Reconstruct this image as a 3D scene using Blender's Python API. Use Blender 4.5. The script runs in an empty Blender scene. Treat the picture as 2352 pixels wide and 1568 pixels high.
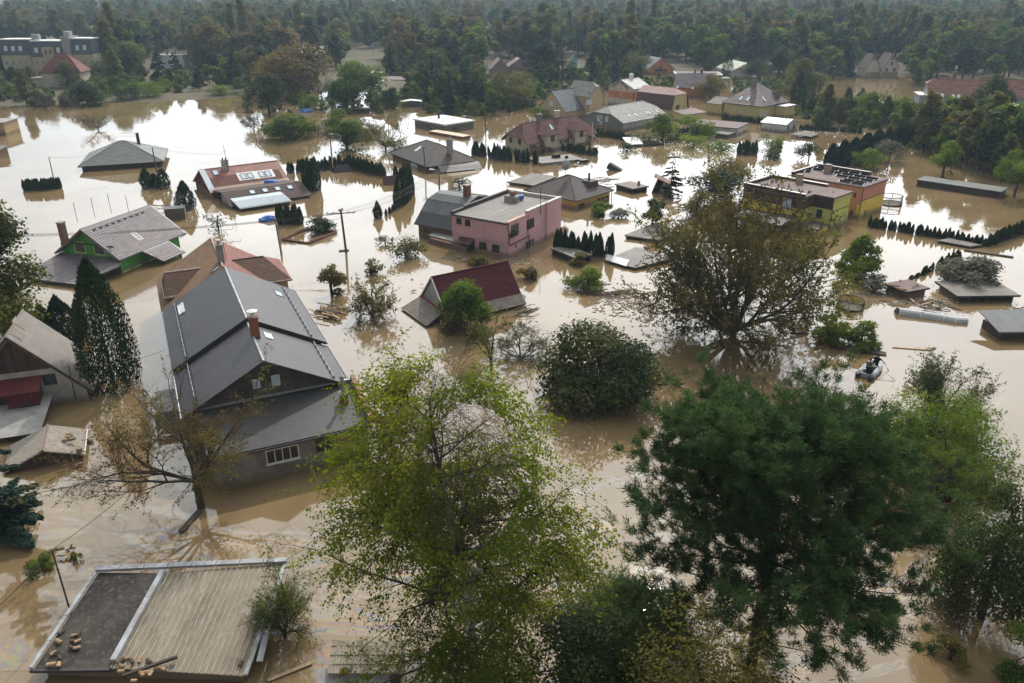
import bpy, bmesh, math, random
import numpy as np
from mathutils import Vector, Matrix
SC = bpy.context.scene
COL = SC.collection
R_ = math.radians
# camera
CAM_H, PITCH, ROLL, FPX = 30.0, R_(24.25), R_(-0.25), 2964.0 / 1.6204
_c, _s = math.cos(PITCH), math.sin(PITCH)
_F = np.array([0, _c, -_s]); _R0 = np.array([1.0, 0, 0]); _D0 = np.array([0, -_s, -_c])
_R = math.cos(ROLL) * _R0 - math.sin(ROLL) * _D0
_D = math.sin(ROLL) * _R0 + math.cos(ROLL) * _D0
cam = bpy.data.objects.new('camera', bpy.data.cameras.new('camera'))
COL.objects.link(cam)
cam.matrix_world = Matrix(((_R[0], -_D[0], -_F[0], 0), (_R[1], -_D[1], -_F[1], 0), (_R[2], -_D[2], -_F[2], CAM_H), (0, 0, 0, 1)))
cam.data.lens = 28.0; cam.data.sensor_width = 36.0
cam.data.clip_start = 0.5; cam.data.clip_end = 9000
SC.camera = cam
# sky and sun
SUN_EL, SUN_AZ = 42.0, 12.0          # azimuth measured to the right of the view direction (+Y)
EXPOSURE = -0.4
HAZE = 0.00022
CLOUD = 60.0
w = bpy.data.worlds.new('World'); SC.world = w; w.use_nodes = True
nt = w.node_tree; nt.nodes.clear()
def _n(t, **k):
 n = nt.nodes.new(t)
 for a, b in k.items(): setattr(n, a, b)
 return n
sky = _n('ShaderNodeTexSky', sky_type='NISHITA', sun_disc=False, sun_elevation=R_(SUN_EL), sun_rotation=R_(SUN_AZ),
         air_density=1.0, dust_density=4.5, ozone_density=1.0, altitude=200)
tc = _n('ShaderNodeTexCoord'); sep = _n('ShaderNodeSeparateXYZ'); nt.links.new(tc.outputs['Generated'], sep.inputs[0])
zc = _n('ShaderNodeMath', operation='MAXIMUM'); nt.links.new(sep.outputs[2], zc.inputs[0]); zc.inputs[1].default_value = 0.0
za = _n('ShaderNodeMath', operation='ADD'); nt.links.new(zc.outputs[0], za.inputs[0]); za.inputs[1].default_value = 0.12
dv = _n('ShaderNodeVectorMath', operation='DIVIDE'); nt.links.new(tc.outputs['Generated'], dv.inputs[0])
cz = _n('ShaderNodeCombineXYZ')
for i in range(3): nt.links.new(za.outputs[0], cz.inputs[i])
nt.links.new(cz.outputs[0], dv.inputs[1])
cn = _n('ShaderNodeTexNoise', noise_dimensions='3D'); nt.links.new(dv.outputs[0], cn.inputs['Vector'])
cn.inputs['Scale'].default_value = 1.1; cn.inputs['Detail'].default_value = 7; cn.inputs['Roughness'].default_value = 0.58
cr = _n('ShaderNodeValToRGB'); nt.links.new(cn.outputs[0], cr.inputs[0])
cr.color_ramp.elements[0].position = 0.36; cr.color_ramp.elements[1].position = 0.66
cr.color_ramp.elements[0].color = (0.6, 0.6, 0.6, 1); cr.color_ramp.elements[1].color = (0.95, 0.95, 0.95, 1)
# thin bright cloud: scatters the sky behind it, whiter
cl = _n('ShaderNodeMixRGB', blend_type='MIX'); nt.links.new(cr.outputs[0], cl.inputs[0]); nt.links.new(sky.outputs[0], cl.inputs[1])
lum = _n('ShaderNodeRGBToBW'); nt.links.new(sky.outputs[0], lum.inputs[0])
# thin cloud scatters sunlight forward: bright towards the sun's side, falling off with the angle from the sun
dt = _n('ShaderNodeVectorMath', operation='DOT_PRODUCT'); nt.links.new(tc.outputs['Generated'], dt.inputs[0]); dt.inputs[1].default_value = (math.sin(R_(SUN_AZ)) * math.cos(R_(SUN_EL)), math.cos(R_(SUN_AZ)) * math.cos(R_(SUN_EL)), math.sin(R_(SUN_EL)))
dp_ = _n('ShaderNodeMapRange', interpolation_type='SMOOTHSTEP'); nt.links.new(dt.outputs['Value'], dp_.inputs[0])
for i, v_ in ((1, .42), (2, 1.0), (3, .12), (4, 1.0)): dp_.inputs[i].default_value = v_
_az = _n('ShaderNodeMath', operation='ADD'); nt.links.new(zc.outputs[0], _az.inputs[0]); _az.inputs[1].default_value = .6
am = _n('ShaderNodeMath', operation='DIVIDE'); am.inputs[0].default_value = CLOUD; nt.links.new(_az.outputs[0], am.inputs[1])
lm = _n('ShaderNodeMath', operation='MULTIPLY'); nt.links.new(am.outputs[0], lm.inputs[0]); nt.links.new(dp_.outputs[0], lm.inputs[1])
l2 = _n('ShaderNodeMath', operation='MULTIPLY_ADD'); nt.links.new(lum.outputs[0], l2.inputs[0]); l2.inputs[1].default_value = .12; nt.links.new(lm.outputs[0], l2.inputs[2]); lm = l2
cw = _n('ShaderNodeMixRGB', blend_type='MULTIPLY'); cw.inputs[0].default_value = 1; nt.links.new(lm.outputs[0], cw.inputs[1]); cw.inputs[2].default_value = (.95, 0.98, 1, 1)
nt.links.new(cw.outputs[0], cl.inputs[2])
bg = _n('ShaderNodeBackground'); bg.inputs[1].default_value = 0.11; nt.links.new(cl.outputs[0], bg.inputs[0])
ow = _n('ShaderNodeOutputWorld'); nt.links.new(bg.outputs[0], ow.inputs[0])
sd = bpy.data.lights.new('sun', 'SUN'); sd.energy = 4.6; sd.angle = R_(0.55); sd.color = (1.0, 0.94, 0.84)
sun = bpy.data.objects.new('sun', sd); COL.objects.link(sun)
_sv = Vector((math.sin(R_(SUN_AZ)) * math.cos(R_(SUN_EL)), math.cos(R_(SUN_AZ)) * math.cos(R_(SUN_EL)), math.sin(R_(SUN_EL))))
sun.rotation_euler = _sv.to_track_quat('Z', 'Y').to_euler(); sun.location = (0, 0, 200)
SC.view_settings.view_transform = 'Standard'; SC.view_settings.look = 'None'
SC.view_settings.exposure = EXPOSURE; SC.view_settings.gamma = 1.0; SC.view_settings.use_curve_mapping = False
SC.render.engine = 'CYCLES'
cy = SC.cycles
cy.max_bounces = 6; cy.diffuse_bounces = 2; cy.glossy_bounces = 3; cy.transmission_bounces = 3; cy.transparent_max_bounces = 6; cy.volume_bounces = 0
cy.caustics_reflective = False; cy.caustics_refractive = False
cy.sample_clamp_indirect = 4.0
cy.use_denoising = True
try:
 cy.denoiser = 'OPENIMAGEDENOISE'; cy.denoising_input_passes = 'RGB_ALBEDO_NORMAL'; cy.denoising_prefilter = 'ACCURATE'
except Exception: pass
# pixel of the photograph (2352 px wide) to a point of the place
def ray(u, v): return _F + (u - 1176.0) / FPX * _R + (v - 784.1) / FPX * _D
def at(u, v, z=0.0):
 d = ray(u, v); t = (z - CAM_H) / d[2]
 return Vector((d[0] * t, d[1] * t, z))
def depth(p): return float(np.dot(np.array([p[0], p[1], p[2] - CAM_H]), _F))
def height_at(p, vtop):
 """height above p whose image row is vtop"""
 lo, hi = -5.0, 60.0
 for _ in range(40):
  m = (lo + hi) / 2; d = np.array([p[0], p[1], p[2] + m - CAM_H])
  row = 784.1 + FPX * np.dot(d, _D) / np.dot(d, _F)
  if row > vtop: lo = m
  else: hi = m
 return lo
def pxm(p): return depth(p) / FPX        # metres per photograph pixel at p
def S(x, y): return x / 1.6204, y / 1.6204
# objects
def tag(o, label=None, cat=None, group=None, kind=None):
 if label: o['label'] = label
 if cat: o['category'] = cat
 if group: o['group'] = group
 if kind: o['kind'] = kind
 return o
def thing(name, label, cat, loc=(0, 0, 0), yaw=0.0, group=None, kind=None):
 o = bpy.data.objects.new(name, None); COL.objects.link(o)
 o.empty_display_size = 0.3
 o.location = loc; o.rotation_euler = (0, 0, yaw)
 return tag(o, label, cat, group, kind)
def link(name, me, parent=None, loc=None, mat4=None):
 o = bpy.data.objects.new(name, me); COL.objects.link(o)
 if parent is not None: o.parent = parent
 if mat4 is not None: o.matrix_local = mat4
 elif loc is not None: o.location = loc
 return o
def copy_tree(root, loc, yaw=0.0, scale=(1, 1, 1), label=None, group=None):
 r = root.copy(); COL.objects.link(r); r.location = loc; r.rotation_euler = (0, 0, yaw); r.scale = scale
 if label: r['label'] = label
 if group: r['group'] = group
 for ch in root.children:
  c = ch.copy(); COL.objects.link(c); c.parent = r
  for g in ch.children:
   d = g.copy(); COL.objects.link(d); d.parent = c
 return r
class MB:
 """collects polygons of one part"""
 def __init__(s): s.v = []; s.f = []
 def poly(s, pts):
  i = len(s.v); s.v += [tuple(p) for p in pts]; s.f.append(tuple(range(i, i + len(pts)))); return s
 def box(s, a, b, M=None):
  (x0, y0, z0), (x1, y1, z1) = a, b
  P = [(x0, y0, z0), (x1, y0, z0), (x1, y1, z0), (x0, y1, z0), (x0, y0, z1), (x1, y0, z1), (x1, y1, z1), (x0, y1, z1)]
  if M is not None: P = [tuple(M @ Vector(p)) for p in P]
  i = len(s.v); s.v += P
  s.f += [tuple(i + k for k in q) for q in ((3, 2, 1, 0), (4, 5, 6, 7), (0, 1, 5, 4), (1, 2, 6, 5), (2, 3, 7, 6), (3, 0, 4, 7))]; return s
 def prism(s, pts, d):
  """polygon extruded by vector d"""
  n = len(pts); i = len(s.v); d = Vector(d)
  s.v += [tuple(p) for p in pts] + [tuple(Vector(p) + d) for p in pts]
  s.f.append(tuple(range(i + n - 1, i - 1, -1))); s.f.append(tuple(range(i + n, i + 2 * n)))
  for k in range(n):
   k2 = (k + 1) % n; s.f.append((i + k, i + k2, i + n + k2, i + n + k))
  return s
 def tube(s, pts, r, n=6, r1=None, cap=True):
  pts = [Vector(p) for p in pts]; m = len(pts); i0 = len(s.v)
  for k, p in enumerate(pts):
   d = (pts[min(k + 1, m - 1)] - pts[max(k - 1, 0)]).normalized()
   a = d.orthogonal().normalized() if abs(d.z) > .95 else d.cross(Vector((0, 0, 1))).normalized()
   b = d.cross(a)
   rr = r if r1 is None else r + (r1 - r) * k / (m - 1)
   for j in range(n):
    t = 2 * math.pi * j / n; s.v.append(tuple(p + a * (rr * math.cos(t)) + b * (rr * math.sin(t))))
  for k in range(m - 1):
   for j in range(n):
    j2 = (j + 1) % n; s.f.append((i0 + k * n + j, i0 + k * n + j2, i0 + (k + 1) * n + j2, i0 + (k + 1) * n + j))
  if cap:
   s.f.append(tuple(i0 + j for j in reversed(range(n)))); s.f.append(tuple(i0 + (m - 1) * n + j for j in range(n)))
  return s
 def bar(s, p, q, wd, h, up=(0, 0, 1)):
  p, q = Vector(p), Vector(q); d = (q - p); L = d.length; d.normalize()
  side = d.cross(Vector(up)); side = side.normalized() if side.length > 1e-4 else d.orthogonal().normalized()
  u = side.cross(d)
  M = Matrix((( d.x, side.x, u.x, p.x), (d.y, side.y, u.y, p.y), (d.z, side.z, u.z, p.z), (0, 0, 0, 1)))
  return s.box((0, -wd / 2, -h / 2), (L, wd / 2, h / 2), M)
 def lathe(s, prof, n=16, c=(0, 0, 0)):
  i0 = len(s.v)
  for r, z in prof:
   for j in range(n):
    t = 2 * math.pi * j / n; s.v.append((c[0] + r * math.cos(t), c[1] + r * math.sin(t), c[2] + z))
  for k in range(len(prof) - 1):
   for j in range(n):
    j2 = (j + 1) % n; s.f.append((i0 + k * n + j, i0 + k * n + j2, i0 + (k + 1) * n + j2, i0 + (k + 1) * n + j))
  s.f.append(tuple(i0 + j for j in reversed(range(n)))); s.f.append(tuple(i0 + (len(prof) - 1) * n + j for j in range(n)))
  return s
 def mesh(s, name, m, smooth=False):
  me = bpy.data.meshes.new(name); me.from_pydata(s.v, [], s.f); me.update()
  if m is not None: me.materials.append(m)
  if smooth: me.polygons.foreach_set('use_smooth', [True] * len(me.polygons))
  return me
 def build(s, name, m, parent=None, label=None, smooth=False, kind=None, loc=None):
  o = link(name, s.mesh(name, m, smooth), parent, loc)
  if label: o['label'] = label
  if kind: o['kind'] = kind
  return o
def np_mesh(name, V, F4, mats, vattr=None, mud=None, midx=None, smooth=False):
 """quads from numpy: V (n,3), F4 (m,4)"""
 me = bpy.data.meshes.new(name); n, m = len(V), len(F4)
 me.vertices.add(n); me.vertices.foreach_set('co', np.ascontiguousarray(V, np.float32).ravel())
 me.loops.add(m * 4); me.loops.foreach_set('vertex_index', np.ascontiguousarray(F4, np.int32).ravel())
 me.polygons.add(m); me.polygons.foreach_set('loop_start', np.arange(0, m * 4, 4, dtype=np.int32))
 try: me.polygons.foreach_set('loop_total', np.full(m, 4, np.int32))
 except Exception: pass
 for x in mats: me.materials.append(x)
 if midx is not None: me.polygons.foreach_set('material_index', np.asarray(midx, np.int32))
 if smooth: me.polygons.foreach_set('use_smooth', np.ones(m, bool))
 me.update(calc_edges=True)
 for nm, arr in (('v', vattr), ('mud', mud)):
  if arr is not None:
   a = me.attributes.new(nm, 'FLOAT', 'FACE'); a.data.foreach_set('value', np.asarray(arr, np.float32))
 return me
# materials
MATS = {}
def mat(name, c, c2=None, rough=0.8, scale=1.5, bump=0.0, bscale=30.0, metal=0.0, spec=0.3, c3=None, rnd=0.0, stretch=None, detail=6, lo=.35, hi=.68):
 """procedural surface: colour c broken up by c2 (large stains) and c3 (fine dirt)"""
 if name in MATS: return MATS[name]
 m = bpy.data.materials.new(name); m.use_nodes = True; nt = m.node_tree; N = nt.nodes; Lk = nt.links
 b = N['Principled BSDF']; b.inputs['Roughness'].default_value = rough; b.inputs['Metallic'].default_value = metal
 b.inputs['Specular IOR Level'].default_value = spec
 tc = N.new('ShaderNodeTexCoord'); vec = tc.outputs['Object']
 if stretch:
  mp = N.new('ShaderNodeMapping'); mp.inputs['Scale'].default_value = stretch; Lk.new(vec, mp.inputs[0]); vec = mp.outputs[0]
 c2 = c2 or tuple(x * .78 for x in c); c3 = c3 or tuple(x * .86 for x in c)
 def noise(sc, det):
  n = N.new('ShaderNodeTexNoise'); n.inputs['Scale'].default_value = sc; n.inputs['Detail'].default_value = det; n.inputs['Roughness'].default_value = .62; Lk.new(vec, n.inputs['Vector']); return n.outputs[0]
 def ramp(src, a, z):
  r = N.new('ShaderNodeMapRange'); r.inputs[1].default_value = a; r.inputs[2].default_value = z; Lk.new(src, r.inputs[0]); return r.outputs[0]
 def mix(f, a, z):
  x = N.new('ShaderNodeMixRGB'); Lk.new(f, x.inputs[0])
  for s_, i in ((a, 1), (z, 2)):
   if isinstance(s_, tuple): x.inputs[i].default_value = tuple(s_) + (1,)
   else: Lk.new(s_, x.inputs[i])
  return x.outputs[0]
 col = mix(ramp(noise(scale, detail), lo, hi), tuple(c), tuple(c2))
 col = mix(ramp(noise(scale * 9, 4), .52, .75), col, tuple(c3))
 if rnd:
  oi = N.new('ShaderNodeObjectInfo'); at_ = N.new('ShaderNodeAttribute'); at_.attribute_name = 'v'
  ad = N.new('ShaderNodeMath'); ad.operation = 'ADD'; Lk.new(oi.outputs['Random'], ad.inputs[0]); Lk.new(at_.outputs['Fac'], ad.inputs[1])
  fr = N.new('ShaderNodeMath'); fr.operation = 'FRACT'; Lk.new(ad.outputs[0], fr.inputs[0])
  mr = N.new('ShaderNodeMapRange'); mr.inputs[3].default_value = 1 - rnd; mr.inputs[4].default_value = 1 + rnd; Lk.new(fr.outputs[0], mr.inputs[0])
  mm = N.new('ShaderNodeVectorMath'); mm.operation = 'SCALE'; Lk.new(col, mm.inputs[0]); Lk.new(mr.outputs[0], mm.inputs['Scale']); col = mm.outputs[0]
 if name.split('_')[0] in ('render', 'wall', 'plaster', 'board', 'gable', 'cladding'):      # tide mark of dried mud left by the flood
  ge = N.new('ShaderNodeNewGeometry'); sx = N.new('ShaderNodeSeparateXYZ'); Lk.new(ge.outputs['Position'], sx.inputs[0])
  zz = N.new('ShaderNodeMath'); zz.operation = 'MULTIPLY_ADD'; Lk.new(noise(1.7, 4), zz.inputs[0]); zz.inputs[1].default_value = .9; Lk.new(sx.outputs[2], zz.inputs[2])
  mrd = N.new('ShaderNodeMapRange'); Lk.new(zz.outputs[0], mrd.inputs[0])
  for i_, v_ in ((1, .72), (2, 1.15), (3, .75), (4, 0.)): mrd.inputs[i_].default_value = v_
  col = mix(mrd.outputs[0], col, (.17, .13, .085))
 Lk.new(col, b.inputs['Base Color'])
 if bump:
  bn = N.new('ShaderNodeBump'); bn.inputs['Strength'].default_value = bump; bn.inputs['Distance'].default_value = .02
  Lk.new(noise(bscale, 5), bn.inputs['Height']); Lk.new(bn.outputs[0], b.inputs['Normal'])
 MATS[name] = m; return m
def leafmat(name, cols, mudc=(.11, .09, .065), trans=.35, rough=.7, spec=.09, var=.5):
 if name in MATS: return MATS[name]
 m = bpy.data.materials.new(name); m.use_nodes = True; nt = m.node_tree; N = nt.nodes; Lk = nt.links
 b = N['Principled BSDF']; b.inputs['Roughness'].default_value = rough; b.inputs['Specular IOR Level'].default_value = spec
 a = N.new('ShaderNodeAttribute'); a.attribute_name = 'v'
 oi = N.new('ShaderNodeObjectInfo')
 ma = N.new('ShaderNodeMath'); ma.operation = 'MULTIPLY_ADD'; Lk.new(oi.outputs['Random'], ma.inputs[0]); ma.inputs[1].default_value = var
 sb = N.new('ShaderNodeMath'); sb.operation = 'SUBTRACT'; Lk.new(a.outputs['Fac'], sb.inputs[0]); sb.inputs[1].default_value = var / 2; Lk.new(sb.outputs[0], ma.inputs[2])
 cr = N.new('ShaderNodeValToRGB'); Lk.new(ma.outputs[0], cr.inputs[0]); el = cr.color_ramp.elements
 while len(el) < len(cols): el.new(.5)
 for i, c in enumerate(cols): el[i].position = i / (len(cols) - 1); el[i].color = tuple(c) + (1,)
 mu = N.new('ShaderNodeAttribute'); mu.attribute_name = 'mud'
 mx = N.new('ShaderNodeMixRGB'); Lk.new(mu.outputs['Fac'], mx.inputs[0]); Lk.new(cr.outputs[0], mx.inputs[1]); mx.inputs[2].default_value = tuple(mudc) + (1,)
 Lk.new(mx.outputs[0], b.inputs['Base Color'])
 tr = N.new('ShaderNodeBsdfTranslucent')
 hs = N.new('ShaderNodeHueSaturation'); hs.inputs['Saturation'].default_value = 1.2; hs.inputs['Value'].default_value = 1.6; hs.inputs['Hue'].default_value = .49; Lk.new(mx.outputs[0], hs.inputs['Color']); Lk.new(hs.outputs[0], tr.inputs[0])
 ms = N.new('ShaderNodeMixShader'); ms.inputs[0].default_value = trans; Lk.new(b.outputs[0], ms.inputs[1]); Lk.new(tr.outputs[0], ms.inputs[2])
 Lk.new(ms.outputs[0], N['Material Output'].inputs[0]); MATS[name] = m; return m
def M_(n): return MATS[n]
# vegetation
def unit(a): return a / np.maximum(np.linalg.norm(a, axis=-1, keepdims=True), 1e-9)
def leaf_quads(P, size, rng, bias=None, asp=.55, along=None, curl=0.0):
 n = len(P); nr = rng.normal(size=(n, 3))
 if bias is not None: nr = nr + bias
 nr = unit(nr)
 t = unit(np.cross(nr, rng.normal(size=(n, 3)))) if along is None else unit(along + .25 * rng.normal(size=(n, 3)))
 b = unit(np.cross(nr, t)); s = (size * rng.uniform(.6, 1.35, (n, 1)))
 V = np.stack([P + t * s, P + b * s * asp, P - t * s, P - b * s * asp], 1).reshape(-1, 3)
 return V, np.arange(4 * n).reshape(-1, 4)
def tube_quads(p, q, r0, r1, k=4):
 p, q = np.asarray(p), np.asarray(q); n = len(p); d = unit(q - p)
 a = unit(np.cross(d, np.where(np.abs(d[:, 2:3]) > .9, np.array([[1., 0, 0]]), np.array([[0, 0, 1.]])))); b = np.cross(d, a)
 th = 2 * np.pi * np.arange(k) / k
 ring = a[:, None, :] * np.cos(th)[None, :, None] + b[:, None, :] * np.sin(th)[None, :, None]
 V = np.concatenate([p[:, None] + ring * np.asarray(r0)[:, None, None], q[:, None] + ring * np.asarray(r1)[:, None, None]], 1)
 j = np.arange(k); j2 = (j + 1) % k
 F = np.stack([j, j2, k + j2, k + j], 1)[None] + (np.arange(n) * 2 * k)[:, None, None]
 return V.reshape(-1, 3), F.reshape(-1, 4)
def wood_mesh(name, segs, m, m2=None):
 p = np.array([s[0] for s in segs]); q = np.array([s[1] for s in segs]); r0 = np.array([s[2] for s in segs]); r1 = np.array([s[3] for s in segs])
 big = r0 > .06
 off = 0; VV = []; FF = []; mi = []
 for sel, k in ((big, 7), (~big, 3)):
  if sel.any():
   V, F = tube_quads(p[sel], q[sel], r0[sel], r1[sel], k); VV.append(V); FF.append(F + off); off += len(V); mi += [int(m2 is not None and k == 3)] * len(F)
 return np_mesh(name, np.concatenate(VV), np.concatenate(FF), [m, m2] if m2 else [m], midx=mi, smooth=True)
def grow(segs, p, d, L, r, lev, spec, rng, z0=0):
 sp = spec[lev]; n = sp.get('n', 3); step = L / n; rr = r; last = lev == len(spec) - 1
 kids = sp.get('kids', 0) if not last else 0
 for i in range(n):
  d = d + sp.get('jit', .2) * rng.normal(size=3) + np.array([0, 0, sp.get('up', 0.)])
  d = d / np.linalg.norm(d)
  q = p + d * step
  if q[2] < z0 and p[2] > z0: q[2] = z0 + .02
  r2 = max(r * (1 - (i + 1) / n * sp.get('taper', .6)), .004)
  segs.append((p.copy(), q.copy(), rr, r2, lev)); p, rr = q, r2
  if not last:
   f = (i + 1) / n
   if f >= sp.get('from', .2):
    k = int(kids / n / max(1 - sp.get('from', .2), .2) + rng.random())
    for _ in range(k):
     a = R_(rng.uniform(*sp.get('ang', (35, 70)))); o = np.cross(d, rng.normal(size=3)); o /= np.linalg.norm(o)
     if sp.get('flat'): o = o * np.array([1, 1, .35]); o /= np.linalg.norm(o)
     nd = d * math.cos(a) + o * math.sin(a)
     cl = spec[lev + 1]['len']; cl = rng.uniform(*cl) * (1 - sp.get('short', .3) * f)
     grow(segs, p, nd, cl, rr * sp.get('rr', .6), lev + 1, spec, rng, z0)
 if not last and sp.get('lead', True):
  grow(segs, p, d, rng.uniform(*spec[lev + 1]['len']), rr * .9, lev + 1, spec, rng, z0)
def seg_points(segs, levs, n, sig, rng):
 S_ = [s for s in segs if s[4] in levs]
 p = np.array([s[0] for s in S_]); q = np.array([s[1] for s in S_]); L = np.linalg.norm(q - p, axis=1)
 k = rng.choice(len(S_), n, p=L / L.sum()); t = rng.random((n, 1))
 return p[k] * (1 - t) + q[k] * t + rng.normal(size=(n, 3)) * sig, unit(q[k] - p[k]), k
def noise3(P, f, seed):
 r = np.random.default_rng(seed); o = np.zeros(len(P))
 for _ in range(5):
  k = r.normal(size=3) * f; o += np.sin(P @ k + r.uniform(0, 6.3))
 return .5 + o / 6.5
def crown_from(name, P, size, rng, m, bias=None, asp=.55, along=None, vbase=None, mudz=None, mudw=.4, keep=None):
 if keep is not None: P = P[keep]; along = along[keep] if along is not None else None
 V, F = leaf_quads(P, size, rng, bias, asp, along)
 v = np.clip((noise3(P, 2.2 / max(np.ptp(P[:, 2]), .5) * 2, 5) if vbase is None else vbase) * .75 + rng.uniform(-.05, .35, len(P)), 0, 1)
 mu = None
 if mudz is not None: mu = np.clip((mudz - P[:, 2]) / mudw + rng.uniform(-.5, .5, len(P)), 0, 1) * .92
 return np_mesh(name, V, F, [m], vattr=v, mud=mu)
def lobes_points(rng, H, z0, R, nl, n, shape='round', top=1.0):
 cs = []; rs = []
 for i in range(nl):
  if shape == 'dome' and i < nl * .5:
   rl = R * rng.uniform(.26, .4); a = 2 * math.pi * i / (nl * .5) + rng.normal() * .3; rad = R * rng.uniform(.35, .72)
   cs.append((rad * math.cos(a), rad * math.sin(a), z0 + rng.uniform(.0, .4) * H)); rs.append(rl); continue
  for _ in range(60):
   u = rng.uniform(-1, 1, 3)
   if np.linalg.norm(u) > 1: continue
   z = z0 + (H - z0) * (.5 + .5 * u[2])
   f = (z - z0) / (H - z0)
   env = {'round': math.sqrt(max(1 - (2 * f - .95) ** 2, .02)), 'egg': math.sqrt(max(1 - (1.6 * f - .55) ** 2, .02)) * (1.05 - .55 * f), 'column': .75 * min(1, (1 - f) * 3 + .12) * min(1, .45 + 2 * f), 'dome': math.sqrt(max(1 - f * f, .03)), 'cone': (1 - f) ** .8 + .05}[shape]
   rad = math.hypot(u[0], u[1])
   if rad <= 1: break
  rl = R * rng.uniform(.26, .44) * (.55 + .45 * env)
  a = rng.uniform(0, 2 * math.pi); rad = math.sqrt(rng.random()) * max(R * env - rl * .7, 0)
  cs.append((rad * math.cos(a), rad * math.sin(a), min(max(z, z0 + rl * .3), H - rl * .75))); rs.append(rl)
 cs = np.array(cs); rs = np.array(rs); k = rng.choice(nl, n, p=rs ** 2 / (rs ** 2).sum())
 d = unit(rng.normal(size=(n, 3)) + np.array([0, 0, .35]))
 P = cs[k] + d * (rs[k] * rng.uniform(.45, 1.08, n) ** .7)[:, None] * np.array([1, 1, .82])
 P += .05 * R * rng.normal(size=P.shape)
 P[:, 2] = np.maximum(P[:, 2], .03)
 vb = rng.random(nl)[k]
 return P, d, vb, cs
def make_broad(seed, H, R, n, leaf, lm, wm, shape='round', z0f=.18, nl=16, mudz=None, asp=.6):
 rng = np.random.default_rng(seed)
 P, d, vb, cs = lobes_points(rng, H, H * z0f, R, nl, n, shape)
 crown = crown_from('crown', P, leaf, rng, lm, bias=d * 1.9 + np.array([0, 0, 1.0]), vbase=vb, mudz=mudz, asp=asp)
 segs = []; p = np.array([0, 0, -1.5]); r = H * .018 + .05; q = np.array([rng.normal() * .03 * H, rng.normal() * .03 * H, H * .34])
 segs.append((p, q, r * 1.25, r * .85, 0)); q2 = np.array([q[0] + rng.normal() * .04 * H, q[1], H * .72]); segs.append((q, q2, r * .85, r * .25, 0))
 for c in cs[:12]:
  s0 = q + (q2 - q) * rng.uniform(0, .7); mid = (s0 + c) / 2 + rng.normal(size=3) * .04 * H
  segs.append((s0, mid, r * .42, r * .26, 1)); segs.append((mid, c, r * .26, r * .08, 1))
 return wood_mesh('trunk', segs, wm), crown
def make_spruce(seed, H, R, n, leaf, lm, wm, droop=.35, mudz=None, gap=.5, pw=.9, whorl=None):
 rng = np.random.default_rng(seed); nb = whorl or int(H * 7)
 z = H * (.06 + .93 * np.sort(rng.random(nb))); a = rng.uniform(0, 2 * np.pi, nb); L = R * (1 - z / H) ** pw * rng.uniform(.7, 1.1, nb) + .05 * R
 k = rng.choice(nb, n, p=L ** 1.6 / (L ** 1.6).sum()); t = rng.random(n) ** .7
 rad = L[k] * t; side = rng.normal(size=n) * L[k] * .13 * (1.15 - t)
 up = -droop * rad + .55 * droop * rad * t
 P = np.stack([rad * np.cos(a[k]) - side * np.sin(a[k]), rad * np.sin(a[k]) + side * np.cos(a[k]), z[k] + up + rng.normal(size=n) * .018 * H / 4 - np.abs(rng.normal(size=n)) * .02 * H / 3], 1)
 P[:, 2] = np.maximum(P[:, 2], .02)
 al = np.stack([np.cos(a[k]), np.sin(a[k]), -.5 + 0 * t], 1)
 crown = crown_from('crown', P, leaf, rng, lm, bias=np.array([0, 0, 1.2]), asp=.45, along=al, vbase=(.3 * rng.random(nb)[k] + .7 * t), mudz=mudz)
 segs = [(np.array([0, 0, -1.5]), np.array([0, 0, H * .98]), H * .014 + .04, .01, 0)]
 for i in range(0, nb, 3): segs.append((np.array([0, 0, z[i]]), np.array([L[i] * .8 * math.cos(a[i]), L[i] * .8 * math.sin(a[i]), z[i] - droop * L[i] * .5]), .02, .006, 1))
 return wood_mesh('trunk', segs, wm), crown
def make_thuja(seed, H, R, n, leaf, lm, wm, pw=.55, mudz=.3, tips=1):
 """dense evergreen column; a unit height of 1 is scaled at placing"""
 rng = np.random.default_rng(seed)
 f = rng.random(n); a = rng.uniform(0, 2 * np.pi, n); flute = 1 + .12 * np.sin(a * 5 + rng.uniform(0, 6)) + .08 * np.sin(a * 3 + f * 9)
 env = np.minimum(np.minimum(1, ((1 - f) / .62)) ** pw * flute, 1.25) * (.78 + .22 * np.minimum(1, f / .25))
 rad = R * env * rng.uniform(.72, 1.04, n)
 P = np.stack([rad * np.cos(a), rad * np.sin(a), f * H + rng.normal(size=n) * .012 * H], 1)
 ntip = int(n * .04)
 P[:ntip, 2] += rng.uniform(0, .05 * H, ntip)
 P[:, 2] = np.maximum(P[:, 2], .0)
 out = np.stack([np.cos(a), np.sin(a), np.zeros(n)], 1)
 al = np.tile(np.array([0, 0, 1.]), (n, 1)) + .35 * out
 vb = .55 * noise3(P / R, 1.6, seed) + .45 * f
 crown = crown_from('crown', P, leaf, rng, lm, bias=out * 1.5, asp=.4, along=al, vbase=vb, mudz=mudz * H if mudz else None, mudw=.15 * H)
 segs = [(np.array([0, 0, -.4 * H]), np.array([0, 0, H * .9]), R * .1, .01, 0)]
 return wood_mesh('trunk', segs, wm), crown
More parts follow.
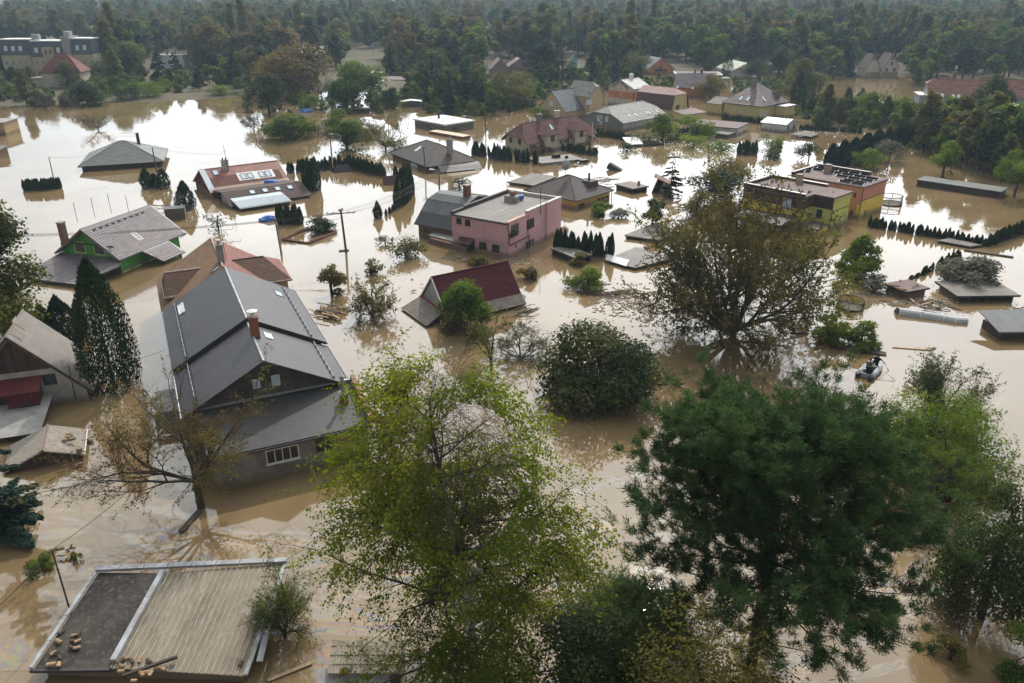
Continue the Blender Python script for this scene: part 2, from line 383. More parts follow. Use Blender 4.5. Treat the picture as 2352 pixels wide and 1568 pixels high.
def fit_scale(cr, p, vt, wpx, base=True):
 """scale so that the crown reaches image row vt and is wpx pixels wide in the photograph"""
 n = len(cr.vertices); a = np.empty(n * 3, np.float32); cr.vertices.foreach_get('co', a); V = a.reshape(-1, 3)[::max(1, n // 6000)].astype(float)
 sx = sz = 1.0
 for _ in range(14):
  d = V * np.array([sx, sx, sz]) + np.array([p[0], p[1], p[2] - CAM_H]); z = d @ _F; u = FPX * (d @ _R) / z; v = 784.1 + FPX * (d @ _D) / z
  u0, u1 = np.percentile(u, (1.5, 98.5)); top = np.percentile(v, 1.0); pv = 784.1 + FPX * ((np.array([p[0], p[1], p[2] - CAM_H]) @ _D) / (np.array([p[0], p[1], p[2] - CAM_H]) @ _F))
  sx *= (wpx / max(u1 - u0, 1)) ** .8; sz *= max(.5, min(2, (pv - vt) / max(pv - top, 1))) ** .8
 return (sx, sx, sz)
def place(name, tr, cr, p, yaw, sc, label, cat='tree', group=None, cname='crown', tname='trunk'):
 o = thing(name, label, cat, p, yaw, group)
 o.scale = sc if isinstance(sc, tuple) else (sc, sc, sc)
 link(cname, cr, o)
 if tr is not None: link(tname, tr, o)
 return o
# vegetation materials
GREEN_D, GREEN_M, OLIVE, BROWN, YEL = (.022, .038, .014), (.045, .075, .022), (.075, .078, .026), (.085, .056, .026), (.13, .14, .028)
BARK = mat('bark', (.10, .075, .05), (.05, .04, .03), .9, 3, .6, 20, stretch=(3, 3, .6))
BARKD = mat('bark_dark', (.055, .042, .032), (.03, .024, .018), .9, 3, .6, 20)
BARKP = mat('bark_pine', (.17, .075, .035), (.075, .05, .035), .9, 2, .6, 20, stretch=(2, 2, .7))
BARKB = mat('bark_birch', (.5, .47, .42), (.06, .05, .045), .7, 2.2, .2, 20, stretch=(1, 1, 3.5), lo=.5, hi=.62)
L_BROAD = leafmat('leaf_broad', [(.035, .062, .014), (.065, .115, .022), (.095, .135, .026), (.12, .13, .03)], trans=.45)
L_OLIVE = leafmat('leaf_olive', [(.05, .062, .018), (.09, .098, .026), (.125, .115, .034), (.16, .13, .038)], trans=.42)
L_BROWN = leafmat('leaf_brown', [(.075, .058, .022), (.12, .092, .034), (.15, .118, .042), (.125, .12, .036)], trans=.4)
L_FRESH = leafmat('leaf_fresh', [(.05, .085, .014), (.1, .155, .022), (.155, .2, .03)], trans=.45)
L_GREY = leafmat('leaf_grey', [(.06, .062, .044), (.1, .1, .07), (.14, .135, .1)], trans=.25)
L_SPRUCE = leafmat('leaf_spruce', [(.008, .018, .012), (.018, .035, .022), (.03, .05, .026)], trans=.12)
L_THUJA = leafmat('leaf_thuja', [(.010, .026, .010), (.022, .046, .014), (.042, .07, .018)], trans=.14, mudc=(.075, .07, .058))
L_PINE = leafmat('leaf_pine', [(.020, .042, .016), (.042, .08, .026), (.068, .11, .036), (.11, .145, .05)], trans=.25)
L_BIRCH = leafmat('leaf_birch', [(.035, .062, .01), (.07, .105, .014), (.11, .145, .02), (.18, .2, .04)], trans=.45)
L_WALB = leafmat('leaf_walnut_dry', [(.05, .032, .016), (.09, .06, .024), (.12, .095, .026), (.13, .13, .024)], trans=.35)
L_WALN = leafmat('leaf_walnut', [(.05, .042, .016), (.09, .078, .022), (.115, .115, .026), (.14, .155, .026)], trans=.35)
# water
def make_water():
 m = bpy.data.materials.new('muddy_water'); m.use_nodes = True; nt = m.node_tree; N = nt.nodes; Lk = nt.links
 b = N['Principled BSDF']; b.inputs['Roughness'].default_value = .025; b.inputs['IOR'].default_value = 1.5
 tc = N.new('ShaderNodeTexCoord'); o = tc.outputs['Object']
 def noise(sc, det, v=o, rough=.5, dist=0):
  n = N.new('ShaderNodeTexNoise'); n.inputs['Scale'].default_value = sc; n.inputs['Detail'].default_value = det; n.inputs['Roughness'].default_value = rough; n.inputs['Distortion'].default_value = dist; Lk.new(v, n.inputs['Vector']); return n.outputs[0]
 def mr(s, a, z, c=0., d=1.):
  r = N.new('ShaderNodeMapRange'); r.inputs[1].default_value = a; r.inputs[2].default_value = z; r.inputs[3].default_value = c; r.inputs[4].default_value = d; Lk.new(s, r.inputs[0]); return r.outputs[0]
 mx = N.new('ShaderNodeMixRGB'); mx.inputs[1].default_value = (.205, .142, .072, 1); mx.inputs[2].default_value = (.14, .094, .046, 1)
 Lk.new(mr(noise(.045, 5, dist=1.5), .35, .7), mx.inputs[0])
 Lk.new(mx.outputs[0], b.inputs['Base Color'])
 rg_ = N.new('ShaderNodeMapping'); rg_.inputs['Scale'].default_value = (.035, .11, 1); rg_.inputs['Rotation'].default_value = (0, 0, .45); Lk.new(o, rg_.inputs[0]); Lk.new(mr(noise(1., 5, rg_.outputs[0], .6, 1.8), .4, .7, .015, .1), b.inputs['Roughness'])
 # ripples: long lazy undulation plus patches of finer ripple
 big = noise(.5, 3, dist=.6); fine = noise(3.2, 3); patch = mr(noise(.06, 3, dist=1.0), .5, .72)
 mm = N.new('ShaderNodeMath'); mm.operation = 'MULTIPLY'; Lk.new(fine, mm.inputs[0]); Lk.new(patch, mm.inputs[1])
 ad = N.new('ShaderNodeMath'); ad.operation = 'MULTIPLY_ADD'; Lk.new(mm.outputs[0], ad.inputs[0]); ad.inputs[1].default_value = .22; Lk.new(big, ad.inputs[2])
 # wake of the dinghy
 bc = at(1993, 856)
 mp = N.new('ShaderNodeMapping'); mp.inputs['Location'].default_value = (-bc.x, -bc.y, 0); Lk.new(o, mp.inputs[0])
 ln = N.new('ShaderNodeVectorMath'); ln.operation = 'LENGTH'; Lk.new(mp.outputs[0], ln.inputs[0])
 wv = N.new('ShaderNodeMath'); wv.operation = 'MULTIPLY_ADD'; Lk.new(ln.outputs['Value'], wv.inputs[0]); wv.inputs[1].default_value = 7.5; wv.inputs[2].default_value = 0
 wd = N.new('ShaderNodeMath'); wd.operation = 'MULTIPLY_ADD'; Lk.new(noise(.5, 2), wd.inputs[0]); wd.inputs[1].default_value = 9.; Lk.new(wv.outputs[0], wd.inputs[2])
 sn = N.new('ShaderNodeMath'); sn.operation = 'SINE'; Lk.new(wd.outputs[0], sn.inputs[0])
 fo = mr(ln.outputs['Value'], 1.2, 9., .085, 0.)
 w2 = N.new('ShaderNodeMath'); w2.operation = 'MULTIPLY_ADD'; Lk.new(sn.outputs[0], w2.inputs[0]); Lk.new(fo, w2.inputs[1]); Lk.new(ad.outputs[0], w2.inputs[2])
 bn = N.new('ShaderNodeBump'); bn.inputs['Strength'].default_value = .22; bn.inputs['Distance'].default_value = .04; Lk.new(w2.outputs[0], bn.inputs['Height'])
 Lk.new(bn.outputs[0], b.inputs['Normal'])
 # oil film drifting in the near water, interference colours
 sp = N.new('ShaderNodeSeparateXYZ'); Lk.new(o, sp.inputs[0])
 near = mr(sp.outputs[1], 30, 50, 1, 0)
 st = N.new('ShaderNodeMapping'); st.inputs['Scale'].default_value = (.10, .28, 1); st.inputs['Rotation'].default_value = (0, 0, .5); Lk.new(o, st.inputs[0])
 film = mr(noise(1.0, 4, st.outputs[0], .55, 2.2), .5, .66)
 th = N.new('ShaderNodeMath'); th.operation = 'MULTIPLY'; Lk.new(film, th.inputs[0]); Lk.new(near, th.inputs[1])
 t2 = N.new('ShaderNodeMath'); t2.operation = 'MULTIPLY'; Lk.new(th.outputs[0], t2.inputs[0]); Lk.new(mr(noise(1.3, 4, st.outputs[0], .5, 1.5), .3, .75, 120, 620), t2.inputs[1])
 if 'Thin Film Thickness' in b.inputs:
  Lk.new(t2.outputs[0], b.inputs['Thin Film Thickness']); b.inputs['Thin Film IOR'].default_value = 1.62
 return m
mb = MB(); mb.poly([(-1500, -60, 0), (1500, -60, 0), (1500, 420, 0), (-1500, 420, 0)])
water = mb.build('flood_water', make_water()); tag(water, kind='structure')
# land: sinks under the flood, rises beyond the far shore
def shore_y(x):
 # far edge of the flood as read from the photograph (left bay, then the gardens, then the right-hand wood)
 pts = [(-900, 235), (-130, 212), (-95, 222), (-70, 238), (-40, 236), (0, 262), (40, 290), (80, 300), (130, 275), (200, 260), (900, 260)]
 return float(np.interp(x, [p[0] for p in pts], [p[1] for p in pts]))
def ground_z(x, y):
 s = y - shore_y(x)
 z = -1.6 + 1.9 / (1 + math.exp(-s / 7.0)) + .12 * math.sin(x * .09) * math.sin(y * .07)
 if y > 420: z += (y - 420) * .004
 if y > 1000: z += (y - 1000) ** 1.15 * .045
 return z
def make_ground():
 ys = list(np.arange(-60, 200, 20)) + list(np.arange(200, 330, 3.0)) + list(np.arange(330, 700, 20)) + list(np.arange(700, 3400, 90))
 xs = list(np.arange(-2400, -400, 200)) + list(np.arange(-400, 400, 8)) + list(np.arange(400, 2401, 200))
 V = [(x, y, ground_z(x, y)) for y in ys for x in xs]; n = len(xs)
 F = [(j * n + i, j * n + i + 1, (j + 1) * n + i + 1, (j + 1) * n + i) for j in range(len(ys) - 1) for i in range(n - 1)]
 me = bpy.data.meshes.new('ground'); me.from_pydata(V, [], F); me.materials.append(mat('soil_grass', (.11, .08, .045), (.05, .055, .022), .95, .05, .4, 3, c3=(.13, .095, .055)))
 return tag(link('ground', me), kind='structure')
make_ground()
# building helpers
def Z(x0, y0, s): return lambda x, y: ((x0 + x / s) / 1.6204, (y0 + y / s) / 1.6204)
zA = lambda k, x, y: (((k - 1) * 953 + x / 2.45) / 1.6204, (y / 2.45) / 1.6204)
zB = lambda k, x, y: (((k - 1) * 953 + x / 2.45) / 1.6204, (600 + y / 2.45) / 1.6204)
zC = lambda k, x, y: (((k - 1) * 953 + x / 2.306) / 1.6204, (1200 + y / 2.306) / 1.6204)
zD = lambda k, x, y: (((k - 1) * 953 + x / 2.306) / 1.6204, (1861 + y / 2.306) / 1.6204)
Z1 = Z(560, 860, 3.92); Z2 = Z(700, 560, 4.704); Z3 = Z(1440, 500, 5.88); Z4 = Z(1540, 680, 2352 / 580); Z5 = Z(1880, 620, 2352 / 680)
Z6 = Z(1480, 940, 2352 / 620); Z7 = Z(2720, 580, 2352 / 620); Z8 = Z(1840, 400, 2352 / 440)
Y1 = Z(1960, 280, 3.92); Y2 = Z(2360, 180, 2352 / 640); Y3 = Z(0, 100, 2352 / 720); Y4 = Z(1780, 180, 2352 / 780); Y5 = Z(3160, 160, 2352 / 651)
Y6 = Z(3260, 960, 2352 / 551); Y7 = Z(0, 1120, 2.45)
def frame_of(t):
 return Matrix.Translation(t.location) @ t.rotation_euler.to_matrix().to_4x4()
def on_plane(t, px, p0, n):
 """local point of building t where the sight line through a photograph pixel meets a plane of the building"""
 M = frame_of(t).inverted(); o = M @ Vector((0, 0, CAM_H)); d = M.to_3x3() @ Vector(ray(*px)); n = Vector(n); p0 = Vector(p0)
 return o + d * ((p0 - o).dot(n) / d.dot(n))
def rect_pts(p, u, v, w, h): return [p, p + u * w, p + u * w + v * h, p + v * h]
def window(t, p, u, v, w, h, fm, pm, fr=.07, out=.03, name='window', sill=None, bars=0, label=None, deep=.025):
 """frame ring proud of a surface with a recessed pane; p lower left corner, u across, v up"""
 p, u, v = Vector(p), Vector(u).normalized(), Vector(v).normalized(); n = u.cross(v)
 M = Matrix(((u.x, v.x, n.x, p.x), (u.y, v.y, n.y, p.y), (u.z, v.z, n.z, p.z), (0, 0, 0, 1)))
 mb = MB(); mb.box((0, 0, -.02), (w, fr, out), M).box((0, h - fr, -.02), (w, h, out), M).box((0, fr, -.02), (fr, h - fr, out), M).box((w - fr, fr, -.02), (w, h - fr, out), M)
 for i in range(bars):
  x = fr + (w - 2 * fr) * (i + 1) / (bars + 1); mb.box((x - fr * .4, fr, -.02), (x + fr * .4, h - fr, out * .9), M)
 o = mb.build(name, fm, t, label)
 MB().box((fr, fr, -.015), (w - fr, h - fr, out - deep), M).build('pane', pm, o)
 if sill: MB().box((-.06, -.07, -.02), (w + .06, -.005, .1), M).build('sill', sill, o)
 return o
def win_px(t, axis, val, sgn, a, b, fm, pm, **k):
 """window on wall plane axis=val with outward sign sgn spanning photograph pixels a..b (opposite corners)"""
 n = Vector((sgn, 0, 0)) if axis == 'x' else Vector((0, sgn, 0)); p0 = Vector((val, 0, 0)) if axis == 'x' else Vector((0, val, 0))
 A, B = on_plane(t, a, p0, n), on_plane(t, b, p0, n); u = Vector((0, 0, 1)).cross(n)
 if (B - A).dot(u) < 0: A, B = B, A
 z0, z1 = min(A.z, B.z), max(A.z, B.z); w = (B - A).dot(u)
 return window(t, Vector((A.x, A.y, z0)), u, (0, 0, 1), w, z1 - z0, fm, pm, **k)
def skylight(t, pl, px, w, h, fm, pm, out=.09, **k):
 p0, u, v, n = pl; c = on_plane(t, px, p0, n)
 return window(t, c - u * w / 2 - v * h / 2, u, v, w, h, fm, pm, fr=.09, out=out, deep=.03, name='skylight', **k)
def plane_of(pts, u=None):
 p = [Vector(q) for q in pts]; n = Vector((0, 0, 0))
 for i in range(len(p)): n += (p[i] - p[0]).cross(p[(i + 1) % len(p)] - p[0])
 n.normalize(); u = (p[1] - p[0]).normalized() if u is None else Vector(u).normalized(); v = n.cross(u).normalized()
 return p[0], u, v, n
def slab(parent, pts, th, m, name='roof'):
 n = plane_of(pts)[3]
 return MB().prism([Vector(q) - n * th for q in pts], n * th).build(name, m, parent)
def clip2(sub, poly):
 out = sub
 for i in range(len(poly)):
  a, b = poly[i], poly[(i + 1) % len(poly)]; ex, ey = b[0] - a[0], b[1] - a[1]; inp, out = out, []
  if not inp: return []
  f = lambda q: ex * (q[1] - a[1]) - ey * (q[0] - a[0])
  for k in range(len(inp)):
   c, d = inp[k - 1], inp[k]; fc, fd = f(c), f(d)
   if fd >= -1e-9:
    if fc < -1e-9: s_ = fc / (fc - fd); out.append((c[0] + (d[0] - c[0]) * s_, c[1] + (d[1] - c[1]) * s_))
    out.append(d)
   elif fc >= -1e-9: s_ = fc / (fc - fd); out.append((c[0] + (d[0] - c[0]) * s_, c[1] + (d[1] - c[1]) * s_))
 return out
def tile_geo(tw, th, t, shape):
 """one covering piece in its own frame: lower edge lifted over the course below"""
 z = lambda y: t * (.35 + .95 * (1 - y / th))
 if shape == 'flat': xs = [(0, 0), (tw, 0)]
 elif shape == 'pan': xs = [(0, 0), (tw * .22, .05), (tw * .45, .06), (tw * .68, .01), (tw, 0)]
 else:
  k = int(shape[3:]); pw = tw / k; xs = []
  for i in range(k): xs += [(i * pw, 0), (i * pw + pw * .32, 0), (i * pw + pw * .5, .045 + .02 * (k < 8)), (i * pw + pw * .82, .045 + .02 * (k < 8))]
  xs.append((tw, 0))
 V = []; F = []
 for x, h in xs: V += [(x, 0, -.005), (x, 0, z(0) + h), (x, th, z(th) + h)]
 for i in range(len(xs) - 1):
  a, b = 3 * i, 3 * i + 3; F += [(a + 1, b + 1, b + 2, a + 2), (a, b, b + 1, a + 1)]
 e = 3 * (len(xs) - 1); n = len(V); V += [(0, th, -.005), (tw, th, -.005)]
 F += [(0, 1, 2, n), (e, n + 1, e + 2, e + 1)]
 return V, F
def cover(roof, pts, tw, th, m, t=.03, limit=300, name='roof_tile', stag=True, shape='flat', u=None, gap=.006, jit=0.0, minfrac=.12, seed=3):
 """covers a roof plane with single pieces; the nearest `limit` are sub-parts, the rest one stuff part"""
 rng = random.Random(seed)
 p0, u, v, n = plane_of(pts, u); P2 = [((Vector(q) - p0).dot(u), (Vector(q) - p0).dot(v)) for q in pts]
 x0 = min(q[0] for q in P2); x1 = max(q[0] for q in P2); y0 = min(q[1] for q in P2); y1 = max(q[1] for q in P2)
 tg = tile_geo(tw - gap, th, t, shape); me = None; items = []
 W = frame_of(roof.parent) if roof.parent else Matrix()
 for j in range(int(math.ceil((y1 - y0) / th - 1e-6))):
  off = (.5 * tw if (stag and j % 2) else 0)
  for i in range(-1, int(math.ceil((x1 - x0) / tw)) + 1):
   cx, cy = x0 + i * tw + off - (tw * .5 if stag else 0) + 0, y0 + j * th
   cell = [(cx, cy), (cx + tw - gap, cy), (cx + tw - gap, cy + th), (cx, cy + th)]; q = clip2(cell, P2)
   if len(q) < 3: continue
   ar = abs(sum(q[k - 1][0] * q[k][1] - q[k][0] * q[k - 1][1] for k in range(len(q)))) / 2
   if ar < minfrac * tw * th: continue
   wp = W @ (p0 + u * (cx + tw / 2) + v * (cy + th / 2)); items.append(((wp - Vector((0, 0, CAM_H))).length, cx, cy, None if ar > .985 * (tw - gap) * th else q))
 items.sort(key=lambda a: a[0])
 Mp = Matrix(((u.x, v.x, n.x, p0.x), (u.y, v.y, n.y, p0.y), (u.z, v.z, n.z, p0.z), (0, 0, 0, 1)))
 sV, sF, sv = [], [], []
 for k, (_, cx, cy, q) in enumerate(items):
  jz = rng.uniform(-jit, jit); jr = rng.uniform(-jit, jit) * 1.2
  if q is None: V, F = tg; T = Mp @ Matrix.Translation((cx, cy, .004 + abs(jz))) @ Matrix.Rotation(jr, 4, 'Z')
  else:
   z = lambda y: t * (.35 + .95 * (1 - (y - cy) / th)); nn = len(q)
   V = [(a, b, -.005) for a, b in q] + [(a, b, z(b)) for a, b in q]
   F = [tuple(range(nn, 2 * nn))] + [(a, (a + 1) % nn, nn + (a + 1) % nn, nn + a) for a in range(nn)]; T = Mp @ Matrix.Translation((0, 0, .004))
  if k < limit:
   if q is None:
    if me is None: me = bpy.data.meshes.new(name); me.from_pydata(V, [], F); me.materials.append(m)
    link(name, me, roof, mat4=T)
   else:
    m2 = bpy.data.meshes.new(name); m2.from_pydata([tuple(T @ Vector(a)) for a in V], [], F); m2.materials.append(m); link(name, m2, roof)
  else:
   o = len(sV); sV += [tuple(T @ Vector(a)) for a in V]; sF += [tuple(o + a for a in f) for f in F]; r = rng.random(); sv += [r] * len(F)
 if sF:
  m3 = bpy.data.meshes.new(name + '_rows'); m3.from_pydata(sV, [], sF); m3.materials.append(m)
  a = m3.attributes.new('v', 'FLOAT', 'FACE'); a.data.foreach_set('value', sv)
  link(name + 's', m3, roof)['kind'] = 'stuff'
def pitched(t, L, W, he, hr, a0=0, a1=0, hh0=None, hh1=None, o=.4, og=.35, wm=None, rm=None, th=.16, z0=-1.5, x0=0., y0=0., walls=True, edge=None, gm=None):
 """pitched roof over [x0,x0+L] x [y0,y0+W], ridge along x; hips a0/a1 deep, cut off at hh0/hh1 (half hips). Returns planes."""
 yh = lambda hh: W / 2 * (hh - he) / (hr - he)
 V = lambda x, y, z: Vector((x + x0, y + y0, z))
 fr = [V(0, 0, he), V(L, 0, he)]; bk = [V(L, W, he), V(0, W, he)]
 if hh1: fr.append(V(L, yh(hh1), hh1));
 fr += [V(L - a1, W / 2, hr), V(a0, W / 2, hr)]
 if hh0: fr.append(V(0, yh(hh0), hh0)); bk.append(V(0, W - yh(hh0), hh0))
 bk += [V(a0, W / 2, hr), V(L - a1, W / 2, hr)]
 if hh1: bk.append(V(L, W - yh(hh1), hh1))
 pl = {'front': fr, 'back': bk}
 if a0: pl['end0'] = [V(0, W - yh(hh0), hh0), V(0, yh(hh0), hh0), V(a0, W / 2, hr)] if hh0 else [V(0, W, he), V(0, 0, he), V(a0, W / 2, hr)]
 if a1: pl['end1'] = [V(L, yh(hh1), hh1), V(L, W - yh(hh1), hh1), V(L - a1, W / 2, hr)] if hh1 else [V(L, 0, he), V(L, W, he), V(L - a1, W / 2, hr)]
 R = {}
 for k, p in pl.items(): R[k] = slab(t, p, th, rm)
 # ridge and hip caps
 rc = MB(); rc.tube([V(a0, W / 2, hr + .02), V(L - a1, W / 2, hr + .02)], .09, 6)
 for a, hh, xe, xr in ((a0, hh0, 0, a0), (a1, hh1, L, L - a1)):
  if a:
   if hh: ya, za = yh(hh), hh
   else: ya, za = 0, he
   rc.tube([V(xe, ya, za + .02), V(xr, W / 2, hr + .02)], .08, 6).tube([V(xe, W - ya, za + .02), V(xr, W / 2, hr + .02)], .08, 6)
 rc.build('ridge_cap', edge or rm, t)
 if walls and wm:
  sl = (hr - he) / (W / 2); zw = he + sl * o - th * 1.05
  mb = MB(); mb.box((x0 + og, y0 + o, z0), (x0 + L - og, y0 + W - o, zw - .001)); mb.build('wall', wm, t)
  top = None
  if (not a0 or hh0) or (not a1 or hh1):
   hm = min([h for h in (hh0, hh1) if h] or [hr]); hm = min(hm, hr) - th * 1.1
   yy = o + (hm - zw) / sl if hm < hr - th * 1.2 else W / 2
   ps = [V(og + .004, o, zw), V(og + .004, W - o, zw), V(og + .004, W - yy, hm)] + ([V(og + .004, yy, hm)] if yy < W / 2 - .01 else [])
   MB().prism(ps, (L - 2 * og - .008, 0, 0)).build('gable', gm or wm, t)
 return pl, R
def chimney(t, x, y, z0, z1, w, d, m, cap=None, pots=0, pm=None, label=None):
 o = MB().box((x - w / 2, y - d / 2, z0), (x + w / 2, y + d / 2, z1)).build('chimney', m, t, label)
 MB().box((x - w / 2 - .06, y - d / 2 - .06, z1), (x + w / 2 + .06, y + d / 2 + .06, z1 + .09)).build('cap', cap or m, o)
 for i in range(pots):
  px = x + (i - (pots - 1) / 2) * w * .5; MB().lathe([(.11, z1 + .09), (.1, z1 + .42), (.12, z1 + .42), (.12, z1 + .47)], 10, (px, y, 0)).build('pot', pm or m, o)
 return o
def pipe(t, pts, r, m, name='downpipe'): return MB().tube(pts, r, 8).build(name, m, t)
def gutter(t, p, q, m, r=.07): return MB().tube([p, q], r, 8).build('gutter', m, t)
def flat_roof(t, x0, y0, x1, y1, z, m, th=.2, strips=1.0, along='x', over=0., name='roof', seed=1, lim=60):
 r = MB().box((x0 - over, y0 - over, z - th), (x1 + over, y1 + over, z)).build(name, m, t)
 if strips:
  pts = [Vector((x0 - over, y0 - over, z)), Vector((x1 + over, y0 - over, z)), Vector((x1 + over, y1 + over, z)), Vector((x0 - over, y1 + over, z))]
  if along == 'x': cover(r, pts, 60, strips, m, .012, lim, 'felt_strip', False, gap=.0, seed=seed)
  else: cover(r, [pts[1], pts[2], pts[3], pts[0]], 60, strips, m, .012, lim, 'felt_strip', False, gap=.0, seed=seed)
 return r
# shared building materials
GLASS = mat('pane_dark', (.02, .023, .026), (.035, .04, .045), .08, 2, spec=.6)
GLASSL = mat('pane_sky', (.5, .58, .66), (.38, .46, .55), .12, 2, spec=.6)
WHITE = mat('white_paint', (.72, .71, .68), (.6, .58, .53), .5, 2)
DKFRAME = mat('dark_frame', (.05, .035, .03), (.035, .025, .02), .55, 3)
BRNFRAME = mat('brown_frame', (.13, .06, .035), (.08, .04, .025), .5, 3)
METAL = mat('zinc', (.42, .43, .43), (.25, .25, .25), .45, 2, metal=.4)
METALD = mat('dark_metal', (.05, .048, .048), (.03, .028, .028), .5, 2)
PIPE = mat('brown_pipe', (.09, .05, .045), (.06, .035, .03), .5, 2)
CONC = mat('concrete', (.33, .31, .28), (.2, .185, .16), .9, 1.2, .3, 20)
BRICK = mat('brick_red', (.26, .1, .06), (.17, .075, .05), .9, 4, .4, 30, rnd=.25)
RUST = mat('rusty_metal', (.23, .12, .07), (.12, .055, .035), .7, 3)
MUDW = mat('muddy_wall', (.3, .26, .2), (.2, .17, .12), .9, 1)
WOOD = mat('wood_weathered', (.3, .215, .135), (.15, .11, .075), .85, 2, .4, 30, stretch=(.3, 6, 6), rnd=.3)
WOODF = mat('wood_fresh', (.5, .34, .2), (.36, .23, .13), .8, 2, .3, 30, rnd=.25)
WOODR = mat('wood_red_brown', (.22, .11, .065), (.12, .06, .04), .8, 2, .3, 30, stretch=(.4, 5, 5), rnd=.25)
WOODD = mat('wood_dark', (.07, .05, .038), (.035, .027, .022), .85, 2, .4, 30, rnd=.3)
# long house with dark metal-tile roof
DKTILE = mat('tile_black_brown', (.036, .032, .036), (.024, .021, .024), .5, .35, spec=.32, rnd=.12)
RENDER_D = mat('render_dark_stained', (.11, .097, .08), (.035, .03, .027), .95, .9, .5, 15, c3=(.08, .07, .06))
RENDER_G = mat('render_grey', (.27, .25, .22), (.1, .088, .075), .95, .7, .5, 15, c3=(.25, .23, .2))
FELT_B = mat('felt_brown_worn', (.125, .074, .056), (.06, .036, .028), 1.0, .5, .2, 25, c3=(.2, .15, .125), stretch=(.6, 2.5, 1), rnd=.22, spec=.0)
t = thing('gable_house', 'long gabled house with dark metal tile roof, two roof steps and brick chimney', 'house', (-11.69, 51.18, 0), R_(114.88))
L, W, he, hr = 20.96, 11.4, 3.5, 6.6; xm = 7.6
pl, RR = pitched(t, xm, W, he, hr, wm=RENDER_D, rm=METALD, o=.35, og=.45, gm=RENDER_D, edge=METAL)
pl2, RR2 = pitched(t, L - xm, W, he + .3, hr + .3, wm=RENDER_D, rm=METALD, o=.35, og=.1, x0=xm, edge=METAL)
for q, r in ((pl, RR), (pl2, RR2)):
 for k in ('front', 'back'): cover(r[k], q[k], .46, .35, DKTILE, .03, 150 if k == 'back' else 100, 'roof_tile', True, 'flat', seed=4)
# verge boards of the step and the gable
for xx, dz in ((xm - .02, .3), (0.02, 0)):
 for a, b in (((xx, 0, he + dz), (xx, W / 2, hr + dz)), ((xx, W, he + dz), (xx, W / 2, hr + dz))): MB().bar(Vector(a) + Vector((0, 0, -.02)), Vector(b) + Vector((0, 0, -.02)), .12, .2).build('verge_board', METALD, t)
gutter(t, (0, -.08, he - .05), (xm, -.08, he - .05), METALD); gutter(t, (xm, -.08, he + .22), (L, -.08, he + .22), METALD)
gutter(t, (0, W + .08, he - .05), (L, W + .08, he - .02), METAL)
pipe(t, [(.5, -.08, he - .1), (.5, .15, he - .6), (.5, .22, -.5)], .06, METALD)
nF = plane_of(pl['front']); nB = plane_of(pl2['back']); nF2 = plane_of(pl2['front'])
# snow guards: rail on brackets along both eaves
for (x0, x1, dz, side) in ((.5, xm - .3, 0, 0), (xm + .3, L - .8, .3, 0), (.5, xm - .3, 0, 1), (xm + .3, L - .8, .3, 1)):
 sl = (hr - he) / (W / 2); y = 1.0; z = he + dz + sl * y + .06
 Yv = (lambda a: a) if side == 0 else (lambda a: W - a)
 g = MB().tube([(x0, Yv(y), z + .16), (x1, Yv(y), z + .16)], .022, 6).tube([(x0, Yv(y), z + .08), (x1, Yv(y), z + .08)], .022, 6).build('snow_rail', METAL, t)
 n = int((x1 - x0) / .95)
 bm = MB().bar((0, 0, -.05), (0, 0, .2), .06, .05).bar((0, .0, .18), (0, .2 if side == 0 else -.2, .05), .05, .03).mesh('bracket', METALD)
 for i in range(n + 1): link('bracket', bm, g, (x0 + (x1 - x0) * i / n, Yv(y), z))
skylight(t, nB, Z1(455, 1140), 2.3, .55, WHITE, GLASSL, .12); skylight(t, nF2, Z1(1870, 915), 1.5, .8, METALD, GLASSL, .08)
skylight(t, nF, Z1(1715, 1535), 1.1, .6, WHITE, GLASSL, .1)
p = on_plane(t, Z1(1525, 1480), *nF2[::3]); ch = chimney(t, p.x, p.y, p.z - .6, p.z + 1.15, .62, .62, BRICK)
MB().lathe([(.16, 0), (.2, .25), (.14, .3)], 12, (p.x, p.y, p.z + 1.24)).lathe([(.03, .3), (.36, .42), (.38, .47), (.05, .6)], 16, (p.x, p.y, p.z + 1.24)).build('cowl', WHITE, ch)
# gable windows (small, glazed pale)
for q in ((170, 495),):
 a = on_plane(t, zC(2, *q), (.45, 0, 0), (-1, 0, 0)); window(t, a - Vector((0, -.28, .4)), (0, -1, 0), (0, 0, 1), .56, .8, WHITE, GLASSL, .05)
a = on_plane(t, zC(2, 3, 525), (.45, 0, 0), (-1, 0, 0)); window(t, a - Vector((0, -.25, .35)), (0, -1, 0), (0, 0, 1), .5, .7, WHITE, GLASSL, .05)
# lean-to at the gable
d = 4.43
lp = [Vector((-d, -.1, 2.62)), Vector((-d, 10.4, 2.62)), Vector((.44, 10.4, 3.72)), Vector((.44, -.1, 3.72))]
lp = [lp[1], lp[0], lp[3], lp[2]]
r = slab(t, lp, .12, METALD, 'lean_to_roof'); cover(r, lp, 1.05, 60, FELT_B, .02, 60, 'felt_strip', False, gap=0, seed=2)
MB().box((-d + .35, .15, -1.5), (.44, 10.2, 2.58)).build('lean_to_wall', RENDER_G, t)
MB().bar((.36, -.2, 3.82), (.36, 10.3, 3.82), .16, .12).build('flashing', METAL, t)
MB().bar((-d, -.25, 2.95), (.3, -.25, 4.0), .34, .5).build('parapet', mat('rust_flashing', (.25, .115, .075), (.16, .07, .05), .6, 2), t)
gutter(t, (-d - .08, -.1, 2.5), (-d - .08, 10.4, 2.5), METALD)
pipe(t, [(-d + .1, .05, 2.5), (-d + .3, .08, 1.8), (-d + .3, .08, -.4)], .06, METALD)
xw = -d + .35
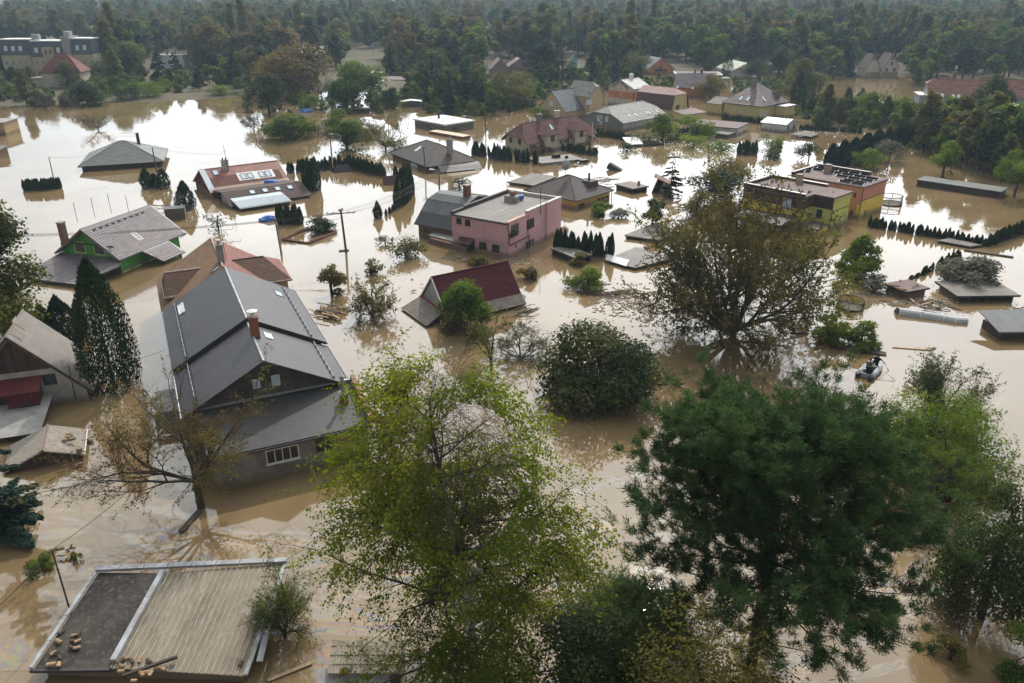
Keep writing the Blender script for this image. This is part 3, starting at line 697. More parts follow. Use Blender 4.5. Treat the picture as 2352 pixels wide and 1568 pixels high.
win_px(t, 'x', xw, -1, zC(2, 95, 1220), zC(2, 360, 1040), WHITE, GLASS, bars=3, fr=.07, sill=WHITE)
win_px(t, 'x', xw, -1, zC(2, 515, 1120), zC(2, 665, 970), BRNFRAME, GLASS, bars=1, fr=.08)
a, b = on_plane(t, zC(2, 668, 1085), (xw, 0, 0), (-1, 0, 0)), on_plane(t, zC(2, 775, 945), (xw, 0, 0), (-1, 0, 0))
bw, bh = abs(b.y - a.y), abs(b.z - a.z); rng = random.Random(5); bme = MB().box((0, 0, 0), (.08, .235, .07)).mesh('brick', BRICK)
patch = MB().box((xw - .02, b.y, min(a.z, b.z)), (xw + .1, a.y, max(a.z, b.z))).build('brick_infill', mat('mortar', (.3, .28, .24), None, .95, 3), t)
for j in range(int(bh / .085)):
 for i in range(int(bw / .25)):
  link('brick', bme, patch, (xw - .05 - rng.random() * .025, b.y + .005 + i * .25 + (.1 if j % 2 else 0) * (i < int(bw / .25) - 1), min(a.z, b.z) + .01 + j * .085))
p = on_plane(t, zC(2, 770, 690), (0, 0, 3.1), (0, 0, 1)); ch = chimney(t, p.x, p.y + .1, 2.6, 3.85, .5, .5, BRICK, CONC); MB().lathe([(.13, 3.94), (.12, 5.1), (.19, 5.12), (.19, 5.22), (.05, 5.3)], 10, (p.x, p.y + .1, 0)).build('flue', CONC, ch)
# small flat annex on the left wall
MB().box((6.0, W - .2, -1.5), (9.5, W + 1.9, 1.2)).build('annex', mat('annex_grey', (.27, .27, .22), (.18, .18, .15), .9, 1), t)
MB().box((5.9, W - .2, 1.2), (9.6, W + 2.0, 1.35)).build('annex_roof', CONC, t)
# older red-brown roofed house behind
SHING = mat('shingle_brown', (.115, .068, .048), (.075, .043, .032), .9, 2.5, .5, 12, c3=(.16, .1, .075), rnd=.16)
SHINGR = mat('shingle_red', (.2, .085, .068), (.14, .06, .05), .85, 1.2, .4, 14, c3=(.25, .13, .1), rnd=.1)
SHINGO = mat('shingle_rust', (.2, .115, .062), (.14, .08, .045), .9, 1.4, .4, 14, rnd=.1)
FLASH = mat('worn_flashing', (.5, .42, .37), (.28, .16, .11), .7, 3)
YWALL = mat('render_ochre', (.45, .36, .19), (.34, .27, .15), .9, 1)
t = thing('cross_gabled_house', 'old house with red and rust-brown shingle roof adjoining the long dark roofed house', 'house', (-20.75, 70.55, 0), R_(114.88))
L, W, he, hr = 10.2, 11.5, 3.2, 6.75; sl = (hr - he) / (W / 2)
pl, RR = pitched(t, L, W, he, hr, wm=YWALL, rm=SHINGR, o=.4, og=.05, edge=FLASH)
cover(RR['front'], pl['front'], .5, .3, SHINGR, .018, 200, 'shingle', seed=1); cover(RR['back'], pl['back'], .5, .3, SHINGO, .018, 200, 'shingle', seed=2)
# hipped cross wings: right one long, left one short
def wing(side, x0, x1, out, zr, m1, m2):
 Yv = (lambda a: a) if side == 0 else (lambda a: W - a); xc = (x0 + x1) / 2; ze = zr - 1.55
 y_r = (zr - he) / sl; yi = (ze - he) / sl
 A, B, C_, D_ = Vector((x0, Yv(-out), ze)), Vector((x1, Yv(-out), ze)), Vector((x0, Yv(yi), ze)), Vector((x1, Yv(yi), ze))
 hip = 1.9 if side == 0 else .4; T, Rr = Vector((xc, Yv(-out + hip), zr)), Vector((xc, Yv(y_r), zr))
 P1 = [C_, A, T, Rr]; P2 = [B, D_, Rr, T]; P3 = [A, B, T]
 if side: P1, P2, P3 = P1[::-1], P2[::-1], P3[::-1]
 for P, mm in ((P1, m1), (P2, m2), (P3, m2)):
  P = [Vector(q) for q in P]
  if plane_of(P)[3].z < 0: P = P[::-1]
  r = slab(t, P, .12, mm, 'wing_roof')
  low = min(range(len(P)), key=lambda i: P[i].z + P[(i + 1) % len(P)].z); P = P[low:] + P[:low]
  cover(r, P, .42, .27, mm, .02, 100, 'shingle', seed=6)
 MB().bar(A + Vector((0, 0, -.05)), C_ + Vector((0, 0, -.05)), .14, .16).bar(A + Vector((0, 0, -.05)), B + Vector((0, 0, -.05)), .14, .16).build('eave_trim', FLASH, t)
 MB().tube([T, Rr], .09, 6).build('ridge_cap', FLASH if side else m1, t)
 ya, yb = sorted((Yv(-out + .35), Yv(yi + .2)))
 MB().box((x0 + .3, ya, he - .6), (x1 - .3, yb, ze - .1)).build('wing_wall', YWALL if side == 0 else WOODD, t)
wing(0, .6, 7.2, .2, 6.05, SHING, SHINGR); wing(1, 1.6, 6.4, -.5, 5.7, SHING, SHING)
p = on_plane(t, Z1(1015, 440), *plane_of(pl['back'])[::3]); ch = chimney(t, p.x, p.y - .1, p.z - .4, p.z + 1.55, .6, .6, CONC, CONC); MB().lathe([(.14, 0), (.13, .35), (.18, .4)], 10, (p.x, p.y - .1, p.z + 1.64)).build('pot', METAL, ch)
skylight(t, plane_of(pl['back']), Z1(960, 555), .55, .8, METALD, GLASSL, .08)
ao = thing('roof_antenna', 'television aerial with two cross bars beside the chimney of the rust-brown roof', 'antenna', frame_of(t) @ Vector((p.x - .4, p.y - .5, p.z + .1)), R_(20))
MB().tube([(0, 0, 0), (0, 0, 3.5)], .025, 6).build('mast', METALD, ao)
for z, l in ((1.7, 1.5), (2.9, 1.0)):
 b = MB().tube([(-l, 0, z), (l, 0, z)], .018, 5); b.tube([(l, 0, z), (l, 0, z + .22)], .016, 5).tube([(-l, 0, z), (-l, 0, z + .16)], .016, 5); b.build('cross_bar', METALD, ao)
# green house
GRN = mat('render_green', (.075, .31, .045), (.05, .22, .035), .85, .8, .15, 20, c3=(.09, .33, .07))
TILEG = mat('tile_grey_violet', (.18, .15, .155), (.13, .105, .11), .5, .9, spec=.45, c3=(.22, .19, .19), rnd=.14)
CREAMT = mat('trim_yellow_green', (.5, .52, .22), (.4, .42, .18), .8, 2)
t = thing('green_house', 'bright green rendered house with grey tiled gable roof and tall brick chimney', 'house', (-43.93, 85.03, 0), R_(72.13))
L, W, he, hr = 11.37, 9.17, 1.84, 5.0
pl, RR = pitched(t, L, W, he, hr, wm=GRN, rm=TILEG, o=.65, og=.7, edge=TILEG)
cover(RR['front'], pl['front'], .34, .36, TILEG, .04, 300, 'roof_tile', False, 'pan', seed=1)
cover(RR['back'], pl['back'], .68, .36, TILEG, .04, 0, 'roof_tile', False)
for i in range(9):
 q = pl['front'][3] + (pl['front'][2] - pl['front'][3]) * (.12 + .085 * i) + (pl['front'][0] - pl['front'][3]) * .13
 MB().box((-.16, -.13, 0), (.16, .13, .17)).build('vent_tile', METALD, RR['front'], loc=q)
skylight(t, plane_of(pl['front']), zB(1, 1247, 685), .75, 1.3, WHITE, GLASSL, .08)
# porch roof: the eave runs further down over an entrance
sl = (hr - he) / (W / 2); pp = [Vector((4.6, -2.0, he - sl * 2.0)), Vector((8.4, -2.0, he - sl * 2.0)), Vector((8.0, 0, he + .01)), Vector((3.6, 0, he + .01))]
r = slab(t, pp, .16, TILEG, 'porch_roof'); cover(r, pp, .34, .36, TILEG, .04, 80, 'roof_tile', False, 'pan')
for x in (5.0, 7.9): MB().box((x - .1, -1.7, -1.5), (x + .1, -1.5, .45)).build('post', WOODD, t)
# lower hipped roof in front of the gable
zt, zl, dd = 1.75, .38, 4.6
A, B, C_, D_ = Vector((-dd, W + .7, zl)), Vector((-dd, 2.0, zl)), Vector((.68, .1, zt)), Vector((.68, W - .3, zt))
for P, u_ in (([A, B, C_, D_], None), ([B, Vector((-.4, -.15, zl + .9)), C_], None)):
 if plane_of(P)[3].z < 0: P = P[::-1]
 r = slab(t, P, .16, TILEG, 'lower_roof')
 if len(P) == 4: cover(r, P, .34, .36, TILEG, .04, 150, 'roof_tile', False, 'pan', seed=3)
MB().box((-dd + .6, 2.2, -1.5), (.7, W, .3)).build('lower_wall', GRN, t)
win_px(t, 'x', .7, -1, zB(1, 690, 830), zB(1, 768, 738), CREAMT, GLASS, fr=.12); win_px(t, 'x', .7, -1, zB(1, 865, 850), zB(1, 945, 765), CREAMT, GLASS, fr=.12)
MB().box((.62, 1.0, 3.05), (.7, W - 1.0, 3.2)).build('gable_beam', WOODD, t)
MB().box((.55, W - 1.25, 1.6), (.7, W - .7, 3.0)).build('corner_panel', GRN, t)
mb = MB()
for x in (1.4, 3.2, 5.6, 9.3): mb.box((x - .6, .58, .05), (x + .6, .66, .16))
mb.build('window_head', CREAMT, t)
gutter(t, (0, -.06, he - .05), (L, -.06, he - .05), METALD); gutter(t, (L - 1, .2, he - .4), (L - .2, -.1, he - .1), METALD, .05)
p = on_plane(t, zB(1, 590, 715), *plane_of(pl['back'])[::3]); q = on_plane(t, zB(1, 555, 560), p, (1, 0, 0)); chimney(t, p.x, p.y, p.z - .5, q.z, .62, .62, mat('brick_brown', (.17, .1, .075), (.11, .07, .055), .9, 4, rnd=.2), CONC)
# house with rusty red metal roof
REDM = mat('metal_red_rust', (.27, .095, .07), (.17, .075, .055), .6, 1.1, c3=(.37, .25, .2), stretch=(2.2, .5, .5), rnd=.1)
REDMP = mat('metal_red_pale', (.43, .36, .3), (.3, .2, .16), .65, 1.5, stretch=(2.2, .5, .5), rnd=.12)
BLUEM = mat('metal_pale_blue', (.42, .47, .5), (.32, .36, .39), .45, 1.2, spec=.5, rnd=.06)
DRED = mat('wall_maroon_board', (.11, .035, .028), (.075, .028, .024), .85, 2, rnd=.1)
BRNROOF = mat('felt_dark_brown', (.085, .052, .042), (.055, .037, .032), .8, 1.5, .3, 18, rnd=.12)
t = thing('red_roofed_house', 'house with rusty red ribbed metal roof, skylights and a lower dark brown wing', 'house', (-45.97, 120.35, 0), R_(34.45))
L, W, he, hr = 12.67, 10.31, .8, 3.46
pl, RR = pitched(t, L, W, he, hr, wm=DRED, rm=REDM, o=.3, og=.35, edge=REDM)
cover(RR['front'], pl['front'], 1.0, 5.9 * .62, REDM, .02, 60, 'metal_sheet', False, 'rib7', seed=1)
cover(RR['back'], pl['back'], 1.0, 6, REDM, .02, 60, 'metal_sheet', False, 'rib7', seed=1)
f = pl['front']; lo4 = lambda a, b, s0, s1: [f[0] + (f[1] - f[0]) * a + (f[3] - f[0]) * s0, f[0] + (f[1] - f[0]) * b + (f[3] - f[0]) * s0, f[0] + (f[1] - f[0]) * b + (f[3] - f[0]) * s1, f[0] + (f[1] - f[0]) * a + (f[3] - f[0]) * s1]
N_ = plane_of(f)[3]
r = slab(t, [q + N_ * .075 for q in lo4(.0, 1, .0, .2)], .02, REDMP, 'pale_sheet_row'); cover(r, [q + N_ * .075 for q in lo4(0, 1, 0, .2)], 1.0, 1.3, REDMP, .012, 30, 'metal_sheet', False, 'rib7')
slab(t, [q + N_ * .09 for q in lo4(.0, .07, .0, 1)], .02, BLUEM, 'verge_sheet')
F_ = plane_of(f)
for px in ((482, 395), (970, 460), (1090, 445), (1290, 425), (1400, 410)): skylight(t, F_, Z2(*px), .9, 1.35, METALD if px[0] > 500 else METALD, GLASSL, .14)
for c in ((1030, 450), (1345, 415)):
 p = on_plane(t, Z2(*c), F_[0], F_[3]); u, v, n = F_[1:]
 slab(t, [p + n * .085 + u * a * 1.45 + v * b * .95 for a, b in ((-1, -1), (1, -1), (1, 1), (-1, 1))], .015, WHITE, 'skylight_surround')
p = on_plane(t, Z2(665, 345), F_[0], F_[3]); ch = chimney(t, p.x, p.y + .2, p.z - .3, p.z + 1.5, 1.0, .6, mat('chimney_white', (.5, .47, .42), (.33, .28, .23), .9, 3), CONC, 2, METALD)
MB().tube([(p.x + .3, p.y - .2, p.z), (p.x + .1, p.y - .2, p.z + 4.0)], .03, 6).tube([(p.x - .4, p.y - .2, p.z + 3.0), (p.x + .6, p.y - .2, p.z + 3.0)], .018, 5).build('aerial', METALD, ch)
# brown wing with its own ridge, and the pale blue lean-to
zr = 1.75; x0w, x1w = 2.0, 14.4; A0 = on_plane(t, Z2(560, 722), (0, 0, zr), (0, 0, 1)); B0 = on_plane(t, Z2(2000, 548), (0, 0, zr), (0, 0, 1)); C0 = on_plane(t, Z2(2140, 785), (0, 0, .35), (0, 0, 1)); D0 = on_plane(t, Z2(650, 945), (0, 0, .35), (0, 0, 1))
yr = (A0.y + B0.y) / 2; ye = C0.y; x0w = A0.x; x1w = B0.x
P = [Vector((x0w, ye, .35)), Vector((x1w, ye, .35)), Vector((x1w, yr, zr)), Vector((x0w, yr, zr))]
r = slab(t, P, .14, BRNROOF, 'wing_roof'); cover(r, P, .8, .4, BRNROOF, .025, 120, 'felt_tile', True)
PB = [Vector((x0w, yr, zr)), Vector((x1w, yr, zr)), Vector((x1w, 1.2, 1.05)), Vector((x0w, 1.2, 1.05))]; slab(t, PB, .12, BRNROOF, 'wing_back_roof')
MB().prism([(x0w + .3, ye + .35, -1.5), (x0w + .3, yr + 1.4, -1.5), (x0w + .3, yr + 1.2, 1.1), (x0w + .3, yr, zr - .2), (x0w + .3, ye + .35, .42)], (x1w - x0w - .6, 0, 0)).build('wing_wall', mat('gable_pale', (.5, .49, .46), (.38, .36, .33), .9, 2), t)
for px in ((1125, 730), (1350, 700), (1570, 670), (1785, 645)): skylight(t, plane_of(P), Z2(*px), .85, 1.1, METALD, GLASSL, .12)
zb = 1.0; a = on_plane(t, Z2(735, 850), (0, 0, zb), (0, 0, 1)); b = on_plane(t, Z2(1640, 735), (0, 0, zb), (0, 0, 1)); c = on_plane(t, Z2(830, 1015), (0, 0, .62), (0, 0, 1))
P = [Vector((a.x, c.y, .55)), Vector((b.x, c.y, .55)), Vector((b.x, a.y, zb + .1)), Vector((a.x, a.y, zb + .1))]
r = slab(t, P, .1, BLUEM, 'lean_to_roof'); cover(r, P, .95, 3, BLUEM, .015, 40, 'metal_sheet', False, 'rib4')
MB().box((a.x + .25, c.y + .25, -1.5), (b.x - .25, a.y, .5)).build('lean_to_wall', WOODD, t)
gutter(t, (a.x, c.y - .05, .48), (b.x, c.y - .05, .48), WHITE, .06)
# drowned hip roof on the left
TG = mat('tile_slate_grey', (.15, .155, .145), (.1, .105, .1), .6, 1, c3=(.2, .2, .19), rnd=.12)
t = thing('drowned_hip_roof_house', 'grey tiled hip roof standing just clear of the water, walls drowned', 'house', (-75.9, 139.86, 0), R_(17.99))
L, W = 13.99, 12.56
pl, RR = pitched(t, L, W, .9, 3.9, a0=6.5, a1=6.5, wm=WOODD, rm=TG, o=.5, og=.5, edge=METALD)
for k in RR: cover(RR[k], pl[k], .95, .4, TG, .045, 130, 'roof_tile', True, seed=2)
chimney(t, 9.6, 7.6, 2.8, 4.9, .5, .5, PIPE)
mb = MB(); [mb.tube([a, b], .08, 6) for a, b in (((0, 0, .84), (L, 0, .84)), ((L, 0, .84), (L, W, .84)), ((0, 0, .84), (0, W, .84)))]; mb.build('gutter', METALD, t)
# dark hip roof house
DH = mat('shingle_dark_brown', (.085, .068, .062), (.062, .05, .046), .8, .5, .3, 14, c3=(.11, .09, .08), rnd=.08)
t = thing('dark_hip_roof_house', 'dark brown hip roofed house with grey twin chimney behind a power pole', 'house', (-14.49, 137.41, 0), R_(32.66))
# x runs along the right-hand eave, y along the left-hand one
L, W, he, hr = 10.3, 15.62, 1.13, 3.76
def hip_y(t, L, W, he, hr, b, rm, wm, o=.5, edge=None, tile=None):
 """hip roof whose ridge runs along y"""
 V = Vector; r0, r1 = V((L / 2, b, hr)), V((L / 2, W - b, hr))
 pl = {'front': [V((0, W, he)), V((0, 0, he)), r0, r1], 'back': [V((L, 0, he)), V((L, W, he)), r1, r0], 'end0': [V((0, 0, he)), V((L, 0, he)), r0], 'end1': [V((L, W, he)), V((0, W, he)), r1]}
 RR = {k: slab(t, p, .16, rm) for k, p in pl.items()}
 mb = MB(); mb.tube([r0, r1], .08, 6)
 for a, r in ((V((0, 0, he)), r0), (V((L, 0, he)), r0), (V((0, W, he)), r1), (V((L, W, he)), r1)): mb.tube([a + V((0, 0, .03)), r + V((0, 0, .03))], .08, 6)
 mb.build('ridge_cap', edge or rm, t)
 MB().box((o, o, -1.5), (L - o, W - o, he - .02)).build('wall', wm, t)
 if tile:
  for k in RR: cover(RR[k], pl[k], *tile[:2], rm, tile[2], tile[3], 'roof_tile', True, seed=2)
 mb = MB()
 for a, c in (((0, 0), (L, 0)), ((0, 0), (0, W)), ((L, 0), (L, W))): mb.tube([(a[0], a[1], he - .06), (c[0], c[1], he - .06)], .07, 6)
 mb.build('gutter', METALD, t)
 return pl, RR
pl, RR = hip_y(t, L, W, he, hr, 5.75, DH, DRED, tile=(1.0, .5, .015, 90))
p = on_plane(t, Z3(1250, 265), (L / 2 - .1, 0, 0), (1, 0, 0)); chimney(t, L / 2 + .6, p.y - .8, 2.4, 4.85, .75, 1.0, CONC, CONC, 2, CONC)
win_px(t, 'x', .5, -1, Z3(530, 715), Z3(660, 665), WHITE, GLASSL, fr=.1, bars=2)
skylight(t, plane_of(pl['front']), Z3(690, 318), .8, 1.5, WHITE, GLASSL, .1)
P = [on_plane(t, Z3(1180, 842), (0, 0, .12), (0, 0, 1)), on_plane(t, Z3(2085, 745), (0, 0, .12), (0, 0, 1)), Vector((L - .1, .05, he)), Vector((2.2, .05, he))]
r = slab(t, P, .1, mat('felt_grey_wet', (.15, .135, .12), (.1, .09, .08), .55, .6, rnd=.1), 'porch_roof'); cover(r, P, 60, .7, MATS['felt_grey_wet'], .02, 20, 'felt_strip', False, gap=0)
for i, q in enumerate(((2.6, -1.8), (9.4, -2.0))): MB().box((q[0], q[1], -1.5), (q[0] + .14, q[1] + .14, .3)).build('post', WOODD, t)
# flat grey concrete building and long low box
t = thing('flat_roofed_building', 'grey concrete block with pale flat roof standing in the flood', 'building', (-14.4, 178.4, 0), R_(43.34))
LG = mat('roof_pale_grey', (.62, .62, .6), (.5, .49, .46), .5, .5); GW = mat('wall_grey_plaster', (.17, .165, .15), (.11, .105, .095), .9, .8)
MB().box((.3, .3, -1.5), (8.5, 11.5, 1.45)).build('wall', GW, t); flat_roof(t, 0, 0, 8.77, 11.77, 1.75, LG, .3, 1.2)
for a, b in (((1555, 1165), (1570, 1142)), ((1585, 1170), (1602, 1148)), ((1633, 1175), (1648, 1155))): win_px(t, 'x', .3, -1, zA(2, *a), zA(2, *b), DKFRAME, GLASS)
win_px(t, 'y', .3, -1, zA(2, 1797, 1180), zA(2, 1838, 1160), DKFRAME, GLASS, bars=1)
chimney(t, 4.6, 8.0, 1.7, 3.4, .35, .35, METALD); pipe(t, [(2.5, 4, 1.7), (2.5, 4, 2.2)], .05, METALD, 'vent'); pipe(t, [(6, 6, 1.7), (6, 6, 2.2)], .05, METALD, 'vent')
t = thing('low_outbuilding', 'long low red-brown outbuilding with pale flat roof in front of the grey block', 'shed', (-10.15, 170.15, 0), R_(46.76))
MB().box((.06, .06, -1.2), (2.28, 10.62, .44)).build('wall', mat('brick_plain', (.2, .09, .06), (.15, .07, .05), .9, 2), t); flat_roof(t, 0, 0, 2.34, 10.68, .56, mat('roof_sand', (.55, .44, .3), (.45, .35, .24), .7, .6), .12, 2.0, 'y')
# pink house
PINK = mat('render_pink', (.66, .38, .4), (.5, .3, .31), .88, .45, .15, 12, c3=(.58, .35, .36))
FELTG = mat('felt_grey', (.19, .175, .155), (.145, .132, .118), .75, .45, .2, 20, c3=(.22, .2, .18), rnd=.07)
t = thing('pink_house', 'pink flat-roofed two-storey house with ladder on its side wall and roof felt', 'house', (-.33, 91.01, 0), R_(57.43))
L, W, h = 12.67, 8.33, 4.28
MB().box((0, 0, 1.62), (L, W, h - .28)).build('wall', PINK, t)
MB().box((.12, .004, -1.5), (L, W, 1.62)).build('plinth_wall', PINK, t)
r = flat_roof(t, -.12, .35, L - .2, W - .1, h - .05, FELTG, .22, 1.05, 'x', 0, 'roof', 3)
COPP = mat('coping_pale', (.55, .5, .47), (.4, .36, .33), .7, 1.5); TAR = mat('tar_black', (.03, .026, .024), (.05, .042, .036), .6, 2)
MB().box((4.2, -.06, h - .3), (L + .05, .32, h + .42)).build('parapet', PINK, t)
c = MB()
for i in range(7): c.box((4.15 + i * 1.22, -.1, h + .42), (4.15 + i * 1.22 + 1.2, .36, h + .5))
c.build('coping', COPP, t)
MB().box((-.1, -.05, h - .28), (4.2, .3, h + .06)).build('low_parapet', PINK, t)
MB().box((-.12, -.08, h + .06), (4.2, .32, h + .11)).build('rusty_coping', mat('coping_rust', (.42, .2, .12), (.5, .36, .28), .7, 2), t)
MB().box((L - .25, 0.3, h - .1), (L + .05, W, h + .4)).build('rear_parapet', COPP, t)
MB().box((2.5, W - .3, h - .1), (L, W + .02, h + .4)).box((-.15, W - .3, h - .1), (2.5, W + .02, h + .28)).build('side_kerb', TAR, t)
gutter(t, (-.2, -.1, h - .12), (-.2, W + .05, h - .12), TAR, .12)
pipe(t, [(-.2, -.02, h - .2), (-.2, -.02, h - .7), (-.14, -.14, h - 1.0), (-.14, -.14, 1.75), (.05, -.12, 1.5), (4.45, -.12, 1.62), (4.45, -.12, -.4)], .075, PIPE)
pipe(t, [(4.3, -.06, h), (4.3, -.06, 1.7)], .035, PIPE)
for a, b in (((645, 605), (718, 535)), ((775, 635), (850, 562))): win_px(t, 'x', 0, -1, Z4(*a), Z4(*b), DKFRAME, GLASS, fr=.06, sill=PIPE)
for a, b in (((990, 985), (1098, 905)), ((1185, 1028), (1292, 945))): win_px(t, 'x', .12, -1, Z4(*a), Z4(*b), DKFRAME, GLASS, fr=.08, sill=PIPE)
for a, b in (((1468, 790), (1580, 600)), ((1705, 700), (1815, 520))): win_px(t, 'y', 0, -1, Z4(*a), Z4(*b), DKFRAME, GLASS, fr=.12, sill=PIPE, bars=1)
win_px(t, 'y', .004, -1, Z4(1690, 1020), Z4(1812, 840), DKFRAME, GLASS, fr=.1, sill=PIPE, bars=1); win_px(t, 'y', .004, -1, Z4(1530, 980), Z4(1548, 930), DKFRAME, GLASS, fr=.03)
# chimney stack on the roof
p = on_plane(t, Z4(1460, 290), (0, 0, h), (0, 0, 1)); ch = MB().box((p.x - .1, p.y - .9, h - .1), (p.x + .7, p.y + .9, h + .75)).build('chimney', CONC, t)
MB().box((p.x - .14, p.y - .94, h - .06), (p.x + .74, p.y + .94, h + .1)).build('flashing', METAL, ch); MB().box((p.x + .1, p.y - .4, h + .75), (p.x + .6, p.y + .2, h + 1.3)).build('brick_flue', BRICK, ch)
pipe(ch, [(p.x + .3, p.y + .7, h + .75), (p.x + .3, p.y + .7, h + 2.6)], .04, METALD, 'mast')
p2 = on_plane(t, Z4(1585, 262), (0, 0, h), (0, 0, 1))
bt = thing('water_barrel', 'blue plastic barrel lying on the flat roof of the pink house', 'barrel', frame_of(t) @ Vector((p2.x, p2.y, h + .36)), R_(20))
b_ = MB().lathe([(.28, -.62), (.34, -.58), (.34, -.2), (.355, -.18), (.355, -.12), (.34, -.1), (.34, .1), (.355, .12), (.355, .18), (.34, .2), (.34, .58), (.28, .62)], 20)
b_.v = [(z, y, x) for x, y, z in b_.v]; b_.build('drum', mat('blue_plastic', (.03, .12, .42), (.025, .1, .35), .4, 2, spec=.5), bt); MB().lathe([(.05, 0), (.05, .05)], 8, (.2, 0, .34)).build('bung', WHITE, bt)
# ladder, antenna pole on the side wall
lx = on_plane(t, Z4(1990, 900), (0, -.18, 0), (0, -1, 0)).x
mb = MB(); [mb.tube([(x, -.2, -.6), (x, -.2, h + .75), (x, .1, h + .95)], .03, 6) for x in (lx - .2, lx + .2)]
lo = mb.build('ladder', PIPE, t)
rm_ = MB().tube([(-.2, 0, 0), (.2, 0, 0)], .018, 5).mesh('rung', PIPE)
for i in range(17): link('rung', rm_, lo, (lx, -.2, -.3 + i * .3))
px_ = on_plane(t, Z4(1905, 480), (0, -.1, 0), (0, -1, 0)); ap = MB().tube([(px_.x, -.16, px_.z), (px_.x, -.16, h + 2.7)], .04, 6).build('aerial_pole', METALD, t)
# flower box with plant
fb = on_plane(t, Z4(1520, 790), (0, -.25, 0), (0, -1, 0)); MB().box((fb.x - .75, -.35, fb.z - .12), (fb.x + .75, -.03, fb.z + .12)).build('flower_box', WOODD, t)
rg = np.random.default_rng(4); P = rg.normal(size=(260, 3)) * np.array([.4, .14, .18]) + np.array([fb.x, -.22, fb.z + .25])
link('box_plant', crown_from('box_plant', P, .09, rg, L_BROAD), t)
# entrance recess with awning, low terrace roof on the left
e0 = on_plane(t, Z4(690, 850), (-.1, 0, 0), (-1, 0, 0)); e1 = on_plane(t, Z4(905, 850), (-.1, 0, 0), (-1, 0, 0))
P = [Vector((-1.0, e0.y, .95)), Vector((-1.0, e1.y, .95)), Vector((.05, e1.y, 1.5)), Vector((.05, e0.y, 1.5))]; r = slab(t, P, .06, DKFRAME, 'awning'); cover(r, P, .5, 1.4, mat('awning_brown', (.1, .05, .045), (.07, .04, .035), .6, 2), .02, 20, 'awning_sheet', False, 'rib3')
d0 = on_plane(t, Z4(830, 1000), (.05, 0, 0), (-1, 0, 0)); d1 = on_plane(t, Z4(905, 870), (.05, 0, 0), (-1, 0, 0)); MB().box((.06, d1.y, -1.5), (.14, d0.y, d1.z)).build('door', METALD, t)
qm = MB().box((0, 0, 0), (.05, .09, .1)).mesh('quoin', WOODD)
for i in range(9):
 for yy in (d1.y - .14, d0.y + .06): link('quoin', qm, t, (.06, yy, -.3 + i * .2))
# corrugated gambrel wing to the left
CORR = mat('corrugated_slate', (.115, .115, .118), (.075, .075, .078), .55, .8, c3=(.16, .155, .15), spec=.4, rnd=.08)
BRW = mat('wall_brown_plaster', (.2, .11, .06), (.14, .08, .05), .9, 1.2)
t2 = thing('gambrel_house', 'house with dark corrugated gambrel roof and brick chimney left of the pink house', 'house', (-8.42, 97.51, 0), R_(56.72))
Y, he, b1, hb, b2, hr = 5.0, 1.65, 2.85, 4.25, 5.6, 4.87
prof = [(0, he), (b1, hb), (b2, hr), (2 * b2 - b1, hb), (2 * b2, he)]; y0_, y1_ = -1.2, Y
for (xa, za), (xb, zb_) in zip(prof[:-1], prof[1:]):
 P = [Vector((xa, y1_, za)), Vector((xa, y0_, za)), Vector((xb, y0_, zb_)), Vector((xb, y1_, zb_))]
 r = slab(t2, P, .12, CORR)
 if zb_ < za: P = [P[2], P[3], P[0], P[1]]
 cover(r, P, .95, 1.95, CORR, .02, 80, 'corrugated_sheet', False, 'rib5')
MB().prism([(.35, y1_ - .4, -1.5), (2 * b2 - .35, y1_ - .4, -1.5), (2 * b2 - .35, y1_ - .4, he)] + [(x, y1_ - .4, z - .2) for x, z in prof[::-1][1:-1]] + [(.35, y1_ - .4, he)], (0, y0_ + .8 - y1_, 0)).build('wall', BRW, t2)
win_px(t2, 'x', .35, -1, Z4(160, 750), Z4(232, 695), DKFRAME, GLASS, bars=2); chimney(t2, 5.2, .2, 4.2, 6.2, .75, .75, BRICK, CONC)
MB().tube([(0, y0_, he - .05), (0, y1_, he - .05)], .07, 6).build('gutter', METALD, t2)
# lower corrugated hip between the two
P = [Vector((1.2, -2.6, 3.35)), Vector((1.2, -1.0, 3.3)), Vector((5.0, -.9, 4.6)), Vector((5.0, -2.9, 4.6))]
zq = lambda x, y, zz: on_plane(t2, Z4(x, y), (0, 0, zz), (0, 0, 1))
P = [zq(460, 400, 3.1), zq(560, 420, 3.1), zq(825, 300, 3.9), zq(820, 235, 4.1)]
if plane_of(P)[3].z < 0: P = P[::-1]
r = slab(t2, P, .1, CORR, 'link_roof'); cover(r, P, .6, 4, CORR, .02, 20, 'corrugated_sheet', False, 'rib4', u=(P[1] - P[0]))
P = [zq(825, 240, 4.1), zq(1110, 185, 4.1), zq(1020, 172, 4.3), zq(830, 228, 4.15)]
if plane_of(P)[3].z < 0: P = P[::-1]
slab(t2, P, .1, CORR, 'link_roof')
MB().box((1.0, -1.6, -1.5), (5.6, -.2, 3.0)).build('link_wall', BRW, t2)
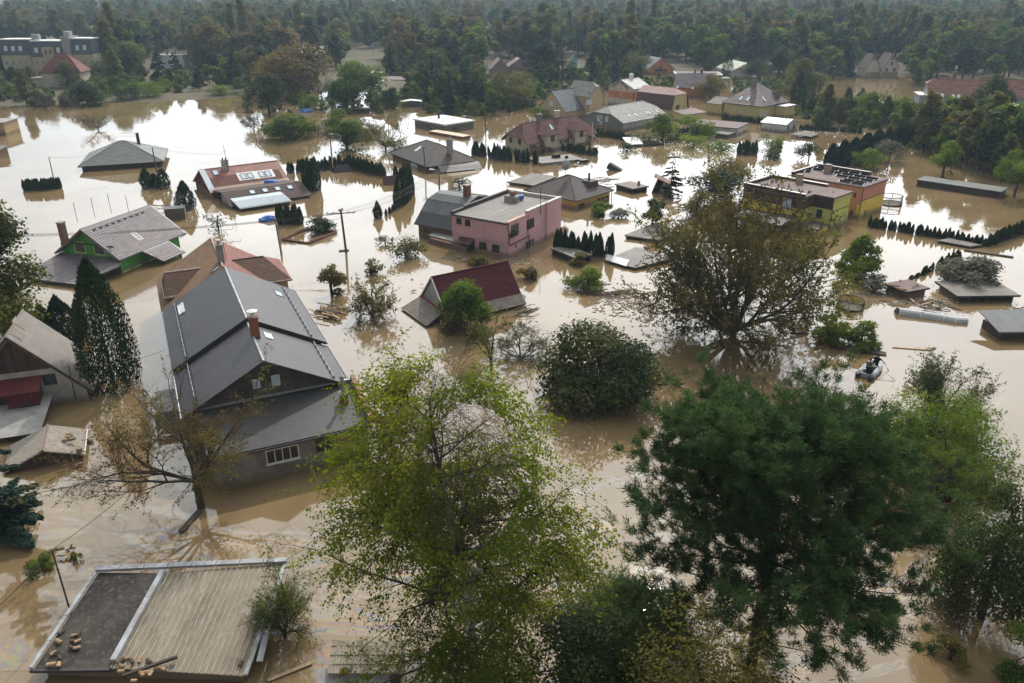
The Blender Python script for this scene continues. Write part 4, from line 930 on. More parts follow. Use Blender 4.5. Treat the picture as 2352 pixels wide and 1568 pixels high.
# terrace with flat roof at the waterline
t3 = thing('terrace_lean_to', 'low flat terrace roof just above the water between pink house and brown wing', 'shed', (0, 0, 0))
q = [at(*Z4(215, 785), .85), at(*Z4(640, 890), .85), at(*Z4(640, 770), .95), at(*Z4(370, 720), .95)]
r = slab(t3, q, .16, CONC, 'terrace_roof'); MB().prism([(p.x, p.y, -1.2) for p in [at(*Z4(245, 820), .8), at(*Z4(800, 960), .8), at(*Z4(690, 790), .8), at(*Z4(385, 740), .8)]], (0, 0, 1.85)).build('wall', BRW, t3)
q2 = [at(*Z4(640, 885), .8), at(*Z4(790, 930), .75), at(*Z4(720, 850), .8), at(*Z4(640, 800), .85)]; slab(t3, q2, .1, METAL, 'metal_edge')
for x, y in ((460, 905), (640, 935), (710, 950)):
 p = at(*Z4(x, y), .3); MB().box((p.x - .3, p.y - .5, -.3), (p.x + .3, p.y + .1, .45)).build('opening', GLASS, t3)
# ochre hip roof house behind the pink one
OCH = mat('render_yellow_ochre', (.6, .4, .12), (.5, .33, .1), .88, .8)
t = thing('ochre_hip_roof_house', 'ochre walled house with dark pyramid roof and satellite dish, right behind the pink house', 'house', (9.28, 112.54, 0), R_(46.79))
L, W, he, hr = 9.03, 10.17, 1.35, 3.65
pl, RR = hip_y(t, L, W, he, hr, 4.9, DH, OCH, o=.4, tile=(.9, .45, .015, 90))
win_px(t, 'y', .4, -1, Z5(945, 530), Z5(1020, 462), DKFRAME, GLASS, bars=1)
for a, b in (((1185, 445), (1222, 400)), ((1237, 430), (1272, 385)), ((1290, 408), (1325, 370))): win_px(t, 'y', .4, -1, Z5(*a), Z5(*b), DKFRAME, GLASS, fr=.06)
p = on_plane(t, Z5(1135, 270), (0, 1.7, 0), (0, 1, 0)); MB().prism([(p.x - .9, 1.5, 1.9), (p.x + .9, 1.5, 1.9), (p.x + .9, 1.5, 3.0), (p.x - .9, 1.5, 3.0)], (0, 2.2, 0)).build('dormer', DH, t)
pipe(t, [(p.x - .2, 2.4, 2.9), (p.x - .2, 2.4, 4.1)], .16, METALD, 'flue'); pipe(t, [(L - .3, .1, he), (L - .2, .2, -.4)], .06, METALD)
dp = frame_of(t) @ Vector((4.3, 5.6, 3.5))
def dish(loc, yaw, r, label, m=None, hh=1.5):
 d = thing('satellite_dish', label, 'dish', loc, yaw)
 MB().tube([(0, 0, -.3), (0, 0, hh)], .035, 6).build('mast', METALD, d)
 n = 18; b = MB(); rings = [(r * k / 4, .32 * r * (k / 4) ** 2) for k in range(5)]
 V = [(rr * math.cos(2 * math.pi * j / n), z, rr * math.sin(2 * math.pi * j / n) + hh) for rr, z in rings for j in range(n)]
 b.v = [(x, -.12 - .3 * r + z, q) for x, z, q in V] + [(x, -.10 - .3 * r + z, q) for x, z, q in V]; N = n * 5
 for k in range(4):
  for j in range(n):
   j2 = (j + 1) % n; f = (k * n + j, k * n + j2, (k + 1) * n + j2, (k + 1) * n + j); b.f += [f, tuple(N + i for i in f[::-1])]
 b.build('reflector', m or mat('dish_grey', (.4, .4, .39), (.28, .28, .27), .6, 3), d)
 MB().tube([(0, -.3 * r, hh - r), (0, -.9 * r, hh)], .018, 5).box((-.06, -.98 * r, hh - .06), (.06, -.85 * r, hh + .06)).build('feed_arm', METALD, d)
 return d
dish(dp, R_(20), .75, 'round grey satellite dish on the ridge of the ochre hip roof', hh=1.6)
# flat sheds awash behind it
FELTD = mat('felt_drab', (.2, .18, .15), (.13, .115, .1), .85, .7, .3, 20, c3=(.26, .24, .2), rnd=.1)
def shed(name, label, x, y, yaw, L, W, h, rm, wm, o=.2, th=.14, strips=1.0, along='x', open_front=False):
 t = thing(name, label, 'shed', (x, y, 0), R_(yaw))
 flat_roof(t, 0, 0, L, W, h, rm, th, strips, along)
 if not open_front: MB().box((o, o, -1.3), (L - o, W - o, h - th)).build('wall', wm, t)
 else:
  MB().box((o, W - o - .1, -1.3), (L - o, W - o, h - th)).box((o, o, -1.3), (o + .1, W - o - .1, h - th)).box((L - o - .1, o, -1.3), (L - o, W - o - .1, h - th)).build('wall', wm, t)
  pm = MB().box((0, 0, -1.3), (.12, .12, h - th - .1)).mesh('post', WOODD)
  n = max(2, int(L / 1.6))
  for i in range(1, n): link('post', pm, t, (o + (L - 2 * o) * i / n, o, 0))
 MB().box((-.02, -.03, h - th - .04), (L + .02, -.001, h + .02)).box((-.03, -.001, h - th - .04), (-.001, W, h + .02)).build('fascia', METALD, t)
 return t
shed('flat_shed', 'flat felt shed roof littered with debris at water level left of the ochre house', 3.54, 126.37, 57.84, 7.73, 4.9, .42, FELTD, BRW)
ts = shed('flat_hut', 'small dark hut with flat felt roof and stub chimney right of the ochre house', 18.83, 122.22, 33.86, 3.37, 4.3, .78, FELTD, WOODD, open_front=True)
chimney(ts, 2.3, 1.2, .78, 1.35, .3, .3, BRICK)
# steep maroon roof
MAROON = mat('tile_maroon', (.075, .014, .018), (.055, .012, .015), .75, .7, spec=.15, rnd=.1)
SLATEB = mat('tile_grey_brown', (.19, .16, .13), (.12, .1, .085), .8, 1.6, .3, 16, c3=(.24, .21, .18), rnd=.16)
GABW = mat('gable_grey_white', (.42, .43, .43), (.3, .3, .29), .9, 1)
t = thing('maroon_roofed_house', 'small gable with steep maroon roof and grey tiled skirts, standing in water to the eaves', 'house', (-6.53, 71.25, 0), R_(32.61))
L, W, hf, hr = 8.89, 4.97, 1.13, 3.85
pl, RR = pitched(t, L, W, hf, hr, wm=GABW, rm=MAROON, o=.1, og=.12, th=.12, z0=-1.5)
for k in RR: cover(RR[k], pl[k], 1.1, .3, MAROON, .022, 150 if k == 'front' else 0, 'roof_tile')
P = [Vector((-.3, -.95, .32)), Vector((L, -.95, .32)), Vector((L, .0, hf - .01)), Vector((0, .0, hf - .01))]; r = slab(t, P, .1, SLATEB, 'skirt_roof'); cover(r, P, .3, .3, SLATEB, .03, 90, 'slate')
P = [Vector((L, W + .95, .32)), Vector((-.3, W + .95, .32)), Vector((0, W, hf)), Vector((L, W, hf))]; slab(t, P, .1, SLATEB, 'skirt_roof')
A, B, C_, D_ = Vector((-2.15, W + .3, .16)), Vector((-2.15, -.3, .16)), Vector((-.02, -.05, hf - .03)), Vector((-.02, W + .05, hf - .03))
r = slab(t, [A, B, C_, D_], .1, SLATEB, 'pent_roof'); cover(r, [A, B, C_, D_], .32, .3, SLATEB, .03, 130, 'slate')
MB().bar((-.06, -.1, hf + .02), (-.06, W + .1, hf + .02), .08, .14).build('fascia', mat('red_paint', (.3, .05, .04), (.2, .04, .035), .6, 3), t)
for y, z in ((0, hf), (W, hf)): MB().bar((.0, y, z), (0, W / 2, hr), .1, .14).build('verge_board', WHITE, t)
MB().box((-1.7, .2, -1.4), (-.1, W - .2, .1)).box((.5, -.6, -1.4), (L - .4, -.1, .3)).build('low_wall', WOODD, t)
P = [Vector((L, -.6, .4)), Vector((L + 1.0, .6, .42)), Vector((L + .9, W, .5)), Vector((L, W, .9))]; slab(t, P, .08, SLATEB, 'end_roof')
# brown, lime and salmon duplex
CLAD = mat('cladding_brown', (.055, .026, .024), (.042, .022, .02), .8, 1, rnd=.12)
LIME = mat('render_lime', (.6, .6, .17), (.47, .47, .14), .88, .7); YEL_ = mat('render_yellow', (.72, .54, .1), (.6, .44, .08), .88, .7); SALM = mat('render_salmon', (.56, .26, .17), (.46, .21, .14), .88, .6)
FELTB = mat('felt_brown', (.155, .105, .095), (.12, .08, .074), .8, .4, .2, 20, c3=(.18, .125, .115), rnd=.06)
t = thing('duplex_half', 'flat-roofed duplex half clad in brown boards over yellow and lime walls', 'house', (42.2, 102.53, 0), R_(42.47))
L, W, h, s_, p_ = 4.84, 11.82, 4.26, 2.8, 2.58; zc = 2.55
MB().box((0, 0, -1.5), (L, s_, h - .16)).build('wall', LIME, t)
MB().box((-p_, s_, -1.5), (L, W, zc)).build('front_wall', YEL_, t); MB().box((-p_ + .002, s_ - .012, -1.5), (0, s_, zc)).build('return_wall', LIME, t)
MB().box((-p_ - .02, s_ - .02, zc), (L, W, h - .16)).box((-.02, .02, zc), (-.0, s_ - .02, h - .16)).build('cladding', CLAD, t)
bd = MB().box((0, 0, 0), (.03, W - s_ + .04, .235)).mesh('board', CLAD); bs = MB().box((0, 0, 0), (p_, .03, .235)).mesh('board', CLAD); bi = MB().box((0, 0, 0), (.03, s_ - .06, .235)).mesh('board', CLAD)
for i in range(6):
 z = zc + .02 + i * .25
 link('board', bd, t, (-p_ - .052, s_ - .02, z)); link('board', bs, t, (-p_ - .02, s_ - .052, z)); link('board', bi, t, (-.052, .03, z))
r = flat_roof(t, -p_ - .1, s_ - .1, L + .15, W, h - .02, FELTB, .2, 1.0, 'y'); r2 = flat_roof(t, -.12, -.12, L + .15, s_ - .1, h - .02, FELTB, .2, 1.0, 'y')
mb = MB(); mb.box((-p_ - .16, s_ - .14, h - .02), (-p_ + .12, W + .1, h + .36)).build('front_parapet', CLAD, t); MB().box((-p_ - .2, s_ - .18, h + .36), (-p_ + .16, W + .14, h + .42)).build('coping', WHITE, t)
MB().box((-p_ + .12, W - .2, h - .02), (L, W + .1, h + .36)).build('side_parapet', CLAD, t); c_ = MB()
for i in range(6): c_.box((-p_ + .17 + i * 1.22, W - .25, h + .36), (-p_ + .17 + i * 1.22 + 1.19, W + .15, h + .42))
c_.build('coping', COPP, t)
MB().box((L - .05, s_ + .8, h - .02), (L + .3, W, h + .3)).build('rear_parapet', CLAD, t); MB().box((L - .08, s_ + .7, h + .3), (L + .34, W, h + .36)).build('coping', WHITE, t)
p = on_plane(t, Z7(950, 390), (0, 0, h), (0, 0, 1)); ch = chimney(t, p.x + .2, p.y, h - .1, h + 1.2, .75, .75, mat('chimney_stained', (.42, .35, .28), (.25, .15, .1), .9, 3), METALD)
for q in ((820, 322), (600, 398), (1232, 418), (1445, 522), (1008, 405)):
 p = on_plane(t, Z7(*q), (0, 0, h), (0, 0, 1)); pipe(t, [(p.x, p.y, h - .05), (p.x, p.y, h + .28)], .045, METALD, 'vent')
win_px(t, 'x', -p_ - .052, -1, Z7(712, 735), Z7(870, 605), BRNFRAME, GLASSL, fr=.08, bars=1, sill=WHITE); win_px(t, 'x', 0, -1, Z7(1200, 860), Z7(1298, 765), DKFRAME, GLASS, fr=.06, sill=PIPE)
pipe(t, [(-.1, -.06, h - .2), (-.1, -.06, -.4)], .05, METALD); MB().box((.05, -.03, 2.28), (L, -.001, 2.38)).build('joint_strip', METALD, t)
a, b = on_plane(t, Z7(1555, 1000), (0, 0, 0), (0, -1, 0)), on_plane(t, Z7(1600, 855), (0, 0, 0), (0, -1, 0)); MB().box((a.x, -.05, -1.2), (b.x - .15, 0.02, b.z)).build('door', WHITE, t)
# bay with small flat roof in the corner
q = [on_plane(t, Z7(*k), (0, 0, 1.05), (0, 0, 1)) for k in ((970, 965), (1225, 1040), (1390, 975), (1130, 895))]
q[2].y = min(q[2].y, -.05 + 0 * q[2].y) if False else q[2].y
slab(t, q if plane_of(q)[3].z > 0 else q[::-1], .1, METALD, 'bay_roof'); c0 = sum(q, Vector()) / 4
MB().prism([(c0.x + (k.x - c0.x) * .94, c0.y + (k.y - c0.y) * .94, -1.3) for k in q], (0, 0, 2.24)).build('bay_wall', YEL_, t)
zz = [on_plane(t, Z7(*k), (q[1].x + .09, 0, 0), (1, 0, 0)) for k in ((1068, 1085), (1152, 1045))]; MB().box((q[1].x - .02, min(zz[0].y, zz[1].y), min(zz[0].z, zz[1].z)), (q[1].x + .3, max(zz[0].y, zz[1].y), max(zz[0].z, zz[1].z))).build('bay_window', GLASS, t)
# dark canopy and carport left of it
q = [on_plane(t, Z7(*k), (0, 0, 1.75), (0, 0, 1)) for k in ((40, 850), (700, 985), (945, 845), (150, 730))]
slab(t, q if plane_of(q)[3].z > 0 else q[::-1], .14, TAR, 'canopy_roof'); bars_ = MB().box((0, 0, 0), (.05, 2.6, .1)).mesh('slat', WOODD)
for i in range(6): link('slat', bars_, t, (q[1].x + .3, q[1].y + .2, .05 + i * .26))
for k in (q[0], q[1], (q[0] + q[1]) / 2): MB().box((k.x + .15, k.y + .1 - .3 * (k is q[0]), -1.2), (k.x + .29, k.y + .24 - .3 * (k is q[0]), 1.6)).build('post', WOODD, t)
t = thing('duplex_half', 'flat-roofed duplex half with salmon and yellow walls and rows of roof frames', 'house', (48.06, 107.59, 0), R_(43.0))
L, W, h = 7.35, 10.66, 4.44
MB().box((0, .004, -1.5), (.02, W, h - .16)).box((.02, .004, 2.45), (L, W, h - .16)).build('wall', SALM, t); MB().box((.021, 0, -1.5), (L, W - .01, 2.45)).build('lower_wall', YEL_, t)
MB().box((.02, -.03, 2.4), (L, -.001, 2.5)).build('joint_strip', METALD, t)
MB().box((-.03, -.02, -1.5), (-.001, .5, 1.9)).build('corner_panel', YEL_, t)
flat_roof(t, -.15, -.15, L + .15, W, h - .02, FELTB, .2, 1.0, 'y')
MB().box((L - .15, 2.6, h - .02), (L + .15, W + .1, h + .5)).build('rear_parapet', CLAD, t); MB().box((L - .2, 2.5, h + .5), (L + .2, W + .15, h + .56)).build('coping', COPP, t)
MB().box((-.1, W - .2, h - .02), (L - .15, W + .1, h + .38)).build('side_parapet', CLAD, t); MB().box((-.1, W - .25, h + .38), (L - .2, W + .15, h + .44)).build('coping', COPP, t)
p = on_plane(t, Z7(1350, 240), (0, 0, h), (0, 0, 1)); chimney(t, p.x + .2, p.y, h - .1, h + 1.15, .8, .8, MATS['chimney_stained'], METALD)
for a, b in (((1730, 572), (1775, 525)), ((1688, 820), (1728, 775))): win_px(t, 'x', 0, -1, Z7(*a), Z7(*b), DKFRAME, GLASS, fr=.06, sill=PIPE)
win_px(t, 'y', 0, -1, Z7(1880, 845), Z7(1910, 760), DKFRAME, GLASS, fr=.05); pipe(t, [(-.08, -.06, h - .2), (-.08, -.06, -.4)], .05, METALD)
# mounting frames: long dark rails on triangular brackets
FR = mat('frame_black', (.02, .02, .022), (.03, .03, .03), .5, 2); ALU = mat('bracket_alu', (.6, .61, .62), (.45, .46, .47), .4, 2, metal=.5)
bkt = MB().bar((-.3, 0, 0), (.28, 0, .02), .05, .04).bar((.28, 0, 0), (.28, 0, .34), .05, .04).bar((-.3, 0, .03), (.28, 0, .34), .05, .04).mesh('bracket', ALU)
def rail(x, ya, yb):
 o = MB().box((x - .02, ya, h + .04), (x + .02, yb, h + .36)).bar((x - .3, ya, h + .05), (x - .3, yb, h + .05), .05, .05).build('mounting_rail', FR, t)
 n = max(1, int((yb - ya) / 1.5))
 for i in range(n + 1): link('bracket', bkt, o, (x - .1, ya + (yb - ya) * i / n, h + .02))
for q0, q1 in (((1200, 130), (1830, 250)), ((1120, 155), (1440, 235)), ((970, 190), (1130, 225)), ((1430, 210), (2100, 340)), ((1500, 265), (2040, 360)), ((1600, 325), (1950, 395)), ((1520, 348), (1880, 425))):
 A, B = on_plane(t, Z7(*q0), (0, 0, h + .2), (0, 0, 1)), on_plane(t, Z7(*q1), (0, 0, h + .2), (0, 0, 1)); x = (A.x + B.x) / 2; rail(max(.6, min(L - .7, x)), max(.3, min(A.y, B.y)), min(W - .5, max(A.y, B.y)))
MB().box((L + .15, .4, 1.0), (L + 1.0, 2.4, 3.6)).build('rear_annex', CLAD, t)
pl_ = MB(); pl_.bar((L + .2, 2.0, h - .3), (L + .5, 2.6, h + .6), .1, .06).bar((L + .2, 5.0, h), (L + .6, 4.7, h + .7), .1, .06).build('loose_batten', WOODF, t)
# sheds on the right
shed('long_shed', 'long dark stable shed with grey flat roof on the right', 73.7, 118.37, 46.37, 3.69, 12.17, 1.0, mat('felt_green_grey', (.15, .155, .14), (.11, .115, .1), .8, .6), WOODD, o=.15, along='y', th=.18)
shed('brown_hut', 'small brown hut with firewood strewn along the edge of its sloping roof', 40.4, 76.64, 21.11, 3.38, 2.85, .85, FELTB, mat('board_red_brown', (.16, .06, .04), (.1, .045, .03), .85, 2), o=.25)
ts = shed('wide_shelter', 'wide open shelter with weathered grey felt roof and a chimney stub', 45.3, 75.6, 1.51, 6.52, 4.49, .78, FELTD, mat('board_dark_red', (.1, .05, .035), (.06, .035, .028), .85, 2), o=.4, open_front=True)
chimney(ts, 5.55, 4.3, .5, 1.5, .32, .32, mat('brick_orange', (.3, .15, .09), (.2, .1, .06), .9, 4))
t = shed('carport', 'grey flat carport roof beside the pink house at the thuja hedge', 7.51, 88.33, 34.99, 2.49, 4.84, .75, FELTG, TAR, o=.15, open_front=True)
# metal roofed shed at the right edge
t = thing('metal_roofed_shed', 'shed with dark ribbed metal roof at the right edge', 'shed', at(*Y6(1955, 1180), .9) * 1.0, R_(2))
t.location.z = 0; P = [Vector((0, 0, .9)), Vector((5.5, 0, .9)), Vector((5.5, 3.6, 1.6)), Vector((0.0, 3.6, 1.6))]
SEAM = mat('metal_seam_dark', (.085, .085, .09), (.06, .06, .062), .5, .8, spec=.45, rnd=.15); r = slab(t, P, .06, SEAM); cover(r, P, .42, 5, SEAM, .015, 40, 'metal_sheet', False, 'rib3')
MB().box((.5, .5, -1.3), (5.2, 3.3, .8)).build('wall', WOODD, t); gutter(t, (-.05, -.06, .82), (5.6, -.06, .82), METALD); pipe(t, [(.1, -.06, .8), (.4, .35, .35), (.45, .45, -.4)], .05, METALD)
# red tile double house
RT = mat('tile_red_brown', (.115, .045, .036), (.078, .034, .03), .8, .8, .3, 14, c3=(.15, .065, .05), rnd=.2)
CRM = mat('render_cream', (.55, .48, .36), (.4, .34, .25), .88, .7)
t = thing('red_tiled_double_house', 'double house with dark red tile roofs, two dormers and cream walls behind a hedge', 'house', (3.14, 153.08, 0), R_(40.74))
L, W, he, hr = 19.08, 7.85, 1.93, 5.28
pl, RR = pitched(t, L, W, he, hr, a0=2.33, a1=2.33, hh0=3.07, hh1=3.3, wm=CRM, rm=RT, o=.55, og=.6, edge=RT)
for k in RR: cover(RR[k], pl[k], .9, .36, RT, .035, 220 if k == 'front' else 60, 'roof_tile')
sl = (hr - he) / (W / 2)
for c0, c1, ys in ((4.0, 7.6, -1.1), (12.0, 15.4, -1.1)):          # dormers with hipped roofs over projecting bays
 MB().box((c0 + .25, -.35, -1.5), (c1 - .25, 2.5, 3.25)).build('bay_wall', CRM, t)
 A, B, C_ = Vector((c0 - .15, -.75, 3.2)), Vector((c1 + .15, -.75, 3.2)), Vector(((c0 + c1) / 2, .75, 4.55)); Rg = Vector(((c0 + c1) / 2, 3.2, 4.6)); yb = (3.2 - he) / sl
 for P in ([A, B, C_], [B, Vector((c1 + .15, yb, 3.2)), Rg, C_], [Vector((c0 - .15, yb, 3.2)), A, C_, Rg]):
  r = slab(t, P, .12, RT, 'dormer_roof'); cover(r, P, .9, .36, RT, .035, 60, 'roof_tile')
 cen = (c0 + c1) / 2; window(t, (cen - .1, -.36, 1.9), (1, 0, 0), (0, 0, 1), 1.0, 1.1, BRNFRAME, GLASS, fr=.1, sill=BRNFRAME)
 MB().box((cen - .9, -1.1, .55), (cen + .7, -.35, .68)).build('porch_canopy', METALD, t); MB().box((cen - .5, -.38, -1), (cen + .3, -.34, .4)).build('porch_opening', GLASS, t)
 pipe(t, [(c0 + .2, -.5, 1.8), (c0 + .15, -.4, 1.2), (c0 + .15, -.4, -.4)], .06, PIPE)
for y in (2.6, 5.2): window(t, (.59, y + .8, 1.5), (0, -1, 0), (0, 0, 1), .85, 1.1, BRNFRAME, GLASS, fr=.1)
for x in (9.0, 10.2, 10.9): window(t, (x, .54, .9), (1, 0, 0), (0, 0, 1), .6, .7, BRNFRAME, GLASS, fr=.08)
chimney(t, 6.9, 4.2, 4.4, 6.4, .9, .8, mat('chimney_grey', (.22, .2, .19), (.15, .14, .13), .9, 2), CONC, 1, METAL); chimney(t, 11.8, 4.4, 4.4, 6.6, .8, .8, CRM, METAL, 1, METALD)
skylight(t, plane_of(pl['front']), Z8(1130, 390), .8, 1.4, METALD, GLASSL, .1)
for xa in (.7, 3.3, 16.6):                                             # small red pent roofs
 P = [Vector((xa, -.9, .75)), Vector((xa + 2.2, -.9, .75)), Vector((xa + 1.6, .56, 1.5)), Vector((xa + .4, .56, 1.5))]; r = slab(t, P, .1, RT, 'pent_roof'); cover(r, P, .9, .36, RT, .03, 20, 'roof_tile')
pipe(t, [(15.9, -1.6, -1), (15.9, -1.6, 4.6)], .07, WHITE, 'white_flue')
# grey hall with half-hip roof
DIA = mat('sheet_grey_speckled', (.33, .31, .29), (.24, .225, .21), .8, .9, .3, 10, c3=(.4, .38, .35), rnd=.14)
t = thing('grey_hall_house', 'grey and yellow house with wide speckled grey half-hip roof and skylights', 'house', (24.55, 178.82, 0), R_(44.65))
L, W, he, hr = 16.93, 12.03, 1.85, 4.59; GRYW = mat('render_mid_grey', (.2, .2, .19), (.16, .16, .15), .9, .8); OR_Y = mat('render_orange_yellow', (.55, .32, .07), (.45, .27, .06), .88, .8); LGW = mat('render_pale_grey', (.45, .46, .46), (.33, .33, .33), .9, .7)
pl, RR = pitched(t, L, W, he, hr, a0=2.0, a1=2.0, hh0=3.41, hh1=3.41, wm=GRYW, rm=DIA, o=.4, og=.35, gm=GRYW, edge=DIA)
for k in RR: cover(RR[k], pl[k], 1.0, .5, DIA, .022, 150 if k == 'front' else 60, 'roof_slate')
MB().box((.33, .395, -1.5), (.36, W - .4, .35)).build('base_band', OR_Y, t); MB().box((.37, .38, -1.5), (L - .35, .41, he + .1)).build('side_render', LGW, t)
F_ = plane_of(pl['front'])
for q in ((1495, 590), (1590, 576), (1740, 546), (1780, 543), (1900, 523)): skylight(t, F_, Y1(*q), .75, 1.4, METALD, WHITE, .1)
for a, b in (((1025, 660), (1075, 590)), ((1145, 672), (1192, 602))): win_px(t, 'x', .35, -1, Y1(*a), Y1(*b), WHITE, GLASSL, fr=.1)
acm = MB().box((-.3, -.45, -.35), (0, .45, .35)).lathe([(.28, 0), (.28, .03)], 14, (0, 0, 0)).mesh('air_conditioner', WHITE)
for q in ((1088, 612), (1085, 690)):
 p = on_plane(t, Y1(*q), (.33, 0, 0), (1, 0, 0)); o = MB().box((.0, p.y - .45, p.z - .36), (.33, p.y + .45, p.z + .36)).build('air_conditioner', WHITE, t)
 f = MB(); n = 14; f.poly([(-.012, p.y + .1 + .27 * math.cos(2 * math.pi * j / n), p.z + .27 * math.sin(2 * math.pi * j / n)) for j in range(n)][::-1]); f.build('fan_grille', METALD, o)
a, b = on_plane(t, Y1(1725, 840), (0, .38, 0), (0, 1, 0)), on_plane(t, Y1(1810, 735), (0, .38, 0), (0, 1, 0)); MB().box((a.x, .33, -1), (b.x, .38, b.z)).build('garage_door', mat('door_rust', (.17, .07, .05), (.1, .05, .04), .8, 2), t)
gutter(t, (0, -.06, he - .05), (L, -.06, he - .05), METAL); pipe(t, [(.3, .3, he), (.3, .3, -.5)], .06, METALD)
gb = MB().bar((0, 0, 0), (0, 0, .25), .05, .05).mesh('snow_guard', METALD)
for i in range(20): link('snow_guard', gb, t, (.5 + i * .83, .5, he + .5 * (hr - he) / (W / 2) + .05))
# cream L-shaped house
SLB = mat('slate_blue_grey', (.13, .14, .15), (.1, .107, .115), .6, .6, c3=(.2, .2, .2), rnd=.12); SLG = mat('slate_brown_grey', (.27, .25, .23), (.2, .19, .175), .75, .7, rnd=.12)
BEI = mat('render_beige', (.5, .39, .23), (.42, .32, .19), .9, .7)
t = thing('beige_l_shaped_house', 'beige house with slate gable roof and taller half-hipped cross wing', 'house', (12.89, 195.33, 0), R_(44.17))
L, W, he, hr = 6.9, 9.27, 1.9, 6.33
pl, RR = pitched(t, L + 4, W, he, hr, wm=BEI, rm=SLB, o=.25, og=.2, edge=METALD)
cover(RR['front'], pl['front'], 1.2, .7, SLB, .02, 120, 'slate'); win_px(t, 'x', .2, -1, Y1(335, 440), Y1(380, 382), WHITE, GLASSL, fr=.1); win_px(t, 'y', .25, -1, Y1(660, 590), Y1(725, 562), WHITE, GLASSL, fr=.08, bars=2)
chimney(t, 5.6, 5.4, 5.4, 7.2, .8, .6, METALD)
# cross wing running towards the viewer (-y)
xw0, xw1, yf, zw = L + .0, L + 5.6, -1.5, 5.0; xc = (xw0 + xw1) / 2; zr = 8.0
MB().box((xw0 + .2, yf, -1.5), (xw1 - .2, 6, zw)).build('wing_wall', BEI, t)
MB().prism([(xw0 + .2, yf + .003, zw), (xw1 - .2, yf + .003, zw), (xc + .8, yf + .003, zr - 1.0), (xc - .8, yf + .003, zr - 1.0)], (0, 7, 0)).build('wing_gable', BEI, t)
hl = [Vector((xw0 - .15, 6, zw - .25)), Vector((xw0 - .15, yf - .3, zw - .25)), Vector((xc - .75, yf - .3, zr - .95)), Vector((xc, yf + 1.6, zr)), Vector((xc, 6, zr))]
hr_ = [Vector((xw1 + .15, yf - .3, zw - .25)), Vector((xw1 + .15, 6, zw - .25)), Vector((xc, 6, zr)), Vector((xc, yf + 1.6, zr)), Vector((xc + .75, yf - .3, zr - .95))]
hf_ = [Vector((xc - .75, yf - .3, zr - .95)), Vector((xc + .75, yf - .3, zr - .95)), Vector((xc, yf + 1.6, zr))]
for P in (hl, hr_, hf_): r = slab(t, P, .14, SLG, 'wing_roof'); cover(r, P, 1.2, .7, SLG, .02, 60, 'slate')
win_px(t, 'y', yf, -1, Y1(872, 425), Y1(948, 355), WHITE, GLASSL, fr=.1, bars=2, sill=WHITE); win_px(t, 'y', yf, -1, Y1(868, 570), Y1(950, 535), WHITE, GLASSL, fr=.1, bars=1); win_px(t, 'y', yf, -1, Y1(912, 272), Y1(928, 248), DKFRAME, GLASS, fr=.05)
pipe(t, [(xw1 - .1, yf - .05, zw), (xw1 - .1, yf - .05, -.4)], .07, METALD); gutter(t, (0, -.06, he - .05), (L, -.06, he - .05), METALD)
# generic farther houses
def base_from(px, z=0.0): return at(*px, z)
def house_at(name, label, px, yaw, L, W, he, hr, wm, rm, cat='house', tile=(1.0, .5), z=0.0, lim=60, **k):
 p = at(*px, z); t = thing(name, label, cat, (p.x, p.y, 0), R_(yaw))
 pl, RR = pitched(t, L, W, he, hr, wm=wm, rm=rm, **k)
 if tile:
  for kk in RR: cover(RR[kk], pl[kk], tile[0], tile[1], rm, .03, lim if kk != 'back' else 0, 'roof_tile')
 return t, pl, RR
CRW = mat('render_white_cream', (.56, .52, .45), (.42, .39, .33), .9, .7); ORB = mat('render_orange', (.5, .2, .075), (.4, .165, .065), .88, .7)
# orange banded house: cross gables in white and grey sheets
t, pl, RR = house_at('orange_banded_house', 'cream house with an orange band and patchwork grey and white cross-gable roof', Y1(1552, 470), 42, 7.2, 9.2, 4.6, 6.6, CRW, mat('sheet_white_patchy', (.5, .49, .47), (.3, .3, .3), .6, 1.4, rnd=.15), tile=(1.0, .6), o=.3, og=.25)
MB().box((.23, .27, 1.9), (6.97, 8.93, 3.7)).build('orange_band', ORB, t)
P = [Vector((-.25, 8.6, 4.5)), Vector((-.25, 2.2, 4.5)), Vector((-.25, 5.4, 6.4))]
for P in ([Vector((-.3, 2.1, 4.55)), Vector((3.2, 2.1, 4.9)), Vector((3.2, 4.9, 6.5)), Vector((-.3, 4.9, 6.45))], [Vector((3.2, 7.7, 4.9)), Vector((-.3, 7.7, 4.55)), Vector((-.3, 4.9, 6.45)), Vector((3.2, 4.9, 6.5))]): slab(t, P, .12, SLB, 'cross_roof')
MB().prism([(.22, 2.5, 4.4), (.22, 7.3, 4.4), (.22, 4.9, 6.2)], (.2, 0, 0)).build('cross_gable', CRW, t)
chimney(t, 4.4, 4.8, 6.2, 7.7, .8, .8, WHITE)
for a, b in (((1365, 310), (1388, 255)), ((1270, 370), (1302, 340))): win_px(t, 'x', .22, -1, Y1(*a), Y1(*b), WHITE, GLASS, fr=.12)
win_px(t, 'y', .26, -1, Y1(1612, 312), Y1(1660, 255), WHITE, GLASSL, fr=.1, bars=1); pipe(t, [(.2, .2, 4.5), (.2, .2, 0)], .08, METALD)
